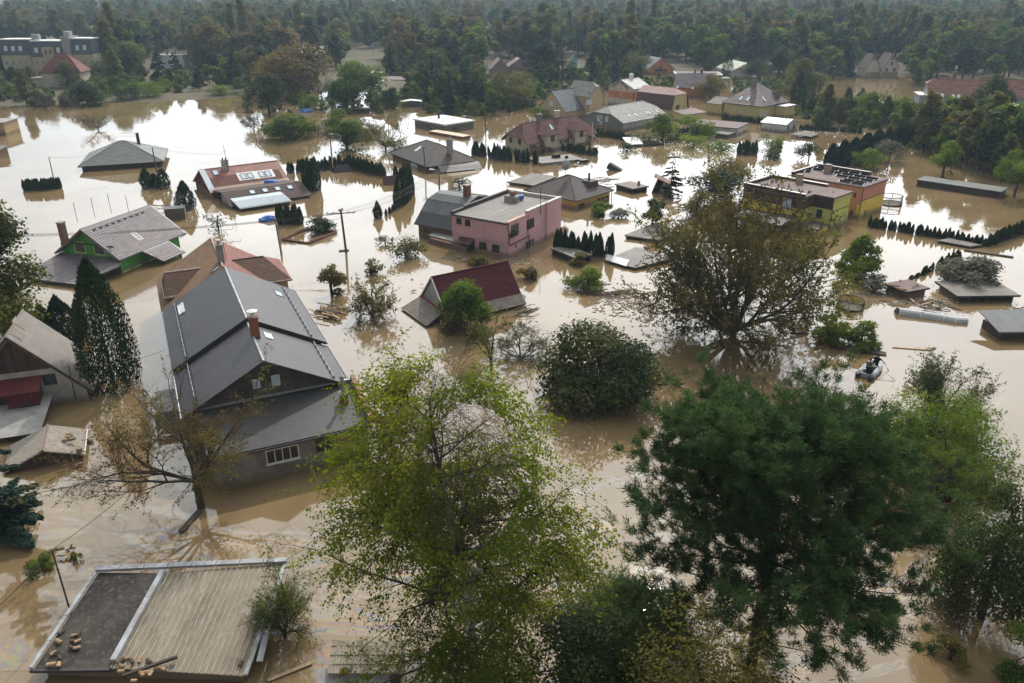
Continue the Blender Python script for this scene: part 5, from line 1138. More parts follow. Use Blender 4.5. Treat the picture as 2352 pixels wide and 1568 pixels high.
# maroon gambrel house
MAR2 = mat('sheet_maroon', (.1, .045, .045), (.075, .036, .036), .6, .8, rnd=.06); MAR3 = mat('sheet_rose', (.36, .22, .19), (.27, .15, .13), .55, .8, rnd=.1); YW2 = mat('render_pale_yellow', (.56, .48, .22), (.46, .39, .18), .88, .7)
bp = at(*Y2(505, 945)); t = thing('maroon_gambrel_house', 'house with maroon gambrel roof, rose upper slope and pale yellow end wall', 'house', (bp.x, bp.y, 0), R_(-46))
L = 11.0; cs_ = [(-.2, 1.7), (.6, 5.1), (2.9, 6.5), (6.0, 5.2), (7.0, 1.7)]
for i, mm in enumerate((MAR2, MAR3, MAR2, MAR2)):
 (ya, za), (yb, zb_) = cs_[i], cs_[i + 1]; P = [Vector((-L, ya, za)), Vector((.2 if i != 1 else .1, ya, za)), Vector((.2 if i in (0, 3) else -1.6, yb, zb_)) if i < 2 else Vector((.2, yb, zb_)), Vector((-L, yb, zb_))]
 if i == 2: P = [Vector((-L, ya, za)), Vector((-1.6, ya, za)), Vector((.2, yb, zb_)), Vector((-L, yb, zb_))]
 if i == 0: P = [Vector((-L, ya, za)), Vector((.2, ya, za)), Vector((.2, yb, zb_)), Vector((-L, yb, zb_))]
 r = slab(t, P, .12, mm); cover(r, P if za < zb_ else [P[2], P[3], P[0], P[1]], .9, 4, mm, .02, 30, 'metal_sheet', False, 'rib3')
slab(t, [Vector((.2, .6, 5.1)), Vector((.2, 6.0, 5.2)), Vector((-1.6, 2.9, 6.5))], .12, MAR3, 'hip')
MB().prism([(0, .2, -1.5), (0, 6.6, -1.5), (0, 6.5, 1.7), (0, 5.8, 5.0), (0, .8, 4.9), (0, .2, 1.7)], (-L + .4, 0, 0)).build('wall', YW2, t)
win_px(t, 'x', 0.0, 1, Y2(565, 840), Y2(625, 765), OCH, GLASS, fr=.12); MB().box((-.1, 5.4, 1.5), (.12, 5.8, 5.0)).build('pilaster', OCH, t)
q = [on_plane(t, Y2(*k), (0, 0, 2.0), (0, 0, 1)) for k in ((520, 850), (690, 910), (1005, 870), (820, 815))]; r = slab(t, q if plane_of(q)[3].z > 0 else q[::-1], .14, FELTB, 'annex_roof')
c0 = sum(q, Vector()) / 4; MB().prism([(c0.x + (k.x - c0.x) * .92, c0.y + (k.y - c0.y) * .92, -1.2) for k in q], (0, 0, 3.05)).build('annex_wall', YW2, t)
# brown-grey tiled house with orange base, flat modern house behind
BG = mat('tile_brown_grey', (.2, .165, .165), (.14, .115, .12), .7, 1.0, c3=(.26, .22, .21), stretch=(.4, 2, 2), rnd=.22)
bp = at(*Y2(610, 670)); t = thing('brown_tiled_house', 'house with long brown-grey tiled slope, two skylights and orange base wall', 'house', (bp.x, bp.y, 0), R_(-5))
P = [Vector((-1.6, -.4, 3.6)), Vector((10.5, -.4, 3.6)), Vector((12.2, 4.6, 8.2)), Vector((-.8, 4.6, 8.2))]; r = slab(t, P, .18, BG); cover(r, P, 2.2, .55, BG, .06, 150, 'roof_tile'); slab(t, [Vector((12, 9.5, 4)), Vector((-.8, 9.5, 4)), P[3], P[2]], .18, BG)
MB().box((-1.0, 0, -1.5), (10, 9, 3.5)).build('wall', ORB, t)
MB().prism([(-.9, .2, 3.5), (-.9, 9.2, 3.9), (-.6, 4.6, 7.9)], (10.5, 0, 0)).build('gable', ORB, t)
for q in ((592, 483), (828, 497)): skylight(t, plane_of(P), Y2(*q), .9, 1.4, METALD, GLASSL, .12)
chimney(t, 5.2, 4.8, 7.6, 9.4, .6, .6, BRICK); chimney(t, 7.4, 5.2, 7.6, 9.6, .8, .7, METALD)
bp = at(*Y2(900, 560)); t = thing('flat_modern_house', 'modern flat-roofed grey house with white roof edge behind the brown tiled roof', 'house', (bp.x - 6, bp.y + 6, 0), R_(-4))
MB().box((0, 0, -1), (15.0, 10, 7.2)).build('wall', GRYW, t); MB().box((-.3, -.3, 7.2), (15.3, 10.3, 7.5)).build('roof', CONC, t); MB().box((-.3, -.3, 7.5), (15.3, 0, 8.0)).box((-.3, 10, 7.5), (15.3, 10.3, 8.0)).box((-.3, 0, 7.5), (0, 10, 8.0)).box((15.0, 0, 7.5), (15.3, 10, 8.0)).build('parapet', WHITE, t)
MB().box((15.3, .5, 5.2), (18.2, 6, 5.5)).box((17.9, .6, -1), (18.1, .8, 5.2)).build('terrace_canopy', GRYW, t); window(t, (11, -.01, 3), (1, 0, 0), (0, 0, 1), 2.4, 2.4, DKFRAME, GLASS); window(t, (15.3, 2, 1), (1, 0, 0), (0, 0, 1), 1.4, 2.2, DKFRAME, GLASS)
# yellow house with big pyramid roof
BT = mat('tile_dark_brown', (.12, .075, .066), (.08, .052, .048), .6, .9, c3=(.19, .13, .115), spec=.45, rnd=.22)
t = thing('yellow_hip_roof_house', 'pale yellow house with large brown tiled pyramid roof and skylights', 'house', (59.35, 194.0, 0), R_(44.34))
L, W = 12.93, 10.99; YW3 = mat('render_soft_yellow', (.56, .47, .2), (.47, .39, .17), .88, .7)
pl, RR = hip_y(t, L, W, 3.06, 7.54, 5.2, BT, YW3, o=.45, edge=BT)
for k in RR: cover(RR[k], pl[k], 1.15, .5, BT, .07, 120 if k in ('front', 'end0') else 0, 'roof_tile')
for q in ((1465, 682), (1560, 690)): skylight(t, plane_of(pl['front']), Y2(*q), .85, 1.6, METALD, GLASSL, .14)
skylight(t, plane_of(pl['end0']), Y2(1772, 692), .85, 1.6, METALD, GLASSL, .14); p = on_plane(t, Y2(1940, 665), *plane_of(pl['end0'])[::3]); MB().prism([(p.x - .7, p.y - .8, p.z - .2), (p.x + .7, p.y - .8, p.z - .2), (p.x, p.y - .8, p.z + 1.2)], (0, 2, 0)).build('dormer', BT, t)
win_px(t, 'x', .45, -1, Y2(1470, 865), Y2(1500, 835), WHITE, GLASS, fr=.1); win_px(t, 'y', .45, -1, Y2(1775, 925), Y2(1830, 845), WHITE, GLASSL, fr=.1, bars=1)
chimney(t, 6.0, 6.4, 6.8, 9.0, 1.2, .9, MATS['chimney_grey']); pipe(t, [(7.2, 5.0, 7), (7.2, 5.0, 9)], .12, METAL, 'flue'); pipe(t, [(.4, .4, 3), (.4, .4, -.4)], .06, WHITE)
MB().box((7, -2.2, -1), (11.5, .44, 2.5)).build('annex', YW3, t); MB().box((6.8, -2.5, 2.5), (11.8, .44, 2.7)).build('annex_roof', METAL, t)
MB().box((-.1, 11.0, -1), (8, 15, 2.6)).build('rear_annex', YW3, t); slab(t, [Vector((-.3, 15.2, 2.6)), Vector((-.3, 10.9, 2.6)), Vector((4, 10.9, 3.8)), Vector((4, 15.2, 3.8))], .15, FELTD, 'rear_annex_roof')
# white hut, brown flat outbuilding
t = thing('white_hut', 'low white cabin with bright white shallow roof beside a thuja hedge', 'hut', (59.53, 176.47, 0), R_(49.66))
WW = mat('board_white', (.6, .6, .58), (.48, .48, .46), .8, 1.5); L, W, he, hr = 7.06, 5.78, 1.7, 2.46
MB().prism([(.2, .2, -1.2), (L - .2, .2, -1.2), (L - .2, .2, he - .1), (L / 2, .2, hr - .12), (.2, .2, he - .1)], (0, W - .4, 0)).build('wall', WW, t)
for P in ([Vector((0, W + .1, he)), Vector((0, -.1, he)), Vector((L / 2, -.1, hr)), Vector((L / 2, W + .1, hr))], [Vector((L, -.1, he)), Vector((L, W + .1, he)), Vector((L / 2, W + .1, hr)), Vector((L / 2, -.1, hr))]): r = slab(t, P, .12, WHITE); cover(r, P, 1.2, 5, WHITE, .012, 20, 'roof_sheet', False)
for a, b in (((2093, 1120), (2120, 1055)), ((2172, 1095), (2200, 1030))): win_px(t, 'y', .2, -1, Y2(*a), Y2(*b), DKFRAME, GLASS, fr=.08)
win_px(t, 'x', .2, -1, Y2(1900, 1120), Y2(1922, 1055), WHITE, GLASSL, fr=.06); pipe(t, [(2.6, 1.2, 2.2), (2.6, 1.2, 3.1)], .08, METALD, 'flue')
t = thing('flat_brown_outbuilding', 'long flat outbuilding with brown felt roof and white end wall', 'shed', (39.45, 177.66, 0), R_(-30.99))
MB().box((.2, .2, -1.2), (9.9, 8.3, 1.4)).build('wall', WW, t); flat_roof(t, -1, 0, 10.07, 8.51, 1.62, FELTB, .22, 1.2, 'x')
q = [at(*Y2(*k), .9) for k in ((1100, 1152), (1285, 1180), (1435, 1132), (1190, 1112))]; t = thing('red_hut', 'small dark red hut with debris on its flat roof in front of the brown outbuilding', 'hut', q[1] * 1.0, 0); t.location.z = 0; q = [k - t.location for k in q]
slab(t, q if plane_of(q)[3].z > 0 else q[::-1], .14, FELTD); c0 = sum(q, Vector()) / 4; MB().prism([(c0.x + (k.x - c0.x) * .9, c0.y + (k.y - c0.y) * .9, -1.0) for k in q], (0, 0, 1.76)).build('wall', DRED, t)
q = [at(*zA(4, *k), .55) for k in ((205, 1222), (395, 1245), (462, 1218), (345, 1190))]; t = thing('pavilion', 'garden pavilion roof on posts among rubbish right of the white cabin', 'pavilion', q[1] * 1.0, 0); t.location.z = 0; q = [k - t.location for k in q]; c0 = sum(q, Vector()) / 4 + Vector((0, 0, .5))
for i in range(4): slab(t, [q[i], q[(i + 1) % 4], c0] if plane_of([q[i], q[(i + 1) % 4], c0])[3].z > 0 else [q[(i + 1) % 4], q[i], c0], .06, FELTD)
for k in q: MB().box((k.x * .9 + c0.x * .1 - .06, k.y * .9 + c0.y * .1 - .06, -1), (k.x * .9 + c0.x * .1 + .06, k.y * .9 + c0.y * .1 + .06, .52)).build('post', WOODD, t)
# houses at the wood's edge
bp = at(*Y2(175, 355)); t = thing('orange_gable_house', 'orange gabled house with balcony and dark roof at the foot of the wood', 'house', (bp.x, bp.y, 0), R_(14))
def gable_front(t, L, D, he, hr, wm, rm, o=.5, tile=(1.2, .7), lim=60, xr=None):
 """gable facing -y, ridge along y; returns planes"""
 xr = L / 2 if xr is None else xr
 MB().prism([(0, 0, -1.5), (L, 0, -1.5), (L, 0, he), (xr, 0, hr), (0, 0, he)], (0, D, 0)).build('wall', wm, t)
 s0 = (hr - he) / xr; s1 = (hr - he) / (L - xr)
 PL = [Vector((-o, D + o, he - o * s0 + .15)), Vector((-o, -o, he - o * s0 + .15)), Vector((xr, -o, hr + .15)), Vector((xr, D + o, hr + .15))]
 PR = [Vector((L + o, -o, he - o * s1 + .15)), Vector((L + o, D + o, he - o * s1 + .15)), Vector((xr, D + o, hr + .15)), Vector((xr, -o, hr + .15))]
 for P in (PL, PR):
  r = slab(t, P, .15, rm)
  if tile: cover(r, P, tile[0], tile[1], rm, .04, lim, 'roof_tile')
 return PL, PR
PL, PR = gable_front(t, 13.5, 12, 3.2, 9.6, ORB, SLB)
for a in ((3.6, 4.4), (8.9, 4.4)): window(t, (a[0], -.01, a[1]), (1, 0, 0), (0, 0, 1), .9, 1.1, WHITE, GLASS, fr=.1)
window(t, (6.2, -.01, 2.4), (1, 0, 0), (0, 0, 1), 1.0, 2.3, BRNFRAME, GLASS, fr=.1)
MB().box((4.0, -1.5, 1.9), (9.4, 0, 2.1)).box((4.0, -1.5, 2.1), (9.4, -1.42, 3.0)).box((4.0, -1.42, 2.1), (4.08, 0, 3.0)).box((9.32, -1.42, 2.1), (9.4, 0, 3.0)).build('balcony', WOODD, t)
for a in (2.0, 4.0): skylight(t, plane_of(PR), Y2(555 + 10 * a, 215 + 5 * a), .9, 1.6, METALD, GLASSL, .14)
bp = at(*Y4(150, 345)); t = thing('rose_gable_house', 'old rose coloured house with twin steep gables and dusty brown roof', 'house', (bp.x, bp.y, 0), R_(8))
ROSE = mat('render_dusty_rose', (.3, .2, .18), (.24, .16, .145), .9, .7); DUST = mat('tile_dusty', (.24, .19, .18), (.17, .13, .125), .8, .9, rnd=.16)
gable_front(t, 8.5, 10, 6.0, 11.2, ROSE, DUST); t2 = thing('rose_gable_house', 'second rose house joined on the right, long dusty roof and brown porch', 'house', at(*Y4(325, 335)), R_(8))
gable_front(t2, 12, 9, 6.2, 11.4, ROSE, DUST); MB().box((1.5, -3.4, -1), (12, 0, 4.6)).build('porch', ROSE, t2); MB().box((1, -3.8, 4.6), (12.6, 0, 5.8)).build('porch_roof', BRNROOF, t2); chimney(t2, 3, 4, 10, 13, .9, .9, BRICK)
for x in (2, 6): window(t2, (x, -3.41, 1.4), (1, 0, 0), (0, 0, 1), 2, 1.6, WHITE, GLASS, fr=.12)
t3 = thing('red_roof_annex', 'low house with faded roof and red brick chimney right of the rose houses', 'house', at(*Y4(480, 305)), R_(-6)); gable_front(t3, 13, 8, 4.5, 9.0, ROSE, DUST); chimney(t3, 8, 3, 7, 12.2, 1.0, 1.0, mat('brick_vivid', (.3, .06, .05), (.2, .05, .04), .9, 3))
bp = at(*Y4(1000, 255)); t = thing('turquoise_gable_house', 'narrow turquoise gable wall with white verge and dark roof by the wood', 'house', (bp.x, bp.y, 0), R_(0))
TURQ = mat('render_turquoise', (.25, .5, .42), (.2, .42, .36), .9, .7); MB().prism([(0, 0, -1), (9.3, 0, -1), (9.3, 0, 8.6), (5.2, 0, 12.0), (0, 0, 3.6)], (0, 9, 0)).build('wall', TURQ, t)
slab(t, [Vector((-.6, 10, 3.0)), Vector((-.6, -.4, 3.0)), Vector((5.2, -.4, 12.2)), Vector((5.2, 10, 12.2))], .25, DUST); MB().bar((-.6, -.45, 2.9), (5.2, -.45, 12.2), .3, .5).build('verge_board', WHITE, t); slab(t, [Vector((9.6, -.4, 8.5)), Vector((9.6, 10, 8.5)), Vector((5.2, 10, 12.2)), Vector((5.2, -.4, 12.2))], .25, DUST)
MB().box((9.3, 1, -1), (21, 8, 2.6)).build('annex', FELTD, t)
bp = at(*Y2(1330, 410)); t = thing('pale_gable_house', 'house with pale greenish roof half hidden behind pines', 'house', (bp.x, bp.y, 0), R_(10)); gable_front(t, 12, 15, 5.4, 10.4, CRW, mat('sheet_pale_green', (.42, .44, .34), (.34, .36, .28), .7, .7), tile=None)
# terrace with red tiled roof on the right
RT2 = mat('tile_terracotta', (.23, .105, .075), (.16, .072, .055), .8, .9, c3=(.28, .15, .11), rnd=.22); BLW = mat('render_grey_blue', (.3, .34, .37), (.22, .25, .27), .9, .7)
bp = at(*Y5(1030, 855)); t = thing('terracotta_roofed_terrace', 'long terrace with terracotta tile roof and grey-blue gable among trees on the right', 'house', (bp.x, bp.y, 0), R_(-14.5))
L, W, he, hr = 33.0, 9.5, 2.6, 6.6
pl, RR = pitched(t, L, W, he, hr, a0=1.6, hh0=5.4, wm=BLW, rm=RT2, o=.4, og=.35, edge=RT2); cover(RR['front'], pl['front'], 1.3, .45, RT2, .06, 220, 'roof_tile'); cover(RR['end0'], pl['end0'], 1.3, .45, RT2, .06, 20, 'roof_tile')
for q in ((1185, 697), (1250, 704), (1400, 718), (1475, 722)): skylight(t, plane_of(pl['front']), Y5(*q), .95, 1.5, METALD, WHITE, .12)
MB().box((-1.6, 1.2, -1), (.34, 7.5, 2.6)).build('annex', BLW, t); MB().box((-1.9, .9, 2.6), (.5, 7.8, 2.85)).build('annex_roof', WHITE, t); window(t, (.34, 5.4, 3.1), (0, -1, 0), (0, 0, 1), 1.0, 2.0, WHITE, GLASS, fr=.1)
for x in (2.2, 7, 12, 18, 24): window(t, (x, .39, .3), (1, 0, 0), (0, 0, 1), 1.5, 1.5, DKFRAME, GLASS)
chimney(t, 6.5, 5.2, 6, 8.3, .9, .8, mat('brick_mud', (.2, .14, .1), (.14, .1, .075), .9, 3)); dish(frame_of(t) @ Vector((6.5, 5.2, 8.2)), R_(20), .6, 'satellite dish on the chimney of the terracotta terrace', hh=1.1)
MB().box((L - .3, .4, -1), (L + 6, 8.5, 3.2)).build('end_block', CRM, t); MB().box((L - .6, -3.5, 2.0), (L + 6, .35, 2.3)).build('porch_roof', mat('sheet_red', (.17, .06, .05), None, .7, 2), t)
bp = at(*Y5(2120, 985)); t = thing('light_roofed_garage', 'garage with pale corrugated roof among bushes near the right edge', 'garage', (bp.x - 3, bp.y - 4, 0), R_(-8)); MB().box((0, 0, -1), (14, 5, 2.2)).build('wall', mat('render_pistachio', (.4, .43, .27), None, .9, 1), t)
P = [Vector((-.3, -.3, 2.3)), Vector((14.3, -.3, 2.3)), Vector((14.3, 5.3, 2.9)), Vector((-.3, 5.3, 2.9))]; r = slab(t, P, .1, LG); cover(r, P, 1.0, 6, LG, .02, 30, 'roof_sheet', False, 'rib5')
# old muddy villa upper right
bp = at(*Y5(235, 475)); t = thing('muddy_villa', 'old villa with twin half-hip gables, brown roof and muddy tide mark', 'house', (bp.x, bp.y, 0), R_(8))
def half_hip_front(t, x0, L, D, he, hr, hh, wm, rm, y0=0):
 xc = x0 + L / 2; k = (hr - hh) / (hr - he) * L / 2
 MB().prism([(x0, y0, -1.5), (x0 + L, y0, -1.5), (x0 + L, y0, he), (xc + k, y0, hh - .1), (xc - k, y0, hh - .1), (x0, y0, he)], (0, D, 0)).build('wall', wm, t)
 for P in ([Vector((x0 - .5, y0 + D, he - .3)), Vector((x0 - .5, y0 - .4, he - .3)), Vector((xc - k, y0 - .4, hh)), Vector((xc, y0 + 2, hr)), Vector((xc, y0 + D, hr))], [Vector((x0 + L + .5, y0 - .4, he - .3)), Vector((x0 + L + .5, y0 + D, he - .3)), Vector((xc, y0 + D, hr)), Vector((xc, y0 + 2, hr)), Vector((xc + k, y0 - .4, hh))], [Vector((xc - k, y0 - .4, hh)), Vector((xc + k, y0 - .4, hh)), Vector((xc, y0 + 2, hr))]): r = slab(t, P, .2, rm); cover(r, P, 1.3, .6, rm, .04, 40, 'roof_tile')
VW = mat('render_offwhite', (.52, .49, .43), (.42, .39, .33), .9, .6); VR = mat('tile_brown_purple', (.15, .105, .1), (.11, .08, .075), .8, .8, rnd=.15)
half_hip_front(t, 0, 11, 11, 5.4, 13.2, 9.8, VW, VR, 3); half_hip_front(t, 11.5, 12.5, 12, 5.4, 13.6, 10.2, VW, VR)
MB().box((-.02, 2.97, -1.4), (11.0, 3.0, 3.2)).box((11.48, -.03, -1.4), (24.02, -.001, 3.2)).build('mud_band', MUDW, t)
for x, z, w_, h_ in ((13.5, 3.6, 2, 1.9), (19.5, 3.6, 2, 1.9), (17, 7, 1.5, 2.0)): window(t, (x, -.035, z), (1, 0, 0), (0, 0, 1), w_, h_, BRNFRAME, GLASS, fr=.14)
# institution upper left, three blocks with mansard storeys
bp = at(*Y3(500, 700)); t = thing('mansard_building', 'large yellow three-block building with slate-blue mansard storey upper left', 'building', at(*Y3(70, 640)), R_(-1.5))
YB = mat('render_dull_yellow', (.42, .36, .22), (.34, .29, .18), .9, .5); MS = mat('slate_mansard', (.075, .08, .1), (.06, .064, .08), .7, .8, rnd=.1)
for x0, x1, yo, hz in ((0, 20, 1.5, 0), (21.5, 43.5, 0, -.6), (49, 63, 1.5, .3)):
 MB().box((x0, yo, -1), (x1, yo + 14, 10 + hz)).build('wall', YB, t)
 P = [Vector((x0 - .3, yo - .4, 10 + hz)), Vector((x1 + .3, yo - .4, 10 + hz)), Vector((x1 - .6, yo + 1.6, 16 + hz)), Vector((x0 + .6, yo + 1.6, 16 + hz))]; r = slab(t, P, .2, MS, 'mansard'); cover(r, P, 1.4, 1.0, MS, .03, 60, 'slate')
 MB().box((x0 + .5, yo + 1.5, 10 + hz), (x1 - .5, yo + 13, 16 + hz)).build('attic', MS, t); MB().box((x0, yo + 1.3, 16 + hz), (x1, yo + 13.4, 16.4 + hz)).build('roof', WHITE, t)
 for zz in (1.5, 5.8):
  for x in np.arange(x0 + 2.2, x1 - 2, 4.4): window(t, (x, yo - .01, zz), (1, 0, 0), (0, 0, 1), 1.5, 2.3, WHITE, GLASS, fr=.15, bars=1)
 for x in np.arange(x0 + 3, x1 - 3, 5): window(t, (x, yo + .25, 11.6 + hz), (1, 0, 0), (0, 0.28, 1), 2.2, 2.0, WHITE, GLASSL, fr=.15, bars=1, out=.2)
MB().box((43.5, .8, -1), (48.9, 14, 17.4)).build('stair_tower', mat('render_tower_grey', (.3, .29, .27), (.25, .24, .22), .9, .5), t); MB().box((45, 3, 17.4), (48.6, 8, 19.4)).box((22, 4, 16), (24.3, 7, 18.2)).box((25, 4, 16), (27, 7, 18.2)).build('roof_plant', METAL, t)
MB().box((30.5, -.8, 9.4), (37.5, .8, 13.2)).build('dormer_block', YB, t)
for x in (31.8, 34.9): window(t, (x, -.81, 10.4), (1, 0, 0), (0, 0, 1), 1.6, 2.0, mat('red_frame', (.3, .06, .06), None, .6, 2), GLASS, fr=.2)
# red hip-roof house in front of it
bp = at(*Y3(515, 755)); t = thing('red_hip_roof_house', 'cream house with steep dark red hip roof in front of the large yellow building', 'house', (bp.x, bp.y, 0), R_(6))
RH = mat('tile_wine_red', (.17, .05, .045), (.12, .04, .036), .8, .8, rnd=.14); L, W, he, hr = 16.5, 12, 5.4, 11.4
pl, RR = pitched(t, L, W, he, hr, a0=6.2, a1=6.2, wm=CRM, rm=RH, o=.7, og=.7, edge=RH)
for k in RR: cover(RR[k], pl[k], 1.2, .5, RH, .04, 60 if k != 'back' else 0, 'roof_tile')
MB().box((-4.5, 2, -1), (.6, 8, 3.2)).build('annex', CRM, t); MB().box((-4.9, 1.6, 3.2), (.6, 8.4, 3.6)).build('annex_roof', FELTD, t); window(t, (14.5, .69, 1), (1, 0, 0), (0, 0, 1), 1.4, 1.8, WHITE, GLASS)
bp = at(*Y3(1850, 515)); t = thing('white_block_house', 'white cubic house with flat roof between two dark spruces upper left', 'house', (bp.x, bp.y, 0), R_(-2)); MB().box((0, 0, -1), (20, 9, 6.8)).build('wall', mat('render_white', (.6, .6, .6), (.5, .5, .5), .9, .5), t); MB().box((-.3, -.3, 6.8), (20.3, 9.3, 7.2)).build('roof', CONC, t); chimney(t, 9, 4, 7, 9.2, .8, .8, METALD); chimney(t, 14, 4, 7, 9.6, .6, .6, METALD)
for x in (5, 10.5): window(t, (x, -.01, 2.6), (1, 0, 0), (0, 0, 1), 1.8, 1.9, DKFRAME, GLASS)
# low roofs in the gardens, centre left
bp = at(*zA(2, 1080, 740)); t = thing('brown_roofed_bungalow', 'low bungalow with plain brown roof and three white skylights behind the oak', 'house', (bp.x, bp.y, 0), R_(-6)); L = 13
pl, RR = pitched(t, L, 8, 1.6, 3.6, wm=mat('render_green_grey', (.3, .34, .2), None, .9, 1), rm=DUST, o=.4, og=.3); cover(RR['front'], pl['front'], 1.2, .6, DUST, .03, 60, 'roof_tile')
for q in ((1103, 712), (1157, 717), (1215, 722)): skylight(t, plane_of(pl['front']), zA(2, *q), .7, 1.3, METALD, WHITE, .1)
bp = at(*zA(2, 1010, 690)); t = thing('white_roofed_house', 'small house with bright flat roof behind the oak', 'house', (bp.x, bp.y + 3, 0), R_(-4)); MB().box((0, 0, -1), (8, 7, 3.6)).build('wall', GW, t); MB().box((-.4, -.4, 3.6), (8.4, 7.4, 3.9)).build('roof', LG, t); MB().box((-1, 8, -1), (9, 12, 5.2)).build('rear_block', GW, t); window(t, (5, -.01, .8), (1, 0, 0), (0, 0, 1), 1.6, 1.6, WHITE, GLASSL)
bp = at(*zA(2, 430, 620)); t = thing('pale_roofed_house', 'house with pale grey roof slope half hidden by a brown tree', 'house', (bp.x - 3, bp.y + 4, 0), R_(0)); pl, RR = pitched(t, 13, 9, 4.2, 7.4, wm=CRW, rm=LG, o=.3, og=.3)
bp = at(*zA(2, 1330, 975)); t = thing('brick_garden_shed', 'small brown brick shed with pale curved roof in the gardens', 'shed', (bp.x, bp.y, 0), R_(8)); MB().box((0, 0, -1), (5.2, 2.6, 1.2)).build('wall', mat('brick_brown2', (.13, .095, .08), (.1, .075, .065), .9, 3), t)
P = [(-.2, -.2, 1.2), (2.6, -.2, 1.55), (5.4, -.2, 1.2), (5.4, -.2, 1.32), (2.6, -.2, 1.68), (-.2, -.2, 1.32)]; MB().prism(P, (0, 3, 0)).build('roof', LG, t)
bp = at(*zA(2, 760, 1035)); t = thing('dark_garden_shed', 'dark flat shed with pale props standing in water below the oak', 'shed', (bp.x, bp.y, 0), R_(6)); MB().box((0, 0, -1), (7.5, 3, .8)).build('wall', WOODD, t); MB().box((-.2, -.2, .8), (7.7, 3.2, .98)).build('roof', TAR, t)
for i in range(4): MB().bar((-3 + i * .9, .2, -.3), (-4 + i * .9, 1.2, 1.5), .1, .1).build('prop', WOODF, t)
# buildings cut by the left edge
bp = at(*zA(1, 52, 1235)); t = thing('ochre_block', 'ochre wall of a house cut by the left edge of the view', 'house', (bp.x - 6, bp.y, 0), R_(3)); MB().box((0, 0, -1.2), (6, 6, 2.6)).build('wall', mat('render_tan', (.42, .3, .16), (.35, .25, .14), .9, .7), t); MB().box((-.3, -.3, 2.6), (6.2, 6.2, 2.8)).build('roof', CONC, t); MB().box((2, -1.5, .9), (5.4, 0, 1.05)).build('canopy', FELTD, t)
bp = at(*zA(1, 40, 1440)); t = thing('brown_lean_to', 'dark brown lean-to with grey sheet at the left edge', 'shed', (bp.x - 5, bp.y - 1, 0), R_(0)); MB().box((0, 0, -1.2), (4.8, 3, 1.6)).build('wall', BRW, t); slab(t, [Vector((-.2, -.3, 1.5)), Vector((5, -.3, 1.5)), Vector((5, 3.2, 2.0)), Vector((-.2, 3.2, 2.0))], .1, FELTD)
def fit_far(label, vtop, zr, wpx=None, wm=None, dy=5.0):
 for o in COL.objects:
  if o.parent is None and o.get('label', '').startswith(label):
   h = height_at((o.location.x, o.location.y + dy, 0), vtop); sx = wpx * pxm(o.location) / wm if wpx else 1.0; o.scale = (sx, sx, h / zr)
for a in (('old rose', 133, 11.2, 40, 8.5), ('second rose', 132, 11.4, 58, 12), ('low house with faded', 135, 9.0, 46, 13), ('large yellow', 88, 16.4, 212, 63), ('cream house with steep', 123, 11.4, 92, 16.5), ('white cubic', 124, 7.2, 76, 20), ('orange gabled', 131, 9.7, 66, 13.5), ('narrow turq', 124, 12.2, 22, 9.3), ('house with pale greenish', 140, 10.5, 70, 12, 8), ('old villa', 121, 13.5, 76, 24), ('house with long brown-grey', 167, 8.2, 84, 12, 4.6), ('modern flat', 164, 8.0, 100, 15, 9), ('low bungalow', 174, 3.6), ('small house with bright', 158, 5.2, 34, 8, 10)): fit_far(*a)
# grey gabled house at the left edge
SHT = mat('sheet_taupe', (.2, .175, .155), (.155, .135, .12), .8, .5, c3=(.25, .22, .195), rnd=.06, stretch=(.5, 2, 1))
PLW = mat('plaster_white_grey', (.46, .45, .43), (.28, .26, .23), .92, .6, .3, 14, c3=(.36, .34, .3))
t = thing('grey_gabled_house', 'white plastered house with taupe sheet roof and dark red porch at the left edge', 'house', (-32.96, 55.59, 0), R_(108.41))
L, W, he, hr = 5.9, 9.7, .75, 6.1
pl, RR = pitched(t, L, W, he, hr, wm=PLW, rm=SHT, o=.5, og=.3, th=.14, gm=PLW)
for k in RR: cover(RR[k], pl[k], 1.25, .95, SHT, .018, 90, 'roof_sheet')
for c in ((180, 205), (150, 300)):
 p = on_plane(t, Y7(*c), *plane_of(pl['front'])[::3]); u, v, n = plane_of(pl['front'])[1:]
 slab(t, [p + n * .05 + u * a * .6 + v * b * .55 for a, b in ((-1, -1), (1, -1), (1, 1), (-1, 1))], .015, SLATEB, 'patch_sheet')
sl = (hr - he) / (W / 2); ya, yb = 1.75, W - 1.75; za = 3.15
MB().prism([(.27, (za - he) / sl + .25, za), (.27, W / 2, hr - .3), (.27, W - (za - he) / sl - .25, za)], (.05, 0, 0)).build('board_gable', WOODD, t)
gb = MB().box((-.02, 0, 0), (0, .19, 1)).mesh('board', WOODD)
for i in range(26):
 y = 2.55 + i * .2; top = he + sl * min(y, W - y - .19) - .35
 if top > za + .1: o = link('board', gb, t, (.255, y, za)); o.scale = (1, 1, top - za)
for y, z in ((0, he), (W, he)): MB().bar((0, y, z), (0, W / 2, hr), .1, .18).build('verge_board', WOODD, t)
win_px(t, 'x', .3, -1, Y7(408, 770), Y7(500, 658), DKFRAME, GLASS, fr=.05, sill=PLW)
pipe(t, [on_plane(t, Y7(690, 900), (.2, 0, 0), (1, 0, 0)), on_plane(t, Y7(625, 590), (.2, 0, 0), (1, 0, 0))], .035, METALD, 'service_mast')
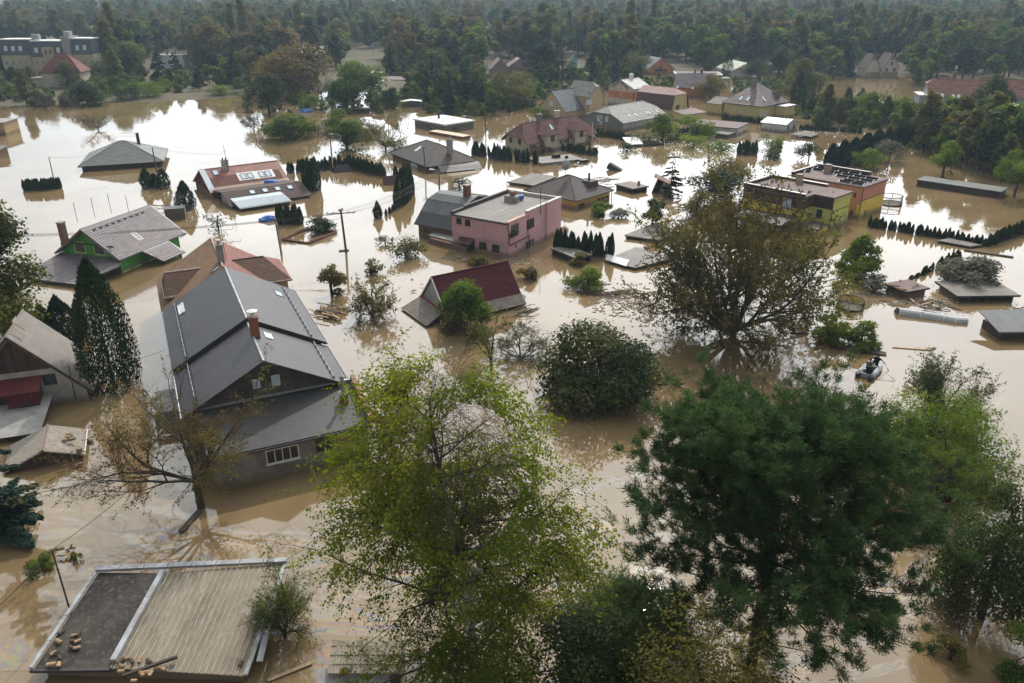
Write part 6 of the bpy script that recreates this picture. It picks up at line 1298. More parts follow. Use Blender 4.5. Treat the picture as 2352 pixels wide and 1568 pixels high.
# dark red porch with its own little roof
RB = mat('board_wine', (.12, .022, .022), (.08, .018, .018), .8, 2, rnd=.12); q = [on_plane(t, Y7(*k), (-.5, 0, 0), (1, 0, 0)) for k in ((330, 660), (60, 740), (375, 940), (20, 1010))]
y0p, y1p = q[0].y, q[1].y + 1.0; zt = 2.15
MB().box((-1.3, y0p + .1, -1.2), (.3, y0p + 2.2, zt)).build('porch_wall', RB, t)
P = [Vector((-1.55, y0p + 2.9, zt)), Vector((-1.55, y0p - .15, zt)), Vector((.3, y0p - .15, zt + .5)), Vector((.3, y0p + 2.9, zt + .5))]; r = slab(t, P, .1, RB, 'porch_roof'); cover(r, P, .5, 3, RB, .015, 20, 'roof_board', False)
pb = MB().box((0, 0, 0), (.03, .2, 2.4)).mesh('board', RB)
for i in range(9): link('board', pb, t, (-1.33, y0p + .12 + i * .23, -.4))
window(t, (-1.36, y0p + 1.55, .55), (0, -1, 0), (0, 0, 1), .9, .75, BRNFRAME, GLASS, fr=.06)
MB().box((-.6, y0p + 2.2, -1.2), (.31, W - .6, 2.1)).build('porch_recess', WOODD, t)
# corrugated lean-to below it
CORL = mat('corrugated_light', (.34, .33, .31), (.2, .185, .165), .55, 1.2, spec=.4, rnd=.06)
q = [on_plane(t, Y7(*k), (0, 0, zz), (0, 0, 1)) for k, zz in (((30, 1040), 1.0), ((470, 885), 1.0), ((370, 1188), .5), ((120, 1235), .5))]
P = [q[3] + Vector((0, 1.5, 0)), q[2], q[1], q[0] + Vector((0, 1.5, 0))]; P = [Vector((min(P[0].x, P[1].x), P[0].y, .5)), Vector((min(P[0].x, P[1].x), P[1].y, .5)), Vector((.28, P[2].y, 1.05)), Vector((.28, P[3].y, 1.05))]
if plane_of(P)[3].z < 0: P = [P[1], P[0], P[3], P[2]]
r = slab(t, P, .04, CORL, 'lean_to_roof'); cover(r, [P[1], P[2], P[3], P[0]], .95, 9, CORL, .012, 10, 'corrugated_sheet', False, 'rib4')
for yy in (P[1].y + .5 * (1 if P[0].y > P[1].y else -1), P[0].y - 1): MB().box((P[0].x + .3, yy - .06, -1.2), (P[0].x + .42, yy + .06, .48)).build('post', WOODD, t)
# small shed with hexagonal slates
HEX = mat('slate_fibre_hex', (.27, .235, .19), (.18, .155, .13), .85, 2, .2, 20, c3=(.33, .29, .24), rnd=.14)
t = thing('slate_shed', 'small drowned shed roof of scalloped slates with logs lying on it', 'shed', (-29.58, 46.99, 0), R_(112.99))
L, W, he, hr = 3.82, 2.37, .4, 1.27
for P in ([Vector((0, 0, he)), Vector((L, 0, he)), Vector((L, W, hr)), Vector((0, W, hr))], [Vector((L, W * 2.1, .15)), Vector((0, W * 2.1, .15)), Vector((0, W, hr)), Vector((L, W, hr))]):
 r = slab(t, P, .06, HEX); u, v, n = plane_of(P)[1:]; p0 = P[0]; a = .33; Lv = (P[2] - P[1]).length; hm = None
 hx = [(0, .42 * a), (.5 * a, 0), (a, .42 * a), (a, 1.15 * a), (0, 1.15 * a)]
 V = [(x, y, .03 * (1.2 - y / a)) for x, y in hx] + [(x, y, -.01) for x, y in hx]; F = [tuple(range(5))] + [(i, 5 + i, 5 + (i + 1) % 5, (i + 1) % 5)[::-1] for i in range(5)]
 hm = bpy.data.meshes.new('slate'); hm.from_pydata(V, [], F); hm.materials.append(HEX)
 Mp = Matrix(((u.x, v.x, n.x, p0.x), (u.y, v.y, n.y, p0.y), (u.z, v.z, n.z, p0.z), (0, 0, 0, 1)))
 for j in range(int(Lv / (.58 * a))):
  for i in range(int(L / a)):
   x = i * a + (.5 * a if j % 2 else 0)
   if x + a <= L + .02: link('slate', hm, r, mat4=Mp @ Matrix.Translation((x, j * .58 * a, .012)))
MB().tube([(-.02, W, hr + .03), (L + .02, W, hr + .03)], .09, 6).build('ridge_cap', mat('ridge_felt', (.2, .14, .12), None, .9, 2), t)
MB().box((.02, -.06, he - .07), (L - .02, .0, he + .06)).build('gutter_board', WHITE, t)
MB().prism([(.2, .3, -1), (.2, W * 2 - .3, -1), (.2, W * 2 - .3, .2), (.2, W, hr - .15), (.2, .3, .4)], (L - .4, 0, 0)).build('wall', WOODD, t)
# garages bottom left
PALEM = mat('coping_pale_blue', (.33, .36, .39), (.2, .18, .16), .6, 1.2, c3=(.36, .3, .26), rnd=.08)
FELTK = mat('felt_black_muddy', (.026, .022, .019), (.07, .058, .047), .8, .5, .5, 18, c3=(.1, .085, .07), lo=.45, hi=.75)
CORRM = mat('corrugated_muddy', (.24, .2, .145), (.1, .08, .06), .85, .5, .1, 20, c3=(.29, .255, .2), rnd=.1, stretch=(1, .35, 1), lo=.4, hi=.75)  # dark blotches: mud stains, and tree shadow put into the colour
gq = [at(*zD(1, 290, 1455), .7), at(*zD(1, 2090, 1510), .7), at(*zD(2, 240, 545), 1.05), at(*zD(1, 850, 622), 1.05)]
t = thing('garage_pair', 'twin garages, one black felt roof and one muddy ribbed metal roof, bottom left', 'garage', (gq[0].x, gq[0].y, 0), math.atan2(gq[1].y - gq[0].y, gq[1].x - gq[0].x))
Mi = frame_of(t).inverted(); g = [Mi @ k for k in gq]; dv0 = Mi @ at(*zD(1, 950, 1445), .72); dv1 = Mi @ at(*zD(1, 1405, 628), 1.05)
A, B, C_, D_ = g; Pl = [A, dv0, dv1, D_]; Pr = [dv0, B, C_, dv1]
r1 = slab(t, Pl, .12, FELTK, 'felt_roof'); cover(r1, [Pl[0], Pl[1], Pl[2], Pl[3]], 30, 1.05, FELTK, .012, 20, 'felt_strip', False, gap=0)
r2 = slab(t, Pr, .06, CORRM, 'metal_roof'); w_ = (B - dv0).length
cover(r2, Pr, w_ / 5.0, 12, CORRM, .01, 20, 'ribbed_sheet', False, 'rib4', u=(B - dv0), gap=.0)
rb = MB(); n_ = 21
for i in range(n_ + 1):
 f = i / n_; a = dv0 + (B - dv0) * f; b = dv1 + (C_ - dv1) * f; MB().tube([a + Vector((0, 0, .045)), b + Vector((0, 0, .045))], .032, 6).build('rib', mat('rib_pale', (.36, .32, .26), (.2, .165, .125), .6, 1.5), r2)
def coping(p, q, wd, n, hh=.1, up=.1):
 for i in range(n):
  a, b = p + (q - p) * (i / n), p + (q - p) * ((i + 1) / n - .004); MB().bar(a + Vector((0, 0, up)), b + Vector((0, 0, up)), wd, hh).build('coping', PALEM, t)
coping(D_ + Vector((-.15, .1, 0)), C_ + Vector((.2, .1, 0)), .34, 8, .16, .16); coping(A + Vector((-.12, 0, 0)), D_ + Vector((-.12, 0, 0)), .2, 4, .1, .1); coping(dv0 + Vector((0, .3, 0)), dv1, .28, 3, .22, .16); coping(B + Vector((.1, 0, 0)), C_ + Vector((.1, 0, 0)), .2, 4, .12, .06)
MB().prism([(k.x * 1.0, k.y, -1.2) for k in [A + Vector((.3, .35, 0)), B + Vector((-.2, .35, 0)), C_ + Vector((-.2, -.2, 0)), D_ + Vector((.2, -.2, 0))]], (0, 0, 1.72)).build('wall', RENDER_D, t)
MB().bar(A + Vector((-.15, -.05, -.05)), dv0 + Vector((0, -.05, -.05)), .12, .14).build('front_gutter', METALD, t)
# loose flashing dangling at the right side
MB().bar(B + Vector((.5, .8, .1)), C_ + Vector((.35, -2.6, .1)), .3, .06).bar(B + Vector((.3, 2.6, .2)), B + Vector((1.0, 2.5, .15)), .18, .1).build('loose_flashing', PALEM, t)
# tile-roofed shed at the bottom edge
TC = mat('tile_cement_beige', (.42, .36, .28), (.27, .22, .165), .85, 1.2, .2, 18, c3=(.14, .12, .07), rnd=.16)
q = [at(*zD(2, 608, 1490), .95), at(*zD(2, 1260, 1490), .95), at(*zD(2, 1280, 1215), 1.6), at(*zD(2, 655, 1205), 1.6)]
t = thing('tiled_shed', 'shed with beige interlocking cement tiles and a ribbed metal strip, at the bottom edge', 'shed', (q[0].x, q[0].y, 0), math.atan2(q[1].y - q[0].y, q[1].x - q[0].x)); Mi = frame_of(t).inverted(); q = [Mi @ k for k in q]
r = slab(t, q, .08, TC); cover(r, q, .27, .42, TC, .03, 120, 'roof_tile', False, 'pan')
q2 = [Mi @ at(*zD(2, 500, 1700), .45), Mi @ at(*zD(2, 1150, 1700), .45), Mi @ at(*zD(2, 1150, 1450), .85), Mi @ at(*zD(2, 530, 1445), .85)]; r = slab(t, q2, .04, CORL, 'metal_roof'); cover(r, [q2[1], q2[2], q2[3], q2[0]], .8, 9, CORL, .01, 10, 'corrugated_sheet', False, 'rib5')
MB().box((.3, -2.0, -1.2), (q[1].x - .2, 1.9, .6)).build('wall', WOODD, t)
rg = np.random.default_rng(8); P = np.stack([rg.uniform(.6, q[1].x, 3000), rg.uniform(-1.3, 1.0, 3000), np.zeros(3000)], 1); P = P[noise3(P, 2.5, 3) > .5]; P[:, 2] = 1.05 + .25 * P[:, 1] * .62 + rg.uniform(0, .14, len(P))
o = link('moss', crown_from('moss', P, .07, rg, L_OLIVE), t); o['kind'] = 'stuff'
# foreground trees, one by one
def fit_h(u, v, vt): p = at(u, v); return p, height_at(p, vt)
def big_birch():
 p, H = fit_h(1095, 1612, 850); rng = np.random.default_rng(11); segs = []
 q = np.array([0., 0, -2]); pts = [np.array([0, 0, -2.]), np.array([-.1, .1, H * .2]), np.array([-.2, .2, H * .42]), np.array([-.5, .2, H * .62]), np.array([-.75, .2, H * .8]), np.array([-.9, .1, H * .97])]
 rad = [.19, .17, .14, .1, .06, .015]
 spec = [None, dict(len=(2.2, 4.2), n=4, jit=.13, up=.07, kids=10, ang=(25, 65), rr=.45, **{'from': .15}), dict(len=(.9, 1.9), n=3, jit=.2, up=-.10, kids=7, ang=(25, 70), rr=.5, **{'from': 0.}), dict(len=(.9, 2.0), n=5, jit=.10, up=-.34, taper=.7)]
 for i in range(5):
  a, b = pts[i], pts[i + 1]; segs.append((a, b, rad[i], rad[i + 1], 0))
 for k in range(46):
  f = .07 + .91 * (k / 45) ** .9; z = f * H; i = int(np.searchsorted([x[2] for x in pts], z)) - 1; i = max(0, min(i, 4)); a, b = pts[i], pts[i + 1]; c = a + (b - a) * (z - a[2]) / (b[2] - a[2])
  az = k * 2.4 + rng.normal() * .3; el = R_(rng.uniform(15, 50) + 25 * f); d = np.array([math.cos(az) * math.cos(el), math.sin(az) * math.cos(el), math.sin(el)]); s = (1.0 if f < .45 else 1.0 - (f - .45) * 1.35) * (.9 if f < .3 else 1.0)
  sp = [None] + [dict(x) for x in spec[1:]]; Lr = rng.uniform(2.6, 4.3) * s
  grow(segs, c, d, Lr, .055 * s + .012, 1, sp, rng)
 P, al, k = seg_points(segs, (2, 3), 150000, .09, rng); dens = noise3(P * np.array([1, 1, .45]), .95, 17); keep = dens > .41
 al = al * .5 + np.array([0, 0, -.8])
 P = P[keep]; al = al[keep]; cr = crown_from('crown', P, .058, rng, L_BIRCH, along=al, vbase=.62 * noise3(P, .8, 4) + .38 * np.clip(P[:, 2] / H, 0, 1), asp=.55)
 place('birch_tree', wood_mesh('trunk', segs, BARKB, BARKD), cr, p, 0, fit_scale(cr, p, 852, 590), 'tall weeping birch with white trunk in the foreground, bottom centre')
big_birch()
def big_pine(u, v, vt, wpx, seed, label, n=52000):
 p, H = fit_h(u, v, vt); R = wpx * pxm(p) / 2; rng = np.random.default_rng(seed); segs = []; tips = []
 b = np.array([.0, 0, H]); nodes = [np.array([0, 0, -2.]), np.array([.1, 0, H * .3]), np.array([.25, .1, H * .55]), np.array([.1, .2, H * .8]), b * .97]; rad = [.3, .27, .21, .13, .03]
 for i in range(4): segs.append((nodes[i], nodes[i + 1], rad[i], rad[i + 1], 0))
 nb = 60
 spec = [None, dict(len=(1, 1), n=5, jit=.1, up=.07, kids=15, ang=(30, 70), rr=.5, flat=True, **{'from': .2}), dict(len=(R * .22, R * .42), n=3, jit=.16, up=.1, kids=5, ang=(25, 60), rr=.5, **{'from': .0}), dict(len=(.25, .6), n=2, jit=.2, up=.16, taper=.5)]
 for k in range(nb):
  f = .36 + .62 * (k / (nb - 1)) ** .85; z = f * H; i = max(0, min(3, int(np.searchsorted([x[2] for x in nodes], z)) - 1)); c = nodes[i] + (nodes[i + 1] - nodes[i]) * (z - nodes[i][2]) / (nodes[i + 1][2] - nodes[i][2])
  env = math.sqrt(max(0, 1 - max(0, (f - .5) / .52) ** 2)) if f > .5 else .8 + 1.2 * (f - .36)
  az = k * 2.4 + rng.normal() * .35; el = R_(-8 + 55 * max(0, f - .35) + rng.normal() * 8); d = np.array([math.cos(az) * math.cos(el), math.sin(az) * math.cos(el), math.sin(el)])
  grow(segs, c, d, R * env * rng.uniform(.72, 1.0), .1 * (1.1 - f * .8), 1, spec, rng)
 for k in range(16):
  c = np.array([.1, 0, H * rng.uniform(.12, .34)]); a = rng.uniform(0, 6.3); q1 = c + np.array([math.cos(a), math.sin(a), rng.uniform(-.1, .3)]) * R * rng.uniform(.25, .55); segs.append((c, q1, .05, .015, 9)); segs.append((q1, q1 + rng.normal(size=3) * .6, .015, .005, 9)); segs.append((.5 * (c + q1), .4 * c + .6 * q1 + rng.normal(size=3) * .7, .02, .005, 9))
 S3 = [s for s in segs if s[4] == 3]; q = np.array([s[1] for s in S3]); dd = unit(q - np.array([s[0] for s in S3]))
 k = rng.integers(0, len(S3), n); d = unit(dd[k] * .9 + rng.normal(size=(n, 3)) * .75 + np.array([0, 0, .25])); Ln = rng.uniform(.08, .17, (n, 1)); P = q[k] + d * Ln * .8 + rng.normal(size=(n, 3)) * .09
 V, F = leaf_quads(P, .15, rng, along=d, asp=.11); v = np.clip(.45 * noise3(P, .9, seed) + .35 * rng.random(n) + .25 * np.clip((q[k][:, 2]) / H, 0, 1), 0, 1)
 cr = np_mesh('crown', V, F, [L_PINE], vattr=v); place('pine_tree', wood_mesh('trunk', segs, BARKP), cr, p, 0, fit_scale(cr, p, vt, wpx), label)
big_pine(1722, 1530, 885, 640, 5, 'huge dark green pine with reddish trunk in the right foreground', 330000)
big_pine(1440, 1580, 1325, 300, 9, 'young pine crown between birch and large pine at the bottom edge', 60000)
def sparse_tree(name, u, v, vt, wpx, seed, label, lm, nleaf, leaf, wood=BARKD, lean=(0, 0), forks=6, z0=.15, up=.05, kids=(7, 7, 6), cat='tree', flatf=.9, gap=.42, mud=None):
 p, H = fit_h(u, v, vt); R = wpx * pxm(p) / 2; rng = np.random.default_rng(seed); segs = []; base = np.array([0, 0, -.6])
 spec = [None, dict(len=(1, 1), n=5, jit=.14, up=up, kids=kids[0], ang=(25, 60), rr=.6, **{'from': .25}), dict(len=(H * .24, H * .42), n=4, jit=.2, up=up * .6, kids=kids[1], ang=(28, 70), rr=.55, **{'from': .15}), dict(len=(H * .12, H * .22), n=3, jit=.25, up=.02, kids=kids[2], ang=(30, 75), rr=.55, **{'from': .1}), dict(len=(H * .05, H * .11), n=3, jit=.3, up=-.02, taper=.6)]
 top = np.array([lean[0], lean[1], H * z0]); r = .02 * H + .03; segs.append((base, top, r * 1.2, r, 0))
 for k in range(forks):
  az = k * 2 * math.pi / forks + rng.normal() * .3; el = R_(rng.uniform(18, 62) if k else 80); d = np.array([math.cos(az) * math.cos(el), math.sin(az) * math.cos(el), math.sin(el)]); Lx = min(R / max(math.cos(el), .3), (H - H * z0) / max(math.sin(el), .3)) * .72 * rng.uniform(.85, 1.05)
  grow(segs, top, d, Lx, r * .62, 1, spec, rng, .02)
 w = wood_mesh('trunk', segs, wood); P, al, k = seg_points(segs, (3, 4), nleaf * 2, .07, rng); dens = noise3(P, 7 / H, seed + 1); P = P[dens > gap][:nleaf]; P = P[P[:, 2] > .02]
 cr = crown_from('crown', P, leaf, rng, lm, bias=np.array([0, 0, .4]), asp=.5, mudz=mud)
 return place(name, w, cr, p, 0, fit_scale(cr, p, vt, wpx), label, cat)
sparse_tree('walnut_tree', 1683, 772, 425, 430, 21, 'wide half-bare walnut with brown and olive leaves standing in water, right of centre', L_WALN, 52000, .125, forks=17, z0=.03, kids=(7, 6, 5), gap=.33)
sparse_tree('walnut_tree', 462, 1165, 838, 520, 33, 'half-bare brown walnut with drooping limbs in front of the long dark roofed house', L_WALB, 13000, .075, forks=8, z0=.28, up=-.015, kids=(6, 6, 6), gap=.42)
sparse_tree('small_tree', 1128, 842, 715, 130, 5, 'small crooked half-bare tree in water in front of the maroon roof', L_OLIVE, 1300, .1, forks=4, kids=(4, 4, 3))
sparse_tree('shrub', 1196, 826, 738, 150, 6, 'pale grey-green twiggy willow shrub right of the crooked tree', L_GREY, 4500, .075, forks=12, z0=.03, kids=(5, 4, 3), cat='shrub')
sparse_tree('shrub', 855, 728, 640, 105, 7, 'airy round shrub with dark leaves alone in the open water', L_OLIVE, 4200, .11, forks=13, z0=.06, kids=(5, 4, 3), cat='shrub', mud=.9, gap=.3)
def dome(name, u, v, vt, wpx, seed, label, lm, n, leaf, cat='shrub', shape='dome', mud=None, nl=16, asp=.6, group=None, z0f=.0):
 p, H = fit_h(u, v, vt); R = wpx * pxm(p) / 2; tr, cr = make_broad(seed, H, R, n, leaf, lm, BARKD, shape, z0f, nl, mud, asp); return place(name, tr, cr, p, 0, fit_scale(cr, p, vt, wpx), label, cat, group)
dome('bush', 1383, 898, 745, 252, 41, 'large round dark green bush standing in water at the centre', leafmat('leaf_hazel', [(.010, .022, .007), (.026, .044, .011), (.06, .075, .02), (.11, .1, .04)], trans=.3), 15000, .13, mud=.5, nl=26, z0f=.02)
dome('bush', 1066, 757, 648, 108, 42, 'fresh green upright bush in front of the maroon roof', L_FRESH, 8000, .1, shape='dome', mud=1.3, nl=26)
sparse_tree('willow_shrub', 2165, 965, 815, 185, 44, 'grey-green willow shrub with upright twigs right of the dinghy', leafmat('leaf_willow', [(.05, .065, .026), (.095, .11, .045), (.15, .155, .07)], trans=.35), 14000, .085, forks=18, z0=.03, up=.12, kids=(5, 5, 3), cat='shrub', gap=.3)
dome('bush', 2140, 1070, 905, 300, 45, 'broad fresh green bush below the grey willow shrub at the right', L_FRESH, 22000, .08, nl=34, z0f=.02)
sparse_tree('small_tree', 2170, 1175, 985, 290, 46, 'thin green tree with dark crooked stems right of the huge pine', L_BROAD, 15000, .08, forks=8, z0=.12, gap=.36)
dome('bush', 2255, 1420, 1125, 270, 47, 'large dark green bush at the right edge, muddy underneath', leafmat('leaf_dark', [(.012, .022, .008), (.03, .048, .014), (.06, .08, .02)], trans=.25), 24000, .075, mud=1.2, nl=30, z0f=.0)
dome('bush', 2365, 1580, 1415, 190, 48, 'leafy bush cut by the bottom right corner', L_BROAD, 6000, .07, nl=14)
dome('bush', 2180, 1512, 1455, 90, 49, 'low half-drowned shrub in brown water at the bottom right', L_OLIVE, 900, .07, nl=8)
dome('bush', 1330, 1700, 1400, 330, 50, 'dark leafy bush at the foot of the birch', MATS['leaf_dark'], 20000, .07, nl=24)
dome('thicket', 1630, 1890, 1425, 520, 51, 'yellow-brown twiggy thicket along the bottom edge', leafmat('leaf_thicket', [(.06, .05, .022), (.11, .1, .028), (.17, .16, .03)], trans=.35), 34000, .06, nl=40)
dome('leafy_tree', 12, 800, 452, 250, 52, 'leafy green tree cut by the left edge above the grey house', leafmat('leaf_edge', [(.02, .03, .008), (.06, .072, .014), (.12, .125, .022), (.18, .17, .03)], trans=.42), 15000, .15, cat='tree', shape='egg', nl=26)
sparse_tree('bush', 655, 1462, 1290, 140, 53, 'drooping leafy bush leaning over the right end of the ribbed garage roof', L_BROAD, 3600, .07, forks=9, z0=.05, cat='shrub', gap=.25)
dome('weed_clump', 98, 1306, 1268, 62, 54, 'floating clump of green weeds near the bottom left pole', L_BROAD, 900, .06, nl=8)
dome('weed_clump', 173, 1285, 1268, 30, 56, 'small strip of floating weeds between boards at the bottom left', L_BROAD, 260, .05, nl=5)
def sprc(u, v, vt, wpx, seed, label, n, leaf, lm=L_SPRUCE, cat='tree', group=None, droop=.35, name='spruce_tree', pw=.9, whorl=None):
 p, H = fit_h(u, v, vt); R = wpx * pxm(p) / 2; tr, cr = make_spruce(seed, H, R, n, leaf, lm, BARKD, droop, pw=pw, whorl=whorl); return place(name, tr, cr, p, 0, fit_scale(cr, p, vt, wpx), label, cat, group)
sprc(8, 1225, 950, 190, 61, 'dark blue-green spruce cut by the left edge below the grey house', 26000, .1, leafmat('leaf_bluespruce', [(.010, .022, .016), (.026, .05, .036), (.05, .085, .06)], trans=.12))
def thj(u, v, vt, wpx, seed, label, n, leaf, pw=.55, mud=.22, group=None, name='thuja_tree', cat='tree', lm=L_THUJA):
 p, H = fit_h(u, v, vt); R = wpx * pxm(p) / 2; tr, cr = make_thuja(seed, H, R, n, leaf, lm, BARKD, pw, mud); return place(name, tr, cr, p, 0, fit_scale(cr, p, vt, wpx), label, cat, group)
thj(262, 886, 600, 140, 62, 'tall dark conical thuja between the green house and the long dark roof', 16000, .13, .62, None)
thj(150, 780, 678, 90, 63, 'broad dark evergreen behind the grey gabled house', 6000, .13, .8, None); thj(188, 770, 692, 40, 64, 'small pointed evergreen beside the tall conical thuja', 2500, .11, .8, None); thj(112, 790, 700, 70, 65, 'dark evergreen at the ridge of the grey gabled house', 4000, .13, .7, None)
thj(428, 478, 415, 45, 66, 'single dark cone thuja beside the red roofed house', 3000, .16, .7, .15)
for i, (u, v, vt, w_) in enumerate(((338, 430, 386, 30), (357, 429, 398, 30), (377, 431, 387, 32))): thj(u, v, vt, w_, 67 + i, ['left thuja with pointed tip in the clump by the leaning pole', 'low middle thuja in the clump by the leaning pole', 'right round thuja in the clump by the leaning pole'][i], 1500, .17, .6, .2)
for i, (u, v, vt, w_) in enumerate(((703, 433, 366, 17), (715, 436, 372, 22), (727, 436, 363, 26))): thj(u, v, vt, w_, 71 + i, ['narrow tall thuja, left one beside the red roof', 'tall thuja in the middle beside the red roof', 'tallest thick thuja, right one beside the red roof'][i], 2600, .15, .35, .05)
thj(868, 499, 462, 20, 75, 'lone slim cone thuja in the bright open water', 1200, .14, .8, .2)
for i, (u, v, vt, w_) in enumerate(((887, 494, 480, 7), (895, 490, 475, 8), (902, 485, 470, 7), (906, 481, 464, 8))): thj(u, v, vt, w_, 76 + i, 'tiny thuja in the row between the lone cone and the curved hedge', 300, .12, .7, .1, 'tiny thujas in the water')
# hedges: every thuja is a thing
THU = [make_thuja(300 + i, 1.0, .42, 1500, .075, L_THUJA, BARKD, .5, .3) for i in range(4)]
THL = [make_thuja(310 + i, 1.0, .42, 420, .12, L_THUJA, BARKD, .5, .3) for i in range(3)]
def hedge(path, n, hpx, wpx, label, group, seed, protos=THU, jit=.2):
 rng = random.Random(seed); pts = [at(u, v) for u, v in path]; seg = [(b - a).length for a, b in zip(pts[:-1], pts[1:])]; T = sum(seg)
 for i in range(n):
  s = T * (i + .5) / n; k = 0
  while k < len(seg) - 1 and s > seg[k]: s -= seg[k]; k += 1
  p = pts[k] + (pts[k + 1] - pts[k]) * (s / seg[k]); f = (i + .5) / n; hp = hpx if not isinstance(hpx, tuple) else hpx[0] + (hpx[1] - hpx[0]) * f
  h = hp * pxm(p) / math.cos(PITCH * .8) * rng.uniform(1 - jit, 1 + jit); w = wpx * pxm(p) / .84 * rng.uniform(.9, 1.15); tr, cr = protos[rng.randrange(len(protos))]
  if n > 12 and rng.random() < .05: continue
  o = place('thuja_shrub', tr, cr, p + Vector((rng.uniform(-.1, .1), rng.uniform(-.1, .1), -.1)), rng.uniform(0, 6.28), (w, w, h), label, 'shrub', group); o.rotation_euler.x = rng.gauss(0, .06); o.rotation_euler.y = rng.gauss(0, .06)
hedge([(661, 396), (697, 393), (797, 386), (842, 395), (868, 402), (886, 406)], 44, 27, 9.5, 'dark thuja in the long hedge running behind the red roofed house', 'thujas of the long hedge behind the red roof', 1)
hedge([(908, 419), (925, 414), (941, 425), (946, 445), (936, 462), (920, 472), (908, 478)], 26, (30, 55), 13, 'dark thuja in the curved hedge standing in bright water', 'thujas of the curved hedge', 2)
hedge([(1083, 354), (1116, 360)], 7, 30, 9, 'thuja in the short hedge piece left of the gap, by the dark hip roof', 'thujas of the short hedge piece', 3); hedge([(1124, 362), (1160, 368), (1238, 376)], 18, 30, 9, 'thuja in the dense hedge in front of the red tiled double house', 'thujas before the double house', 4)
hedge([(1272, 574), (1300, 580), (1340, 584), (1408, 592)], 15, 46, 15, 'dark thuja in the hedge right of the pink house', 'thujas beside the pink house', 5, jit=.2)
hedge([(1996, 520), (2080, 534), (2170, 549), (2264, 566)], 46, 22, 9, 'low muddy thuja in the hedge row right of the duplex', 'low hedge thujas right of the duplex', 6, jit=.22); hedge([(2266, 566), (2310, 550), (2354, 534)], 20, 28, 11, 'green hedge thuja running to the right edge', 'hedge thujas to the right edge', 7)
hedge([(2090, 642), (2130, 626), (2160, 612)], 16, 14, 8, 'tiny drowned thuja in the short row by the brown hut', 'drowned thujas by the brown hut', 8, THL, .4); hedge([(2160, 612), (2206, 596)], 9, 24, 10, 'thuja at the taller end of the drowned row', 'taller drowned thujas', 9)
hedge([(1655, 273), (1700, 279), (1758, 286)], 26, 13, 5.5, 'tiny thuja in the hedge below the yellow hip roofed house', 'thujas below the yellow house', 10, THL, .3); hedge([(1834, 297), (1900, 301), (1980, 307)], 26, 12, 6, 'small thuja in the dark hedge beyond the pavilion', 'thujas beyond the pavilion', 11, THL, .3)
hedge([(1368, 312), (1410, 317), (1456, 327)], 20, 17, 6.5, 'green thuja in the hedge at the yellow base of the grey hall', 'thujas at the grey hall', 12, THL)
hedge([(1290, 344), (1330, 352), (1372, 358)], 14, 17, 9, 'low hedge shrub in front of the double house porch', 'hedge shrubs at the porch', 13, THL, .3)
hedge([(57, 437), (100, 436), (142, 432)], 22, 25, 9, 'clipped dark thuja in the box hedge alone in water on the left', 'thujas of the box hedge', 14, jit=.04)
hedge([(640, 516), (662, 514), (694, 514)], 7, 42, 15, 'thuja in the short row above the floating timber frame', 'thujas above the timber frame', 15, jit=.1)
hedge([(1694, 355), (1715, 354), (1738, 354)], 6, 30, 11, 'thuja in the small clump in bright water right of the grey hall', 'small clump of thujas', 16)
hedge([(1835, 262), (1850, 262), (1858, 258), (1866, 262), (1874, 264)], 6, 30, 6, 'slim thuja beside the yellow house and the white cabin', 'slim thujas by the white cabin', 17)
hedge([(1560, 305), (1608, 302)], 7, 11, 9, 'low muddy shrub before the brown outbuilding', 'low shrubs before the outbuilding', 18, THL)
# mid-ground trees and shrubs, single ones
LM = dict(broad=L_BROAD, olive=L_OLIVE, brown=L_BROWN, fresh=L_FRESH, grey=L_GREY, dark=MATS['leaf_dark'], spruce=L_SPRUCE)
def tree1(kind, u, v, vt, wpx, label, lm='broad', n=3200, cat=None, shape='round', mud=None):
 seed = int(u * 7 + v)
 if kind == 'dome': return dome('bush', u, v, vt, wpx, seed, label, LM[lm], n, max(.12, wpx * pxm(at(u, v)) / 42), cat or 'shrub', shape, mud, 12)
 if kind == 'tree': return dome('broadleaf_tree', u, v, vt, wpx, seed, label, LM[lm], n, max(.14, wpx * pxm(at(u, v)) / 46), cat or 'tree', shape, mud, 20, z0f=.12)
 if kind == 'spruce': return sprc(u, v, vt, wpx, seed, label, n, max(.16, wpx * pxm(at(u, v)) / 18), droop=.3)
 if kind == 'thuja': return thj(u, v, vt, wpx, seed, label, n, max(.16, wpx * pxm(at(u, v)) / 16), .7, None)
 if kind == 'bare': return sparse_tree('bare_tree', u, v, vt, wpx, seed, label, LM[lm], n, .12, forks=9, z0=.1, kids=(5, 5, 3), gap=.35)
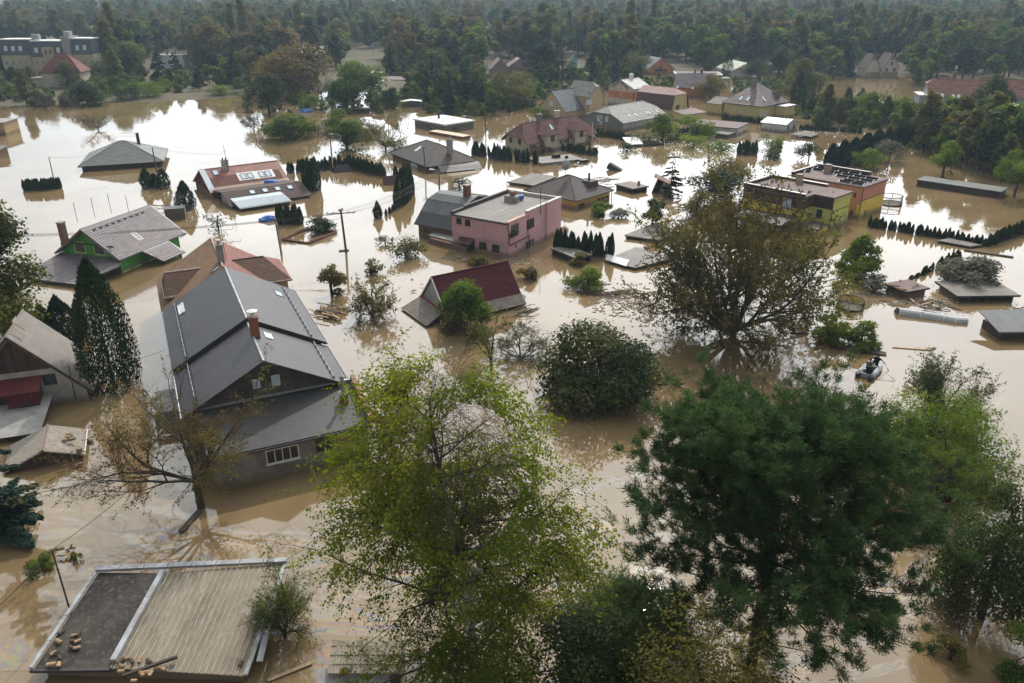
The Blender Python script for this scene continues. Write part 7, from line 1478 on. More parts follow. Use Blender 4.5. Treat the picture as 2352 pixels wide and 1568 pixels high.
for a in (
 ('dome', 663, 316, 262, 112, 'broad green bush island in the bright water left of centre', 'broad', 4500), ('dome', 797, 340, 254, 100, 'tall dark leafy bush in water beside the street lamp', 'broad', 5000),
 ('bare', 886, 345, 262, 100, 'loose brown-green tree right of the tall leafy bush', 'olive', 2600), ('dome', 905, 345, 318, 60, 'low bright green shrub at the foot of the loose brown tree', 'fresh', 1200),
 ('dome', 732, 308, 282, 56, 'sparse low grey-green shrub right of the bush island', 'grey', 900), ('bare', 584, 302, 264, 40, 'twiggy half-drowned bush left of the bush island', 'grey', 500),
 ('tree', 619, 264, 170, 84, 'upright dark green tree on the near shore, left of the brown tree', 'dark', 5000, None, 'egg'), ('tree', 672, 224, 104, 150, 'large brown-leaved tree on the far shore', 'brown', 6000), ('tree', 813, 247, 144, 116, 'big round oak with dense green crown', 'broad', 8000),
 ('bare', 738, 222, 160, 60, 'thin dark bare tree between the brown tree and the oak', 'brown', 700), ('dome', 725, 252, 218, 60, 'light green shrub below the brown tree', 'fresh', 1500), ('dome', 765, 250, 225, 50, 'yellowish green shrub left of the oak trunk', 'fresh', 1000),
 ('dome', 888, 246, 218, 66, 'low green bush right of the oak', 'broad', 1500), ('dome', 700, 240, 210, 40, 'small green bush below the brown tree', 'broad', 700),
 ('tree', 205, 242, 186, 76, 'dark conical leafy tree on the left shore', 'dark', 4200, None, 'cone'), ('bare', 106, 250, 205, 90, 'bare grey-brown tree leaning over the left shore', 'brown', 300), ('dome', 270, 232, 194, 50, 'green bush with dark stems at the left water edge', 'broad', 1500), ('dome', 312, 226, 188, 66, 'middle bush of the shore row left of the bay', 'broad', 1800), ('dome', 358, 222, 187, 60, 'right bright bush of the shore row left of the bay', 'fresh', 1800),
 ('dome', 505, 220, 195, 50, 'yellow-green rounded bush at the head of the bay', 'fresh', 1400), ('dome', 545, 219, 205, 40, 'low bush right of the yellow-green rounded one', 'broad', 700), ('bare', 226, 298, 262, 84, 'small twisted dark tree standing alone in the bay', 'dark', 500),
 ('spruce', 18, 172, 88, 96, 'dark drooping spruce at the upper left edge', 'spruce', 3500), ('spruce', 369, 186, 118, 42, 'dark spruce left of the white cubic house', 'spruce', 2200), ('spruce', 408, 184, 126, 36, 'narrow dark spruce in front of the white cubic house', 'spruce', 1800),
 ('tree', 160, 204, 140, 58, 'brown-green tree in front of the red hip roof', 'olive', 2800, None, 'egg'), ('tree', 300, 196, 106, 84, 'round dark tree right of the red hip roof', 'dark', 3500), ('tree', 240, 190, 135, 60, 'shadowy leafy tree between red roof and round tree', 'dark', 1800),
 ('tree', 1247, 192, 94, 74, 'very dark tall pine beside the rose houses', 'spruce', 4500, None, 'egg'), ('tree', 1290, 190, 108, 50, 'second dark pine right of the tall one', 'spruce', 2200, None, 'egg'), ('spruce', 1357, 204, 124, 36, 'narrow black-green spruce pointing above the beige house', 'spruce', 2600),
 ('tree', 1454, 178, 122, 64, 'round yellow-olive tree left of the orange gable', 'olive', 3000), ('tree', 1180, 245, 165, 92, 'brown-olive tree left of the beige house', 'olive', 4000), ('dome', 1242, 274, 244, 44, 'round green bush at the corner of the beige house', 'broad', 1500),
 ('tree', 1632, 228, 172, 70, 'brownish round tree in front of the brown tiled house', 'brown', 3600), ('thuja', 1669, 178, 118, 26, 'tall dark thuja between two roofs', 'spruce', 1600), ('tree', 1740, 185, 135, 70, 'grey-green pine in front of the pale greenish roof', 'dark', 2400), ('tree', 1837, 230, 135, 90, 'tall brown-olive tree right of the yellow hip roof', 'olive', 4200, None, 'egg'), ('thuja', 1831, 236, 166, 36, 'dark cone conifer in front of the tall olive tree', 'spruce', 1800), ('thuja', 1880, 222, 172, 9, 'very thin dark column cypress by the brown water', 'spruce', 500),
 ('tree', 1995, 280, 214, 92, 'rounded yellow-green fruit tree in the gardens on the right', 'fresh', 3400), ('tree', 2270, 285, 175, 96, 'dark loose tree in front of the terracotta roof', 'dark', 3500), ('tree', 2165, 408, 326, 66, 'bright yellow-green tree near the long shed', 'fresh', 3000), ('tree', 2328, 452, 348, 100, 'vivid green leafy tree at the right edge above the long shed', 'fresh', 5000),
 ('dome', 1770, 345, 308, 54, 'bright green bush right of the small thuja clump', 'fresh', 1400), ('dome', 1770, 362, 335, 46, 'dark low bush below the bright green one', 'dark', 900), ('dome', 1857, 366, 325, 64, 'dark shrub mass left of the big conifer row', 'dark', 1800), ('dome', 1985, 384, 342, 84, 'bright green shrub in front of the big conifer row', 'fresh', 2600), ('dome', 2040, 372, 322, 70, 'grey-green shrub at the right end of the conifer row', 'grey', 2000),
 ('tree', 1972, 636, 542, 90, 'fresh green leaning tree standing in water below the duplex', 'fresh', 5200, None, 'egg', .6), ('dome', 1950, 628, 604, 66, 'yellow-green spread foot of the leaning tree', 'fresh', 1300), ('dome', 2005, 662, 628, 60, 'grey dead drowned shrub right of the leaning tree', 'grey', 900), ('dome', 2212, 650, 590, 130, 'wide grey-green willow bush behind the open shelter', 'grey', 4500),
 ('dome', 1905, 786, 724, 78, 'green shrub in water, left one of two above the dinghy', 'fresh', 2400, None, 'dome', .5), ('dome', 1976, 794, 738, 76, 'green shrub in water, right one of two above the dinghy', 'fresh', 2200, None, 'dome', .5),
 ('tree', 1498, 522, 458, 44, 'small dark pine between ochre house and walnut', 'dark', 1500), ('spruce', 1540, 448, 372, 48, 'thin spruce beside the tilted wooden shed', 'dark', 700), ('dome', 1525, 452, 424, 30, 'dark drowned shrub at the foot of the thin spruce', 'dark', 500),
 ('dome', 1385, 494, 464, 44, 'bright green bush in front of the ochre house', 'fresh', 1400), ('dome', 1420, 498, 478, 44, 'greyish shrub right of the bright green bush', 'grey', 700), ('dome', 1350, 660, 614, 82, 'spreading green bush among planks left of the walnut', 'fresh', 2400, None, 'dome', .7), ('dome', 1326, 606, 578, 34, 'small grey-green bush at the carport corner', 'olive', 700), ('dome', 1210, 640, 612, 44, 'muddy brown ball-shaped bush below the pink house', 'brown', 900), ('dome', 1098, 612, 586, 44, 'small green bush by the maroon roof ridge', 'olive', 700),
 ('dome', 765, 676, 608, 60, 'green upright bush left of the central pole foot', 'olive', 1500, None, 'egg'), ('dome', 855, 624, 594, 44, 'dry brown shrub in open water', 'brown', 500), ('dome', 932, 590, 542, 88, 'half-drowned green shrub with floating boards', 'olive', 1600), ('dome', 884, 560, 540, 46, 'thin twiggy shrub rings in the water', 'grey', 200), ('dome', 728, 532, 500, 58, 'low dark spreading bush above the floating timber frame', 'dark', 1700), ('dome', 503, 528, 488, 56, 'sparse grey twigs rising from water right of the green house', 'grey', 220), ('dome', 1056, 438, 408, 44, 'grey-brown shrub behind the gambrel house', 'grey', 600),
 ('tree', 1640, 470, 392, 110, 'dense green pine bush behind the big walnut', 'dark', 3800), ('tree', 1670, 440, 362, 100, 'green leafy tree in water above the walnut', 'olive', 3600), ('dome', 1600, 500, 440, 80, 'dark olive shrub at the upper left of the walnut', 'olive', 2400), ('dome', 1520, 322, 262, 90, 'pale green reed-like willow before the grey hall', 'fresh', 2600, None, 'egg'), ('dome', 1478, 330, 300, 70, 'green shrub left of the reed-like willow', 'olive', 1300), ('dome', 1600, 312, 264, 80, 'pale green willow beside the brown outbuilding', 'fresh', 2200), ('dome', 1592, 338, 310, 60, 'yellow-green shrub on the rubble bank', 'fresh', 1200), ('dome', 1655, 346, 322, 76, 'yellow-green shrub in water right of the rubble bank', 'fresh', 1100), ('dome', 1440, 345, 324, 40, 'dark climber on the wall of the grey hall', 'dark', 500)):
 k = dict(zip(('lm', 'n', 'cat', 'shape', 'mud'), a[6:])); tree1(*a[:6], **{x: y for x, y in k.items() if y is not None})
for i, (u, v, vt, w_) in enumerate(((1906, 388, 330, 34), (1932, 384, 322, 40), (1958, 372, 316, 40), (1986, 362, 306, 44), (2012, 352, 298, 42), (2036, 344, 296, 36), (2058, 338, 292, 40), (2078, 330, 290, 34))):
 thj(u, v, vt, w_, 500 + i, 'big dark conifer in the diagonal row behind the duplex', 2200, .3, .62, .1, 'big conifers in the diagonal row', 'conifer', 'tree', L_SPRUCE)
# woods: kinds shared by the many trees of the background
PROTO = {}
def proto(k, *a): PROTO.setdefault(k, []).append(a)
for i in range(3):
 proto('green', *make_broad(700 + i, 12, 4.6, 2300, .55, L_BROAD, BARKD, 'round', .1, 16)); proto('olive', *make_broad(720 + i, 13, 4.4, 2300, .52, L_OLIVE, BARKD, 'egg', .1, 16)); proto('brown', *make_broad(740 + i, 12.5, 4.6, 1900, .5, L_BROWN, BARKD, 'round', .1, 15)); proto('dark', *make_broad(760 + i, 12.5, 4.4, 2300, .55, MATS['leaf_dark'], BARKD, 'egg', .1, 16))
for i in range(2): proto('tall', *make_broad(780 + i, 17, 3.2, 2200, .5, L_OLIVE, BARKD, 'column', .08, 18)); proto('bush', *make_broad(800 + i, 5, 3.0, 1300, .38, L_BROAD, BARKD, 'dome', .0, 12)); proto('freshbush', *make_broad(810 + i, 5, 3.0, 1200, .36, L_FRESH, BARKD, 'dome', .0, 12)); proto('spruce', *make_spruce(820 + i, 14, 3.2, 1900, .6, L_SPRUCE, BARKD, .3)); proto('greybush', *make_broad(830 + i, 4.5, 2.6, 900, .34, L_GREY, BARKD, 'dome', .0, 11))
proto('fresh', *make_broad(850, 11, 3.8, 1900, .48, L_FRESH, BARKD, 'egg', .1, 16)); proto('poplar', *make_broad(860, 22, 2.6, 2800, .5, L_OLIVE, BARKD, 'column', .02, 22))
KN = dict(green=('broadleaf_tree', 'mid green leafy tree'), olive=('broadleaf_tree', 'olive green leafy tree'), brown=('broadleaf_tree', 'brownish autumn tree'), dark=('broadleaf_tree', 'dark green dense tree'), tall=('tall_tree', 'tall narrow olive tree'), bush=('bush', 'rounded green bush'), freshbush=('bush', 'light green bush'), greybush=('bush', 'grey-green bush'), spruce=('spruce_tree', 'dark spruce'), fresh=('broadleaf_tree', 'yellow-green leafy tree'), poplar=('poplar_tree', 'poplar'))
# picture areas that trees planted in front must leave open (roofs and walls seen in the photograph): u0, v0, u1, v1
KEEP = [(20, 84, 230, 150), (85, 120, 192, 200), (345, 120, 432, 160), (1120, 130, 1225, 182), (1285, 118, 1345, 152), (1483, 122, 1568, 170), (1548, 160, 1680, 225), (1236, 190, 1382, 292), (1390, 180, 1512, 250), (1468, 204, 1632, 270), (1340, 228, 1540, 320), (1655, 185, 1815, 280), (2062, 188, 2352, 226), (1972, 120, 2052, 185), (1668, 138, 1762, 175), (855, 165, 930, 200), (838, 150, 880, 176), (1570, 270, 1730, 322), (1745, 265, 1840, 312), (800, 108, 880, 130), (690, 135, 740, 150), (1885, 182, 2062, 206), (920, 228, 962, 250), (948, 262, 1098, 322), (1810, 292, 1905, 330)]
PLACED = []; UNDER = []; NB = [0]
def blocked(p, h, w, u, v):
 s = 1 / pxm(p); vt = v - h * s * math.cos(PITCH); hw = w * s * .42
 for a, b, c, d in KEEP:
  if u + hw > a and u - hw < c and v > b and vt < d and v > (b + d) / 2 - 6: return True
 return False
def wood_fill(poly, spacing, kinds, where, rng, hs=(.75, 1.15), cap=999):
 """poly in photograph pixels of the trunk feet"""
 W_ = [at(*q) for q in poly]; P2 = [(q.x, q.y) for q in W_]; x0 = min(q[0] for q in P2); x1 = max(q[0] for q in P2); y0 = min(q[1] for q in P2); y1 = max(q[1] for q in P2)
 def inside(x, y):
  c = False
  for i in range(len(P2)):
   (ax, ay), (bx, by) = P2[i - 1], P2[i]
   if (ay > y) != (by > y) and x < (bx - ax) * (y - ay) / (by - ay) + ax: c = not c
  return c
 n = 0; names = [k for k, wt in kinds for _ in range(wt)]
 for _ in range(int(9 * (x1 - x0) * (y1 - y0) / spacing ** 2) + 20):
  if n >= cap: break
  x, y = rng.uniform(x0, x1), rng.uniform(y0, y1)
  if not inside(x, y) or any((x - a) ** 2 + (y - b) ** 2 < (spacing * .8) ** 2 for a, b in PLACED): continue
  k = rng.choice(names); tr, cr = rng.choice(PROTO[k]); s = rng.uniform(*hs); z = max(-.3, ground_z(x, y) if y > shore_y(x) - 10 else -.3)
  p = Vector((x, y, z)); d = np.array([x, y, z - CAM_H]); zz = d @ _F; u, v = 1176 + FPX * (d @ _R) / zz, 784.1 + FPX * (d @ _D) / zz
  h = {'bush': 5, 'freshbush': 5, 'greybush': 4.5, 'poplar': 22, 'tall': 17, 'spruce': 14}.get(k, 12.5) * s
  if blocked(p, h, 8 * s if 'bush' not in k else 6 * s, u, v): continue
  PLACED.append((x, y)); nm, lb = KN[k]; n += 1
  if 'bush' in k:
   NB[0] += 1
   if s < .62 or NB[0] > 200: UNDER.append((tuple(p), k, s)); continue
  o = place(nm, tr, cr, p, rng.uniform(0, 6.28), (s * rng.uniform(.9, 1.15), s * rng.uniform(.9, 1.15), s), lb + ' ' + where, 'shrub' if 'bush' in k else 'tree', (lb + 'es ' if lb.endswith('sh') else lb + 's ') + where)
 return n
rf = random.Random(77)
MIX = [('green', 3), ('olive', 3), ('brown', 3), ('dark', 3), ('tall', 1)]
cnt = [
 wood_fill([(-40, 236), (60, 244), (150, 246), (240, 226), (330, 208), (330, 165), (-40, 165)], 3.4, [('bush', 4), ('greybush', 3), ('dark', 1), ('freshbush', 1), ('olive', 1)], 'on the left shore below the red hip roof', rf, (.45, .95), 130),
 wood_fill([(330, 210), (420, 219), (480, 207), (600, 205), (720, 218), (720, 165), (330, 165)], 6.0, [('bush', 4), ('dark', 2), ('green', 3), ('brown', 1), ('greybush', 1)], 'behind the bay between white house and oak', rf, (.5, .9), 80),
 wood_fill([(850, 238), (960, 258), (1120, 268), (1240, 240), (1240, 170), (850, 165)], 3.3, [('bush', 5), ('green', 1), ('freshbush', 3), ('olive', 1), ('greybush', 2), ('spruce', 1)], 'in the flooded gardens at the centre', rf, (.35, .8), 330),
 wood_fill([(560, 262), (720, 262), (860, 262), (950, 258), (850, 225), (700, 225), (560, 240)], 6, [('bush', 2), ('freshbush', 2), ('greybush', 2)], 'on the drowned shore around the oak', rf, (.35, .65), 40),
 wood_fill([(1470, 325), (1560, 325), (1700, 345), (1880, 345), (1880, 310), (1700, 318), (1560, 300)], 6, [('bush', 2), ('freshbush', 3), ('greybush', 2)], 'in the flooded gardens below the white cabin', rf, (.3, .55), 34),
 wood_fill([(1225, 300), (1380, 300), (1560, 275), (1660, 262), (1880, 275), (1880, 190), (1500, 185), (1225, 200)], 4.0, [('bush', 4), ('freshbush', 2), ('greybush', 2)], 'among the village houses', rf, (.3, .6), 140),
 wood_fill([(1240, 200), (1480, 190), (1560, 215), (1560, 155), (1240, 155)], 4.5, [('green', 2), ('spruce', 2), ('bush', 3), ('olive', 1)], 'between the beige house and the orange gable', rf, (.35, .75), 90),
 wood_fill([(1880, 290), (2060, 300), (2075, 330), (2130, 350), (2200, 380), (2380, 440), (2380, 268), (2130, 258), (1900, 250)], 3.5, [('bush', 4), ('green', 3), ('freshbush', 3), ('olive', 3), ('dark', 2), ('greybush', 1)], 'in the overgrown gardens on the right', rf, (.45, .95), 290),
 wood_fill([(2050, 205), (2130, 190), (2380, 192), (2380, 150), (1990, 150), (2060, 190)], 9, [('dark', 4), ('green', 2), ('olive', 2)], 'behind the terracotta roof', rf, (.8, 1.1), 34),
 wood_fill([(1680, 185), (1960, 182), (1960, 150), (1680, 150)], 8, [('dark', 2), ('olive', 3), ('green', 2), ('brown', 1), ('spruce', 1)], 'behind the yellow hip roofed house', rf, (.7, 1.05), 40),
 wood_fill([(200, 165), (860, 165), (1110, 165), (1110, 142), (200, 142)], 9, [('brown', 4), ('dark', 3), ('olive', 2), ('green', 2), ('spruce', 1)], 'in the wood edge left of the rose houses', rf, (.9, 1.35), 70),
 wood_fill([(1230, 150), (1960, 150), (2352, 152), (2352, 128), (1230, 128)], 10, MIX + [('spruce', 1)], 'in the wood edge above the village houses', rf, (.9, 1.4), 80)]
print('background trees', cnt)
p = at(1738, 128); tr, cr = PROTO['poplar'][0]; s = height_at(p, 18) / 22; place('poplar_tree', tr, cr, p, 0, (s * 1.2, s * 1.2, s), 'very tall dark column poplar rising above the wood right of centre', 'tree')
def kinds_of(nm, names):
 col = bpy.data.collections.new(nm); cnt = 0; idx = {}
 for k in names:
  for tr, cr in PROTO[k]: o = bpy.data.objects.new(nm + '_%02d' % cnt, cr); col.objects.link(o); idx.setdefault(k, []).append(cnt); cnt += 1
 return col, idx
def scatter(name, label, cat, P, pick, scl, rot, col):
 n = len(P); me = bpy.data.meshes.new(name); me.vertices.add(n); me.vertices.foreach_set('co', np.asarray(P, np.float32).ravel()); me.update()
 for nm, ty, arr in (('pick', 'INT', np.array(pick, np.int32)), ('sc', 'FLOAT', np.asarray(scl, np.float32)), ('rot', 'FLOAT', np.asarray(rot, np.float32))): a = me.attributes.new(nm, ty, 'POINT'); a.data.foreach_set('value', arr)
 ob = link(name, me); tag(ob, label, cat, kind='stuff')
 ng = bpy.data.node_groups.new('scatter_trees', 'GeometryNodeTree'); ng.interface.new_socket('Geometry', in_out='INPUT', socket_type='NodeSocketGeometry'); ng.interface.new_socket('Geometry', in_out='OUTPUT', socket_type='NodeSocketGeometry')
 N = ng.nodes; gi = N.new('NodeGroupInput'); go = N.new('NodeGroupOutput'); ip = N.new('GeometryNodeInstanceOnPoints'); ci = N.new('GeometryNodeCollectionInfo'); ci.inputs['Collection'].default_value = col; ci.inputs['Separate Children'].default_value = True; ci.inputs['Reset Children'].default_value = True
 def attr(nm, ty):
  a = N.new('GeometryNodeInputNamedAttribute'); a.data_type = ty; a.inputs[0].default_value = nm; return a.outputs[0]
 cx = N.new('ShaderNodeCombineXYZ'); ng.links.new(attr('rot', 'FLOAT'), cx.inputs[2]); cs = N.new('ShaderNodeCombineXYZ'); sc = attr('sc', 'FLOAT')
 for i in range(3): ng.links.new(sc, cs.inputs[i])
 ng.links.new(gi.outputs[0], ip.inputs['Points']); ng.links.new(ci.outputs[0], ip.inputs['Instance']); ip.inputs['Pick Instance'].default_value = True; ng.links.new(attr('pick', 'INT'), ip.inputs['Instance Index']); ng.links.new(cx.outputs[0], ip.inputs['Rotation']); ng.links.new(cs.outputs[0], ip.inputs['Scale']); ng.links.new(ip.outputs[0], go.inputs[0])
 md = ob.modifiers.new('scatter', 'NODES'); md.node_group = ng
if UNDER:
 ks = ['bush', 'freshbush', 'greybush']; cu, iu = kinds_of('undergrowth_kinds', ks); scatter('undergrowth', 'scrub and small bushes filling the flooded gardens and shores', 'undergrowth', [u[0] for u in UNDER], [iu[u[1]][i % 2] for i, u in enumerate(UNDER)], [u[2] for u in UNDER], [i * 2.4 for i in range(len(UNDER))], cu)
# the far wood: one mass up to the hills
def far_forest():
 rng = np.random.default_rng(99); X = []; Y = []
 for y0, y1, sp in ((300, 480, 8.6), (480, 760, 10.5), (760, 1600, 18.0)):
  xm = lambda y: .70 * y + 40
  n = int(2 * xm((y0 + y1) / 2) * (y1 - y0) / sp ** 2 * 1.0); y = rng.uniform(y0, y1, n); x = rng.uniform(-1, 1, n) * xm(y)
  X.append(x); Y.append(y)
 X = np.concatenate(X); Y = np.concatenate(Y)
 clear = (noise3(np.stack([X, Y, 0 * X], 1), .02, 5) > .70); X, Y = X[~clear], Y[~clear]
 ok = np.array([not blocked(Vector((x, y, 0)), 13, 8, 1176 + FPX * (np.array([x, y, -CAM_H]) @ _R) / (np.array([x, y, -CAM_H]) @ _F), 784.1 + FPX * (np.array([x, y, -CAM_H]) @ _D) / (np.array([x, y, -CAM_H]) @ _F)) for x, y in zip(X, Y)]); X, Y = X[ok], Y[ok]
 Zg = np.array([ground_z(x, y) for x, y in zip(X, Y)]); n = len(X)
 zone = noise3(np.stack([X, Y, 0 * X], 1), .012, 8)
 names = ['green', 'olive', 'brown', 'dark', 'tall', 'spruce', 'fresh']
 col, idx_of = kinds_of('wood_kinds', names)
 wts = {'green': .26, 'olive': .3, 'brown': .17, 'dark': .12, 'tall': .08, 'spruce': .02, 'fresh': .07}; pick = []
 for i in range(n):
  w_ = [wts['green'] * (1.6 - zone[i]), wts['olive'] * (.6 + zone[i]), wts['brown'] * (.2 + 1.7 * zone[i]), wts['dark'] * (1.8 - 1.5 * zone[i]), wts['tall'], wts['spruce'], wts['fresh']]; w_ = np.array(w_) / sum(w_); k = names[rng.choice(7, p=w_)]; pick.append(int(rng.choice(idx_of[k])))
 scatter('far_wood', 'dense mixed wood covering the plain and slopes up to the top of the view', 'wood', np.stack([X, Y, Zg], 1), pick, rng.uniform(.75, 1.5, n), rng.uniform(0, 6.28, n), col)
 print('far trees', n)
far_forest()
# poles, lamps, wires
POLEM = mat('pole_wood', (.13, .11, .095), (.08, .068, .06), .85, 2, .3, 20, stretch=(4, 4, .5)); CABLE = mat('cable', (.05, .05, .05), None, .6, 2); PORC = mat('porcelain', (.3, .2, .15), None, .3, 2)
TOPS = {}
def pole(key, b, tp, label, r=.13, arms=(), lamp=None, m=POLEM, cat='pole'):
 p = at(*b); h = height_at(p, tp[1]); d = ray(*tp); k = (p.y) / d[1]; lx = d[0] * k - p.x
 o = thing('street_lamp' if lamp and not arms else 'power_pole', label, cat, p); top = Vector((lx, 0, h))
 MB().tube([Vector((0, 0, -1.5)) - top * .15 * 0, (0, 0, 0), top], r, 10, r * .7).build('post', m, o)
 for i, (z, L, a) in enumerate(arms):
  c = top + Vector((0, 0, -z)); dv_ = Vector((math.cos(R_(a)), math.sin(R_(a)), 0)); am = MB().bar(c - dv_ * L, c + dv_ * L, .08, .1).build('crossarm', METALD, o)
  im = MB().lathe([(.03, 0), (.06, .05), (.045, .12), (.06, .16), (.02, .2)], 8).mesh('insulator', PORC)
  for s in (-.95, -.5, .5, .95): link('insulator', im, am, c + dv_ * (L * s) + Vector((0, 0, .05)))
 if lamp:
  a, L = lamp; dv_ = Vector((math.cos(R_(a)), math.sin(R_(a)), 0)); e = top + dv_ * L + Vector((0, 0, .35)); ar = MB().tube([top, top + dv_ * L * .3 + Vector((0, 0, .3)), e], .04, 8).build('lamp_arm', METAL, o)
  M = Matrix.Translation(e) @ Matrix.Rotation(R_(a), 4, 'Z'); MB().box((0, -.13, -.08), (.75, .13, .07), M).build('lamp_head', WHITE, ar)
 TOPS[key] = p + top; return o
pole('c', zB(2, 822, 832), zB(2, 772, 440), 'tall power pole with two cross arms alone in the middle of the water', .17, ((.45, 1.7, 12), (.1, .35, 60), (.7, .9, 100)))
pole('h', zB(2, 1545, 112), zA(2, 1527, 1340), 'dark power pole in front of the dark hip roof', .14, ((.1, .5, 20),)); pole('l', zB(2, 1672, 280), zB(2, 1668, 100), 'short power pole with street lamp between dark hip roof and gambrel house', .15, ((.05, .8, 5),), (160, .9))
pole('r', zB(2, 232, 845), zB(2, 172, 515), 'grey concrete pole right of the rust-brown roof', .16, (), None, CONC); pole('w', zB(1, 1430, 100), zA(1, 1388, 1345), 'leaning wooden pole at the thuja clump beside the drowned hip roof', .14); pole('a', zB(1, 488, 150), zA(1, 445, 1430), 'thin pole behind the clipped box hedge', .1)
pole('g', zD(1, 612, 985), zD(1, 446, 425), 'slim dark pole rising beside the black felt garage roof', .055, (), None, WOODD); pole('m', zA(2, 2095, 1222), zA(2, 2090, 1028), 'dark pole with climber right of the flat grey block', .15); pole('k', zA(2, 690, 1425), zA(2, 670, 1178), 'wooden pole left of the curved street lamp', .16, ((.1, .4, 0),))
pole('s', zA(2, 783, 1405), zA(2, 770, 1240), 'curved white street lamp in water above the long hedge', .07, (), (170, 1.6), METAL, 'lamp'); pole('s2', zA(2, 1990, 1180), zA(2, 1978, 1075), 'pale street lamp behind the flat grey block', .07, (), (165, 1.6), METAL, 'lamp'); pole('s3', zA(3, 545, 1060), zA(3, 543, 965), 'white street lamp in front of the beige house', .08, (), (175, 1.9), METAL, 'lamp'); pole('s4', Y2(1278, 690), Y2(1298, 490), 'curved street lamp left of the yellow hip roof', .09, (), (165, 2.6), METAL, 'lamp')
pole('y', Y2(998, 805), Y2(1001, 635), 'pale concrete pole standing in brown water left of the yellow hip roof', .14, (), None, CONC); pole('v', zA(4, 422, 975), zA(4, 455, 740), 'grey pole right of the yellow hip roofed house', .13, (), None, CONC); pole('s5', zA(2, 2118, 700), zA(2, 2108, 560), 'street lamp left of the rose houses', .1, (), (170, 1.5), METAL, 'lamp'); pole('s6', zA(4, 520, 725), zA(4, 540, 620), 'street lamp beside the muddy villa lawn', .1, (), (20, 2.5), METAL, 'lamp'); pole('s7', zA(1, 1165, 795), zA(1, 1152, 735), 'small lamp post behind the left shore bushes', .08, (), (180, .6), METAL, 'lamp'); pole('s8', zA(1, 2138, 812), zA(1, 2120, 695), 'grey post beside the bush at the head of the bay', .1, (), None, CONC)
for i, (a, b) in enumerate((((258, 350), (280, 185)), ((240, 345), (250, 185)), ((1050, 338), (1078, 165)), ((950, 340), (975, 195)))): pole('t%d' % i, zA(4, *a), zA(4, *b), ['right one of the two tall pale masts above the right-hand wood', 'left one of the two tall pale masts above the right-hand wood', 'tall pale mast behind the muddy villa', 'tall pale mast left of the villa mast'][i], .13, (), (180, 1.2), METAL, 'lamp')
for i, (a, b) in enumerate((((1128, 262), (1126, 185)), ((952, 290), (935, 225)), ((1068, 500), (1066, 310)), ((1316, 275), (1308, 220)))): pole('f%d' % i, zA(2, *a), zA(2, *b), ['double-armed road lamp in the far wood', 'pale road lamp left of the double-armed one', 'road lamp standing by the distant road', 'small road lamp right of the double-armed one'][i], .12, (), (10, 2.5), METAL, 'lamp')
def wire(a, b, label, sag=.5, r=.014, group=None):
 a, b = Vector(a), Vector(b); o = thing('overhead_wire', label, 'wire', (a + b) / 2, 0, group); n = 14
 MB().tube([a + (b - a) * (i / n) - Vector((0, 0, sag * 4 * (i / n) * (1 - i / n))) - (a + b) / 2 for i in range(n + 1)], r, 4).build('cable', CABLE, o)
c, l, h, rr = TOPS['c'], TOPS['l'], TOPS['h'], TOPS['r']
for i, s in enumerate((-1.5, -.7, .7, 1.5)):
 wire(c + Vector((s, s * .2, -.4)), l + Vector((s * .5, 0, 0)), 'thin wire from the central pole to the pole with street lamp', .8, .016, 'wires right of the central pole'); wire(l + Vector((s * .5, 0, 0)), h + Vector((s * .3, .1, 0)), 'thin wire between the lamp pole and the pole before the dark hip roof', .15, .016, 'wires by the dark hip roof'); wire(c + Vector((s, s * .2, -.4)), at(*zB(1, 1665, 800 + i * 18), 4.2 + .2 * i) + Vector((-38, 4, 1)), 'thin wire running left from the central pole over the rust-brown roof', 1.2, .016, 'wires left of the central pole')
wire(c + Vector((0, 0, -1)), rr, 'slack cable from the central pole to the concrete pole', .6); wire(TOPS['w'], frame_of([o for o in COL.objects if o.name == 'red_roofed_house'][0]) @ Vector((4.5, 5.0, 5.5)), 'cable from the leaning pole to the aerial of the red roof', .4); wire(TOPS['a'], Vector((-70, 142, 3.2)), 'cable from the box hedge pole to the drowned hip roof', .5)
g_ = TOPS['g']; wire(g_, at(-60, 1440, 1.5), 'dark cable dropping from the slim garage pole to the lower left', .2, .02); wire(g_, at(*zC(1, 1640, 900), 3.4), 'dark cable from the slim garage pole towards the half-bare walnut', .5, .02); wire(at(*Y7(620, 590), 4.5), at(*zC(1, 1420, 230), 3.4), 'service cable from the grey house roof to the long house eave', .5)
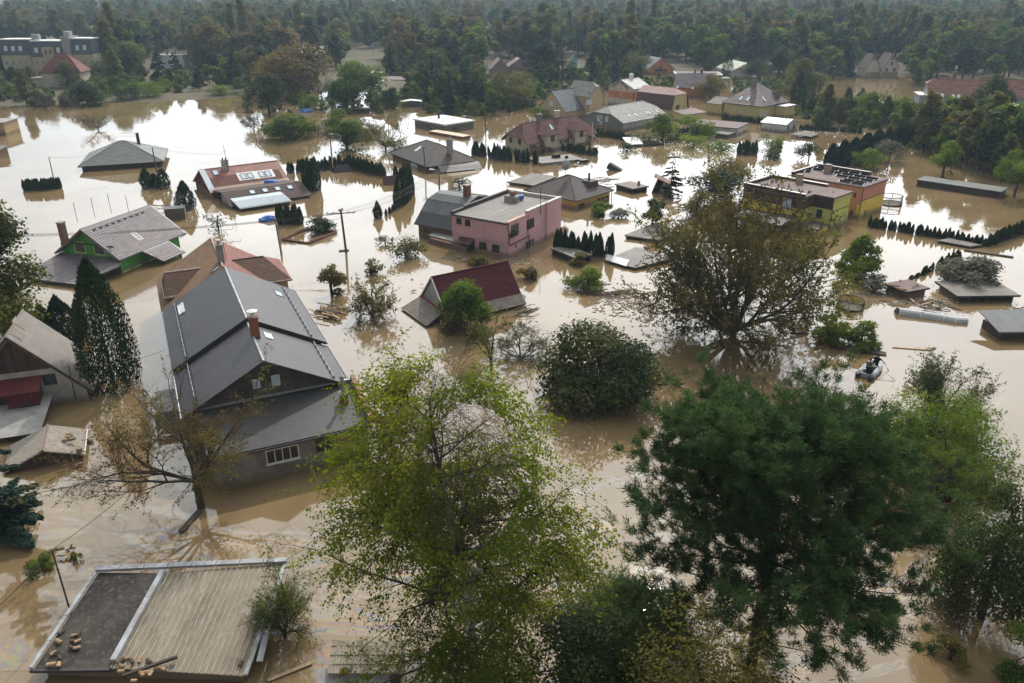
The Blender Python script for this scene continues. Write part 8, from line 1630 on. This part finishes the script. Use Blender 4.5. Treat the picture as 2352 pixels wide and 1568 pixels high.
# rubber dinghy with three people
bz = Z(3140, 1280, 5.6); st_, bo_ = at(*bz(410, 690), .2), at(*bz(690, 400), .2); yb = math.atan2(bo_.y - st_.y, bo_.x - st_.x); mid = (st_ + bo_) / 2
HYP = mat('boat_grey', (.42, .43, .45), (.33, .34, .36), .5, 2, spec=.4); NAVY = mat('boat_navy', (.02, .03, .07), (.03, .035, .05), .5, 2)
bt = thing('rubber_dinghy', 'grey inflatable dinghy with navy cone ends carrying three people', 'dinghy', (mid.x, mid.y, 0), yb); Lb, Wb, tr_ = 3.3, 1.5, .23
for s in (-1, 1):
 MB().tube([(-Lb / 2 + .25, s * (Wb / 2 - tr_), .2), (-.4, s * (Wb / 2 - tr_), .2), (.8, s * (Wb / 2 - tr_), .22), (1.25, s * (Wb / 2 - tr_ - .12), .3), (1.5, s * .22, .4), (1.58, 0, .43)], tr_, 14).build('side_tube', HYP, bt, smooth=True)
 MB().tube([(-Lb / 2 - .15, s * (Wb / 2 - tr_), .2), (-Lb / 2 - .05, s * (Wb / 2 - tr_), .2), (-Lb / 2 + .26, s * (Wb / 2 - tr_), .2)], .08, 14, tr_ + .004).build('cone_end', NAVY, bt, smooth=True)
 MB().tube([(-1.1, s * (Wb / 2 - tr_), .45), (-.2, s * (Wb / 2 - tr_ + .03), .45), (.9, s * (Wb / 2 - tr_), .47)], .02, 6).build('grab_line', WHITE, bt)
MB().box((-1.35, -.52, .04), (1.3, .52, .1)).build('floor', NAVY, bt); MB().box((-1.42, -.52, .04), (-1.34, .52, .42)).build('transom', HYP, bt)
for x in (-.35, .55): MB().box((x - .12, -.54, .34), (x + .12, .54, .39)).build('thwart', HYP, bt)
def oar(p, q, label):
 M_b = frame_of(bt); p, q = M_b @ Vector(p), M_b @ Vector(q); o = thing('oar', label, 'oar', p); d = (q - p); MB().tube([(0, 0, 0), d * .78], .02, 8).build('shaft', WHITE, o); MB().bar(d * .76, d, .16, .02).build('blade', mat('oar_blade', (.25, .26, .27), None, .5, 2), o)
oar((.05, .35, .62), (-.05, 2.1, .12), 'left oar stretched out over the water from the dinghy'); oar((.05, -.35, .62), (-.25, -2.1, .08), 'right oar dipping its grey blade beside the dinghy'); oar((1.15, -.45, .9), (1.25, -1.15, .02), 'short dark paddle held by the person in the bow')
SKIN = mat('skin', (.42, .25, .18), (.36, .2, .14), .6, 4); HAIR = mat('hair_dark', (.025, .018, .014), None, .8, 20)
def limb(mb, pts, rs):
 pts = [Vector(p) for p in pts]; P = []; Rr = []
 for k in range(len(pts) - 1):
  for i in range(4): f = i / 4; P.append(pts[k].lerp(pts[k + 1], f)); Rr.append(rs[k] + (rs[k + 1] - rs[k]) * f)
 P.append(pts[-1]); Rr.append(rs[-1]); i0 = len(mb.v); n = 10
 d0 = (P[0] - P[1]).normalized(); d1 = (P[-1] - P[-2]).normalized()
 P = [P[0] + d0 * Rr[0] * .95, P[0] + d0 * Rr[0] * .6] + P + [P[-1] + d1 * Rr[-1] * .6, P[-1] + d1 * Rr[-1] * .95]; Rr = [Rr[0] * .3, Rr[0] * .8] + Rr + [Rr[-1] * .8, Rr[-1] * .3]
 for p, q, r0, r1 in zip(P[:-1], P[1:], Rr[:-1], Rr[1:]): mb.tube([p, q], r0, n, r1)
def fuse(mb, name, m, parent, vox):
 o = mb.build(name, m, None); md = o.modifiers.new('fuse', 'REMESH'); md.mode = 'VOXEL'; md.voxel_size = vox; md.use_smooth_shade = True; s = o.modifiers.new('soft', 'SMOOTH'); s.iterations = 4
 me = bpy.data.meshes.new_from_object(o.evaluated_get(bpy.context.evaluated_depsgraph_get())); me.materials.clear(); me.materials.append(m); o.modifiers.clear(); o.data = me; o.parent = parent; return o
def person(loc, yaw, label, shirt, trousers, J):
 """J: joints in the sitter's frame, x forward"""
 o = thing('person', label, 'person', loc, yaw); b = MB(); V = Vector; sh = MB(); tz = MB(); pel, che, nk, hd = [V(J[k]) for k in ('pelvis', 'chest', 'neck', 'head')]
 for s in (-.07, 0, .07): limb(b, [pel + V((0, s, 0)), che + V((0, s * 1.5, 0))], [.105, .11]); limb(sh, [pel + V((0, s * 1.25, -.03)), che + V((0, s * 1.8, .03))], [.125, .132])
 limb(b, [che, nk, hd - V((0, 0, .05))], [.08, .058, .06]); limb(b, [hd - V((0, 0, .03)), hd + V((0, 0, .06))], [.082, .092]); fw = V((1, 0, 0)); limb(b, [hd + V((.085, 0, -.01)), hd + V((.108, 0, -.025))], [.012, .016])
 for s in (-1, 1):
  limb(b, [hd + V((0, s * .088, -.015)), hd + V((0, s * .092, .02))], [.014, .016]); S_, E, H_ = [V(J[k][(s + 1) // 2]) for k in ('shoulder', 'elbow', 'hand')]
  limb(b, [S_, E, H_], [.058, .045, .03]); limb(sh, [V((che.x, s * .1, che.z + .05)), S_, S_.lerp(E, .55)], [.1, .078, .066]); d = (H_ - E).normalized(); up = V((0, 0, 1)); sd_ = d.cross(up).normalized(); limb(b, [H_, H_ + d * .07], [.032, .034])
  for i in range(4): f0 = H_ + d * .075 + sd_ * (.026 * (i - 1.5) * 1.0); l_ = (.05, .06, .055, .042)[i]; limb(b, [f0, f0 + d * l_ * .6 - up * .012, f0 + d * l_ * .75 - up * .045], [.010, .009, .008])
  limb(b, [H_ + d * .02 + sd_ * s * .03, H_ + d * .06 + sd_ * s * .05 - up * .02], [.012, .010]); K, A = [V(J[k][(s + 1) // 2]) for k in ('knee', 'ankle')]
  limb(b, [pel + V((0, s * .09, -.02)), K, A], [.085, .058, .042]); limb(b, [A, A + V((.14, 0, -.03))], [.042, .032]); limb(tz, [pel + V((0, s * .09, -.03)), K, A.lerp(K, .12)], [.105, .075, .06])
 fuse(b, 'body', SKIN, o, .013); fuse(sh, 'shirt', shirt, o, .018); fuse(tz, 'trousers', trousers, o, .018)
 hr_ = MB(); limb(hr_, [hd + V((-.025, 0, .03)), hd + V((-.005, 0, .085))], [.094, .088]); fuse(hr_, 'hair', HAIR, o, .016)
Mb = frame_of(bt); sit = dict(pelvis=(0, 0, .0), chest=(.1, 0, .42), neck=(.14, 0, .58), head=(.18, 0, .7), shoulder=((.1, -.2, .46), (.1, .2, .46)), elbow=((.3, -.32, .26), (.3, .32, .26)), hand=((.5, -.3, .3), (.5, .3, .3)), knee=((.42, -.14, .08), (.42, .14, .08)), ankle=((.5, -.14, -.3), (.5, .14, -.3)))
BLK = mat('cloth_black', (.012, .012, .014), None, .9, 5); GRYC = mat('cloth_grey', (.17, .18, .2), None, .9, 5); JEAN = mat('cloth_navy', (.025, .03, .045), None, .9, 5)
person(Mb @ Vector((-.35, .08, .48)), yb, 'person in a grey shirt seated amidships, rowing with both oars', GRYC, JEAN, sit)
s2 = dict(sit); s2.update(chest=(.12, 0, .4), elbow=((.22, -.3, .2), (.22, .3, .24)), hand=((.42, -.16, .12), (.36, .18, .3)), head=(.2, .02, .68)); person(Mb @ Vector((-1.15, -.2, .42)), yb, 'person in black sitting low in the stern of the dinghy', BLK, BLK, s2)
s3 = dict(sit); s3.update(chest=(.14, -.03, .46), neck=(.18, -.04, .62), head=(.22, -.05, .74), shoulder=((.14, -.24, .5), (.12, .18, .5)), elbow=((.2, -.5, .36), (.02, .4, .32)), hand=((.26, -.68, .2), (.16, .5, .14)), knee=((.3, -.16, -.22), (.34, .16, -.2)), ankle=((-.1, -.16, -.26), (-.08, .16, -.26))); person(Mb @ Vector((.85, -.1, .5)), yb - R_(12), 'person in a black T-shirt kneeling in the bow with a paddle', BLK, JEAN, s3)
# trampolines, pool cover, floating frame
NET = mat('net_black', (.05, .05, .045), (.09, .085, .075), .8, 3)
def tramp(px0, label, r, h, tilt):
 p = at(*px0); o = thing('trampoline', label, 'trampoline', (p.x, p.y, 0)); n = 24; T = Matrix.Rotation(R_(tilt), 4, 'Y'); ring = lambda rr, z: [T @ Vector((rr * math.cos(2 * math.pi * i / n), rr * math.sin(2 * math.pi * i / n), z)) for i in range(n + 1)]
 MB().tube(ring(r, h), .05, 6).build('top_rail', NET, o); MB().tube(ring(r * 1.02, .12), .05, 6).build('mat_ring', NET, o); m_ = MB(); m_.poly(ring(r, .1)[:-1]).build('jumping_mat', mat('mat_mud', (.16, .13, .095), (.11, .09, .07), .9, 1.5), o)
 for i in range(6): a = i * math.pi / 3; MB().tube([T @ Vector((r * 1.03 * math.cos(a), r * 1.03 * math.sin(a), -.8)), T @ Vector((r * 1.03 * math.cos(a), r * 1.03 * math.sin(a), h + .05))], .04, 6).build('post', NET, o)
 b = MB()
 for i in range(72): a = 2 * math.pi * i / 72; P, Q = T @ Vector((r * math.cos(a), r * math.sin(a), .1)), T @ Vector((r * math.cos(a), r * math.sin(a), h)); b.tube([P, Q], .008, 3, cap=False)
 for k in range(1, 9): b.tube(ring(r, .1 + (h - .1) * k / 9), .006, 3, cap=False)
 b.build('safety_net', NET, o, kind='stuff')
tramp(S(3163, 1143), 'round trampoline with dark safety net, drowned to its mat below the small huts', 1.3, .85, 3); tramp(S(3313, 758), 'half-hidden trampoline behind the salmon duplex half', 1.6, 1.2, -2)
q = [at(*Y6(365, 915), 0), at(*Y6(700, 955), 0), at(*Y6(1065, 1005), 0), at(*Y6(1260, 1040), 0), at(*Y6(1450, 1050), 0)]; o = thing('pool_cover', 'long pale arched pool enclosure with white ribs afloat on the right', 'pool cover', q[0]); q = [k - q[0] for k in q]
def arc(k, hgt, wd): return [k + Vector((.15 * math.sin(a), wd * (.5 - .5 * math.cos(a)) * 1.0, hgt * math.sin(a))) for a in np.linspace(0, math.pi, 9)]
PC = mat('polycarbonate', (.42, .42, .42), (.35, .35, .36), .25, 1, spec=.6); hs_ = (.62, .55, .52, .5, .5); ars = [arc(k, hh, 1.1) for k, hh in zip(q, hs_)]
for k in range(4):
 b = MB(); [b.poly([ars[k][i], ars[k + 1][i], ars[k + 1][i + 1], ars[k][i + 1]]) for i in range(8)]; b.build('panel', PC, o)
for a in ars: MB().tube(a, .05, 6).build('rib', WHITE, o)
def plank(p, yaw, L, w_, t_, m, label, group=None, tilt=0, roll=0, name='plank', cat='plank'):
 me = PLM.get((m.name, round(L, 1), round(w_, 2)))
 if me is None: me = PLM[(m.name, round(L, 1), round(w_, 2))] = MB().box((-L / 2, -w_ / 2, -t_ / 2), (L / 2, w_ / 2, t_ / 2)).mesh(name, m)
 o = link(name, me, None, p); o.rotation_euler = (R_(roll), R_(tilt), yaw); return tag(o, label, cat, group)
PLM = {}
q = [at(*zB(2, *k), .12) for k in ((235, 712), (485, 745), (735, 645), (480, 612))]
o = thing('timber_frame', 'reddish timber pergola frame floating empty on the water', 'frame', q[0] * 1.0); q = [k - q[0] for k in q]
for i in range(4): a, b = q[i], q[(i + 1) % 4]; MB().bar(a, b, .16, .2).bar(a + Vector((0, 0, .24)), a.lerp(b, .5) + Vector((0, 0, .24)), .12, .1).build('beam', WOODR, o)
# tilted wooden shed, dark tent roof, brown box, tilted white chest
p = at(*Z5(1870, 335)); o = thing('tilted_wooden_shed', 'tilted wooden garden shed with broken windows beside the thin spruce', 'shed', p, R_(-18)); o.rotation_euler = (0, R_(20), R_(-14)); MB().box((.15, 1.9, -1), (2.5, 2.0, 2.4)).box((2.4, 0, -1), (2.5, 1.9, 2.4)).box((.15, 0, -1), (.25, 1.9, 2.2)).build('wall', WOODD, o)
MB().box((1.2, -.05, -1), (2.5, .05, 1.2)).box((1.2, -.05, 1.85), (2.5, .05, 2.3)).box((.15, -.05, -1), (.25, .05, 2.3)).box((1.2, -.05, 1.2), (1.28, .05, 1.85)).box((1.82, -.05, 1.2), (1.9, .05, 1.85)).build('front_wall', WOODF, o); MB().box((1.28, -.01, 1.2), (2.45, .02, 1.85)).build('pane', GLASS, o)
for i in range(6): MB().box((-.5 + i * .58, -.4, 2.5 - i * .02), (.05 + i * .58, 2.3, 2.56 - i * .02)).build('roof_board', WOODR, o)
p = at(*zB(2, 780, 92)); o = thing('tent', 'small black ridge roof afloat inside the long hedge', 'roof', p, R_(25)); MB().prism([(-1.7, -1.0, -.05), (1.7, -1.0, -.05), (1.2, 0, 1.15), (-.9, 0, 1.15)], (0, .06, 0)).prism([(-1.7, 1.3, -.05), (1.7, 1.3, -.05), (1.2, 0, 1.15), (-.9, 0, 1.15)], (0, .06, 0)).prism([(1.7, -1, -.05), (1.7, 1.3, -.05), (1.2, .06, 1.15)], (.05, 0, 0)).build('sheet', TAR, o)
p = at(*zB(2, 1225, 215)); o = thing('brown_box', 'brown tilted box lid leaning in water inside the curved hedge', 'box', p, R_(20)); o.rotation_euler = (R_(-35), 0, R_(15)); MB().box((-1.1, 0, -.6), (1.1, .4, 1.6)).build('case', mat('box_brown', (.1, .055, .045), None, .6, 2), o)
p = at(*zA(3, 930, 1548)); o = thing('tilted_crate', 'dark tilted crate with pale end sticking out of bright water', 'crate', p, R_(-25)); o.rotation_euler = (0, R_(25), R_(-25)); MB().box((-1.3, -.5, -.3), (1.2, .6, .7)).build('case', WOODD, o); MB().box((1.2, -.45, -.25), (1.26, .55, .65)).build('end_panel', BLUEM, o)
p = at(*zA(3, 1468, 1500)); o = thing('tilted_sign', 'grey board on a bent post tilted over the bright water', 'board', p, R_(5)); MB().tube([(0, 0, -.5), (.5, 0, .6), (.1, 0, 1.2)], .06, 6).build('post', WOODD, o); MB().box((-1.1, -.3, 1.2), (1.2, .5, 1.5)).build('panel', mat('board_grey', (.25, .24, .23), None, .8, 2), o)
p = at(*zA(3, 1190, 1320)); o = thing('floating_deck', 'floating timber deck with a tilted pale sheet and a chair below the grey hall', 'deck', p, R_(18)); MB().box((-3.8, -1.5, -.2), (4, 1.6, .35)).build('deck', WOODD, o); slab(o, [Vector((-3.9, -1.2, .5)), Vector((-.6, -1.4, .45)), Vector((-.6, 1.4, 1.4)), Vector((-3.9, 1.5, 1.5))], .06, LG, 'pale_sheet')
MB().box((1.4, 0, .35), (2.0, .6, .8)).box((1.4, .5, .8), (2.0, .6, 1.4)).build('chair', WOODR, o)
p = at(*Z8(1250, 1080)); o = thing('littered_shed', 'flat roof awash with litter in front of the double house hedge', 'roof', p, R_(25)); MB().box((-4.2, -1.8, -.5), (4.5, 3.4, .45)).build('roof', FELTG, o); MB().box((3.3, -3.0, -.5), (4.9, -1.7, .5)).build('dark_end', TAR, o); MB().box((-.2, 1, .45), (1.2, 1.9, 1.1)).box((1.8, 0, .45), (2.3, .4, .9)).build('crate', WOODD, o)
q = [at(*zB(3, *k), z) for k, z in (((1025, 672), .45), ((1330, 720), .4), ((1560, 640), .5), ((1310, 555), .6))]; o = thing('drowned_shed', 'flat brown felt roof awash behind the half-bare walnut', 'roof', q[0] * 1.0); q = [k - q[0] + Vector((0, 0, .45)) for k in q]; o.location.z = 0; slab(o, q, .15, FELTD); MB().prism([(k.x * .96 + .2, k.y * .96 + .1, -1) for k in q], (0, 0, 1.2)).build('wall', WOODD, o)
q = [at(*zB(3, *k), z) for k, z in (((850, 900), .3), ((1120, 970), .35), ((1480, 880), .5), ((1130, 780), .5))]; o = thing('drowned_shed', 'grey flat roof with lifted metal sheet awash left of the walnut', 'roof', q[0] * 1.0); q = [k - q[0] + Vector((0, 0, .3)) for k in q]; o.location.z = 0; slab(o, q, .12, FELTG); MB().prism([(k.x * .96 + .15, k.y * .96 + .1, -1) for k in q], (0, 0, 1.1)).build('wall', WOODD, o)
slab(o, [q[0] + Vector((0, 0, .05)), q[0].lerp(q[1], .7) + Vector((0, -.3, .0)), q[0].lerp(q[1], .8) + Vector((0.2, 1.2, .35)), q[0] + Vector((.3, 1.2, .35))], .04, METAL, 'lifted_sheet')
q = [at(*zB(4, *k), z) for k, z in (((1545, 720), .35), ((1840, 775), .3), ((1950, 760), .35), ((1650, 700), .45))]; o = thing('drowned_shed', 'narrow felt roof awash along the low hedge on the right', 'roof', q[0] * 1.0); q = [k - q[0] + Vector((0, 0, .35)) for k in q]; o.location.z = 0; slab(o, q, .12, FELTD); MB().prism([(k.x, k.y, -1) for k in q], (0, 0, 1.15)).build('wall', WOODD, o)
plank(at(*zB(4, 2010, 840), .08), R_(-33), 5.2, .35, .12, WOODD, 'long dark beam floating beside the low hedge on the right')
p = at(*zB(1, 1610, 520)); o = thing('water_tank', 'rusty square tank standing in water right of the green house', 'tank', p, R_(15)); MB().box((-1.3, -.8, -1), (1.3, .9, 1.5)).build('case', mat('tank_rust', (.13, .11, .09), (.09, .06, .045), .8, 1.4), o); MB().box((-1.35, -.85, 1.5), (1.35, .95, 1.58)).build('lid', METALD, o)
MB_b = mat('tarp_blue', (.03, .1, .38), (.05, .18, .5), .6, 3)
def tarp(p, r, label, seed):
 rg = np.random.default_rng(seed); b = bmesh.new(); bmesh.ops.create_icosphere(b, subdivisions=3, radius=1)
 for v in b.verts: k = .75 + .5 * float(noise3(np.array([v.co]) * 1.6, 2.2, seed)[0]); v.co = Vector((v.co.x * r * k, v.co.y * r * .7 * k, max(v.co.z, -.2) * r * .5 * k))
 me = bpy.data.meshes.new('tarpaulin'); b.to_mesh(me); b.free(); me.materials.append(MB_b); tag(link('tarpaulin', me, None, p), label, 'tarpaulin')
f = [o for o in COL.objects if o.name == 'red_roofed_house'][0]; tarp(frame_of(f) @ Vector((9.5, .3, 1.25)), .95, 'crumpled blue tarpaulin on the eave of the rusty red roof', 2); tarp(at(*zB(2, 115, 535), .05), 1.2, 'blue tarpaulin floating left of the timber frame', 3); tarp(at(*zA(2, 455, 1015), .1), 1.6, 'pale blue tarpaulin at the water edge below the brown tree', 4)
# firewood, planks, flotsam
LOGE = mat('log_end', (.34, .23, .13), (.16, .1, .06), .9, 5, rnd=.35)
def log_mesh(k):
 r = random.Random(k); n = 7; L = r.uniform(.3, .4); b = MB(); a0 = r.uniform(0, 3); pts = [(0, .11 * math.cos(math.pi * i / (n - 1)), .1 * math.sin(math.pi * i / (n - 1))) for i in range(n)]
 b.prism([(-L / 2, y, z) for _, y, z in pts], (L, 0, 0)); return b.mesh('firewood_log', LOGE if k % 3 else BARK)
LOGS = [log_mesh(k) for k in range(6)]
def logs(pxs, z, label, group, seed, sc=1.0):
 r = random.Random(seed)
 for px in pxs:
  o = link('firewood_log', r.choice(LOGS), None, at(*px, z)); o.rotation_euler = (r.uniform(-.3, .3), r.uniform(-.2, .2), r.uniform(0, 6.28)); o.scale = [sc * r.uniform(.7, 1.05)] * 3; tag(o, label, 'log', group)
gl = [(635, 1160), (675, 1150), (625, 1210), (668, 1210), (617, 1265), (663, 1270), (525, 1135), (505, 1215), (510, 1350), (440, 1410), (503, 1412), (490, 1305), (455, 1315)]
logs([zD(1, *k) for k in gl], .86, 'split firewood log on the black felt garage roof', 'firewood on the felt garage roof', 1); logs([zD(1, *k) for k in ((1040, 1380), (1085, 1360), (1135, 1385), (1200, 1375), (1280, 1382), (1108, 1435), (1040, 1470), (1040, 1425), (1258, 1480), (1290, 1490), (1355, 1440), (1400, 1450), (1150, 1550), (1215, 1490), (2065, 1405))], .84, 'firewood log at the lower edge of the ribbed garage roof', 'firewood on the ribbed garage roof', 2)
plank(at(*zD(1, 1290, 1425), .95), R_(24), 2.4, .14, .12, WOODD, 'long dark beam across logs on the ribbed garage roof', tilt=-4); plank(at(*zD(2, 290, 1470), .06), R_(30), 2.1, .22, .06, WOOD, 'single grey board floating between garage and tiled shed')
logs([Y7(*k) for k in ((625, 1215), (625, 1240), (593, 1268), (658, 1265), (675, 1318), (650, 1225))], 1.0, 'firewood log on the scalloped slate roof', 'firewood on the slate shed', 3, 1.25); logs([Y7(*k) for k in ((795, 1160), (785, 1230), (805, 1262), (832, 1265), (718, 1492))], .15, 'firewood log at the gutter of the slate shed', 'firewood by the slate shed', 4, 1.25); o = link('tree_stump', MB().lathe([(.2, 0), (.21, .2), (.19, .32)], 10).mesh('tree_stump', LOGE), None, at(*Y7(728, 1375), .62)); tag(o, 'thick round log at the corner of the slate shed', 'log')
logs([Y6(*k) for k in ((175, 412), (195, 430), (228, 425), (250, 445), (290, 440), (300, 458), (345, 455), (340, 475), (365, 490), (430, 490), (440, 505), (465, 500), (415, 505), (650, 435), (600, 462), (385, 355))], .95, 'piece of firewood strewn on the small brown hut roof', 'firewood on the brown hut', 5, 1.1)
def heap(px, n, ru, rv, label, group, seed, Ls=(.8, 2.4), ms=(WOOD, WOODF, WOODR, WOODD), ang=None, zmax=.25, name='plank', cat='plank', w0=(.08, .18)):
 r = random.Random(seed)
 for i in range(n):
  u, v = px[0] + r.gauss(0, .5) * ru, px[1] + r.gauss(0, .5) * rv; p = at(u, v, r.uniform(.02, zmax)); plank(p, (R_(ang) + r.gauss(0, .35)) if ang is not None else r.uniform(0, 3.14), round(r.uniform(*Ls), 1), round(r.uniform(*w0), 2), .04, r.choice(ms), label, group, r.gauss(0, 5), r.gauss(0, 8), name, cat)
heap((748, 712), 26, 26, 15, 'loose plank in the fan-shaped heap behind the long dark roof', 'planks behind the long dark roof', 1, (1.2, 3.2), ang=-38, zmax=.5); heap((875, 962), 14, 40, 7, 'long reddish plank stacked between long house and birch', 'stacked planks left of the birch', 2, (2.5, 4.2), (WOODR, WOODD, WOODR), -14, .9); heap((885, 990), 14, 32, 9, 'short pale lath floating below the stacked planks', 'laths left of the birch', 3, (.5, 1.6), (WOODF, WOOD, WOODR))
heap((1205, 712), 30, 28, 10, 'thin branch in the spray of driftwood at the maroon roof corner', 'driftwood at the maroon roof', 4, (1.0, 2.4), (WOODD, WOOD, BARK), 25, .4, 'branch', 'branch', (.03, .06)); heap((1400, 672), 26, 55, 9, 'floating plank among flotsam left of the half-bare walnut', 'planks left of the walnut', 5, (.6, 2.6), ang=8); heap((1350, 655), 10, 20, 5, 'floating lath below the spreading green bush', 'laths at the spreading bush', 6, (.8, 2.0)); heap((1480, 690), 12, 40, 22, 'small board in the litter under the walnut', 'boards under the walnut', 7, (.3, 1.2))
heap((2110, 692), 22, 60, 6, 'short board in the litter belt below the small huts', 'boards below the huts', 8, (.3, 1.5)); heap((2150, 705), 10, 30, 9, 'dark beam tangled below the gap between the huts', 'beams between the huts', 9, (1.2, 2.6), (WOODD, WOODD, WOOD), -25, .4); heap((2330, 715), 9, 26, 8, 'board in the wreckage at the right end of the open shelter', 'boards by the open shelter', 10, (.4, 1.4)); heap((1985, 672), 10, 60, 4, 'small driftwood piece in the thin belt left of the brown hut', 'driftwood belt', 11, (.2, .9))
heap((1600, 322), 18, 60, 9, 'board in the rubble bank before the brown outbuilding', 'boards in the rubble bank', 12, (.6, 2.6)); heap((1920, 305), 22, 60, 6, 'bright board in the rubbish beyond the pavilion', 'rubbish boards', 13, (.4, 1.6), (WHITE, WOOD, WOODF, BLUEM)); heap((1310, 375), 12, 40, 7, 'board in the debris on the flooded roof by the double house', 'boards by the flooded roof', 14, (.5, 2.2), (WOOD, WHITE, WOODD)); heap((1215, 403), 10, 30, 6, 'brick-sized piece of debris on the flat felt shed', 'debris on the flat shed', 15, (.3, .9)); heap((1395, 412), 14, 26, 9, 'dark slat of the broken pergola behind the ochre house', 'broken pergola slats', 16, (1.2, 2.6), (WOODR, WOODD), 5, 1.0)
heap((385, 472), 12, 26, 5, 'dark beam of the collapsed rack behind the green house', 'collapsed rack beams', 17, (1.5, 3.5), (WOODD, WOODR), 20, .6); heap((300, 822), 9, 20, 14, 'pale drift piece between evergreen and long house', 'drift pieces by the evergreen', 18, (.3, .9), (WHITE, WOODF, WOOD)); heap((375, 1000), 10, 14, 12, 'splintered board near the slate shed', 'splinters near the slate shed', 19, (.3, .9), (WOODF, WHITE)); heap((150, 1265), 7, 26, 16, 'small board among floating weeds', 'boards among weeds', 20, (.3, .7), (WOODD, WOOD)); heap((2085, 895), 12, 16, 12, 'small floating board left of the willow shrub', 'boards left of the willow', 21, (.3, .8)); heap((1560, 880), 8, 10, 4, 'broken lath right of the round bush', 'laths by the round bush', 22, (.4, 1.0)); heap((1100, 255), 12, 60, 6, 'pale litter piece in the flooded gardens', 'litter in the gardens', 23, (.5, 2.0), (WHITE, WOODF)); heap((960, 660), 5, 60, 20, 'tiny driftwood bit in the open water', 'bits in open water', 24, (.2, .6))
plank(at(*S(3393, 1296), .06), R_(-12), 3.2, .16, .1, WOODF, 'long light beam floating right of the twin green shrubs'); plank(at(*S(3230, 1306), .1), R_(-20), 3.0, .8, .1, WOODD, 'broad dark plate floating just behind the dinghy', tilt=3); plank(at(*S(2975, 1240), .05), R_(-10), 1.6, .2, .12, WOODD, 'dark log left of the twin green shrubs'); plank(at(2140, 800, .05), R_(10), .8, .2, .05, WOOD, 'small board right of the twin shrubs'); plank(at(438, 1195, .08), R_(80), 2.2, .35, .08, WOODD, 'broken dark fence board upright in the oily water'); plank(at(790, 575, .06), R_(15), 1.2, .35, .12, WOODD, 'dark board left of the half-drowned shrub') ; plank(at(1268, 495, .06), R_(-3), 1.6, .4, .06, WHITE, 'white board floating below the ochre house')
rg = random.Random(3)
for i, (a, b) in enumerate((((688, 465), (672, 375)), ((848, 425), (828, 330)), ((998, 385), (983, 295)), ((1162, 402), (1145, 312)))): p = at(*zB(1, *a)); o = thing('fence_post', 'thin fence post in the row of four left of the dark cone thuja', 'post', p, 0, 'fence posts in the water'); MB().tube([(0, 0, -.6), (0, 0, height_at(p, zB(1, *b)[1]))], .04, 6).build('rod', WOODD, o)
# small litter nobody could count, floating in belts
b = MB(); LB = [(1440, 690, 70, 30, 420), (1490, 720, 30, 40, 160), (2100, 694, 90, 7, 260), (1600, 325, 90, 12, 300), (1925, 303, 70, 7, 260), (1100, 255, 140, 14, 260), (1300, 372, 60, 10, 120), (1040, 245, 60, 10, 80), (1200, 600, 60, 14, 110), (720, 258, 60, 6, 90), (2000, 674, 70, 6, 160), (2330, 712, 30, 10, 90), (1060, 595, 20, 6, 40)]
for u, v, a, c_, n in LB:
 for _ in range(n):
  p = at(u + rg.gauss(0, .6) * a, v + rg.gauss(0, .6) * c_); s = rg.uniform(.04, .16) * (1 + pxm(p) * 6); M = Matrix.Translation(p) @ Matrix.Rotation(rg.uniform(0, 6), 4, 'Z') @ Matrix.Rotation(rg.gauss(0, .2), 4, 'X'); b.box((-s, -s * .35, -.02), (s, s * .35, .05), M)
tag(b.build('floating_litter', mat('litter', (.34, .29, .23), (.12, .09, .07), .9, .9, lo=.4, hi=.6)), 'small floating litter and splinters drifting in belts', 'litter', kind='stuff')
# air
hm = bpy.data.materials.new('haze_air'); hm.use_nodes = True; nt = hm.node_tree; nt.nodes.clear()
pv = nt.nodes.new('ShaderNodeVolumePrincipled'); pv.inputs['Color'].default_value = (.62, .82, 1.0, 1); pv.inputs['Density'].default_value = HAZE; pv.inputs['Anisotropy'].default_value = .3
oo = nt.nodes.new('ShaderNodeOutputMaterial'); nt.links.new(pv.outputs[0], oo.inputs['Volume'])
hz = MB().box((-2500, -80, -3.5), (2500, 3450, 420)).build('haze', hm); tag(hz, kind='stuff')
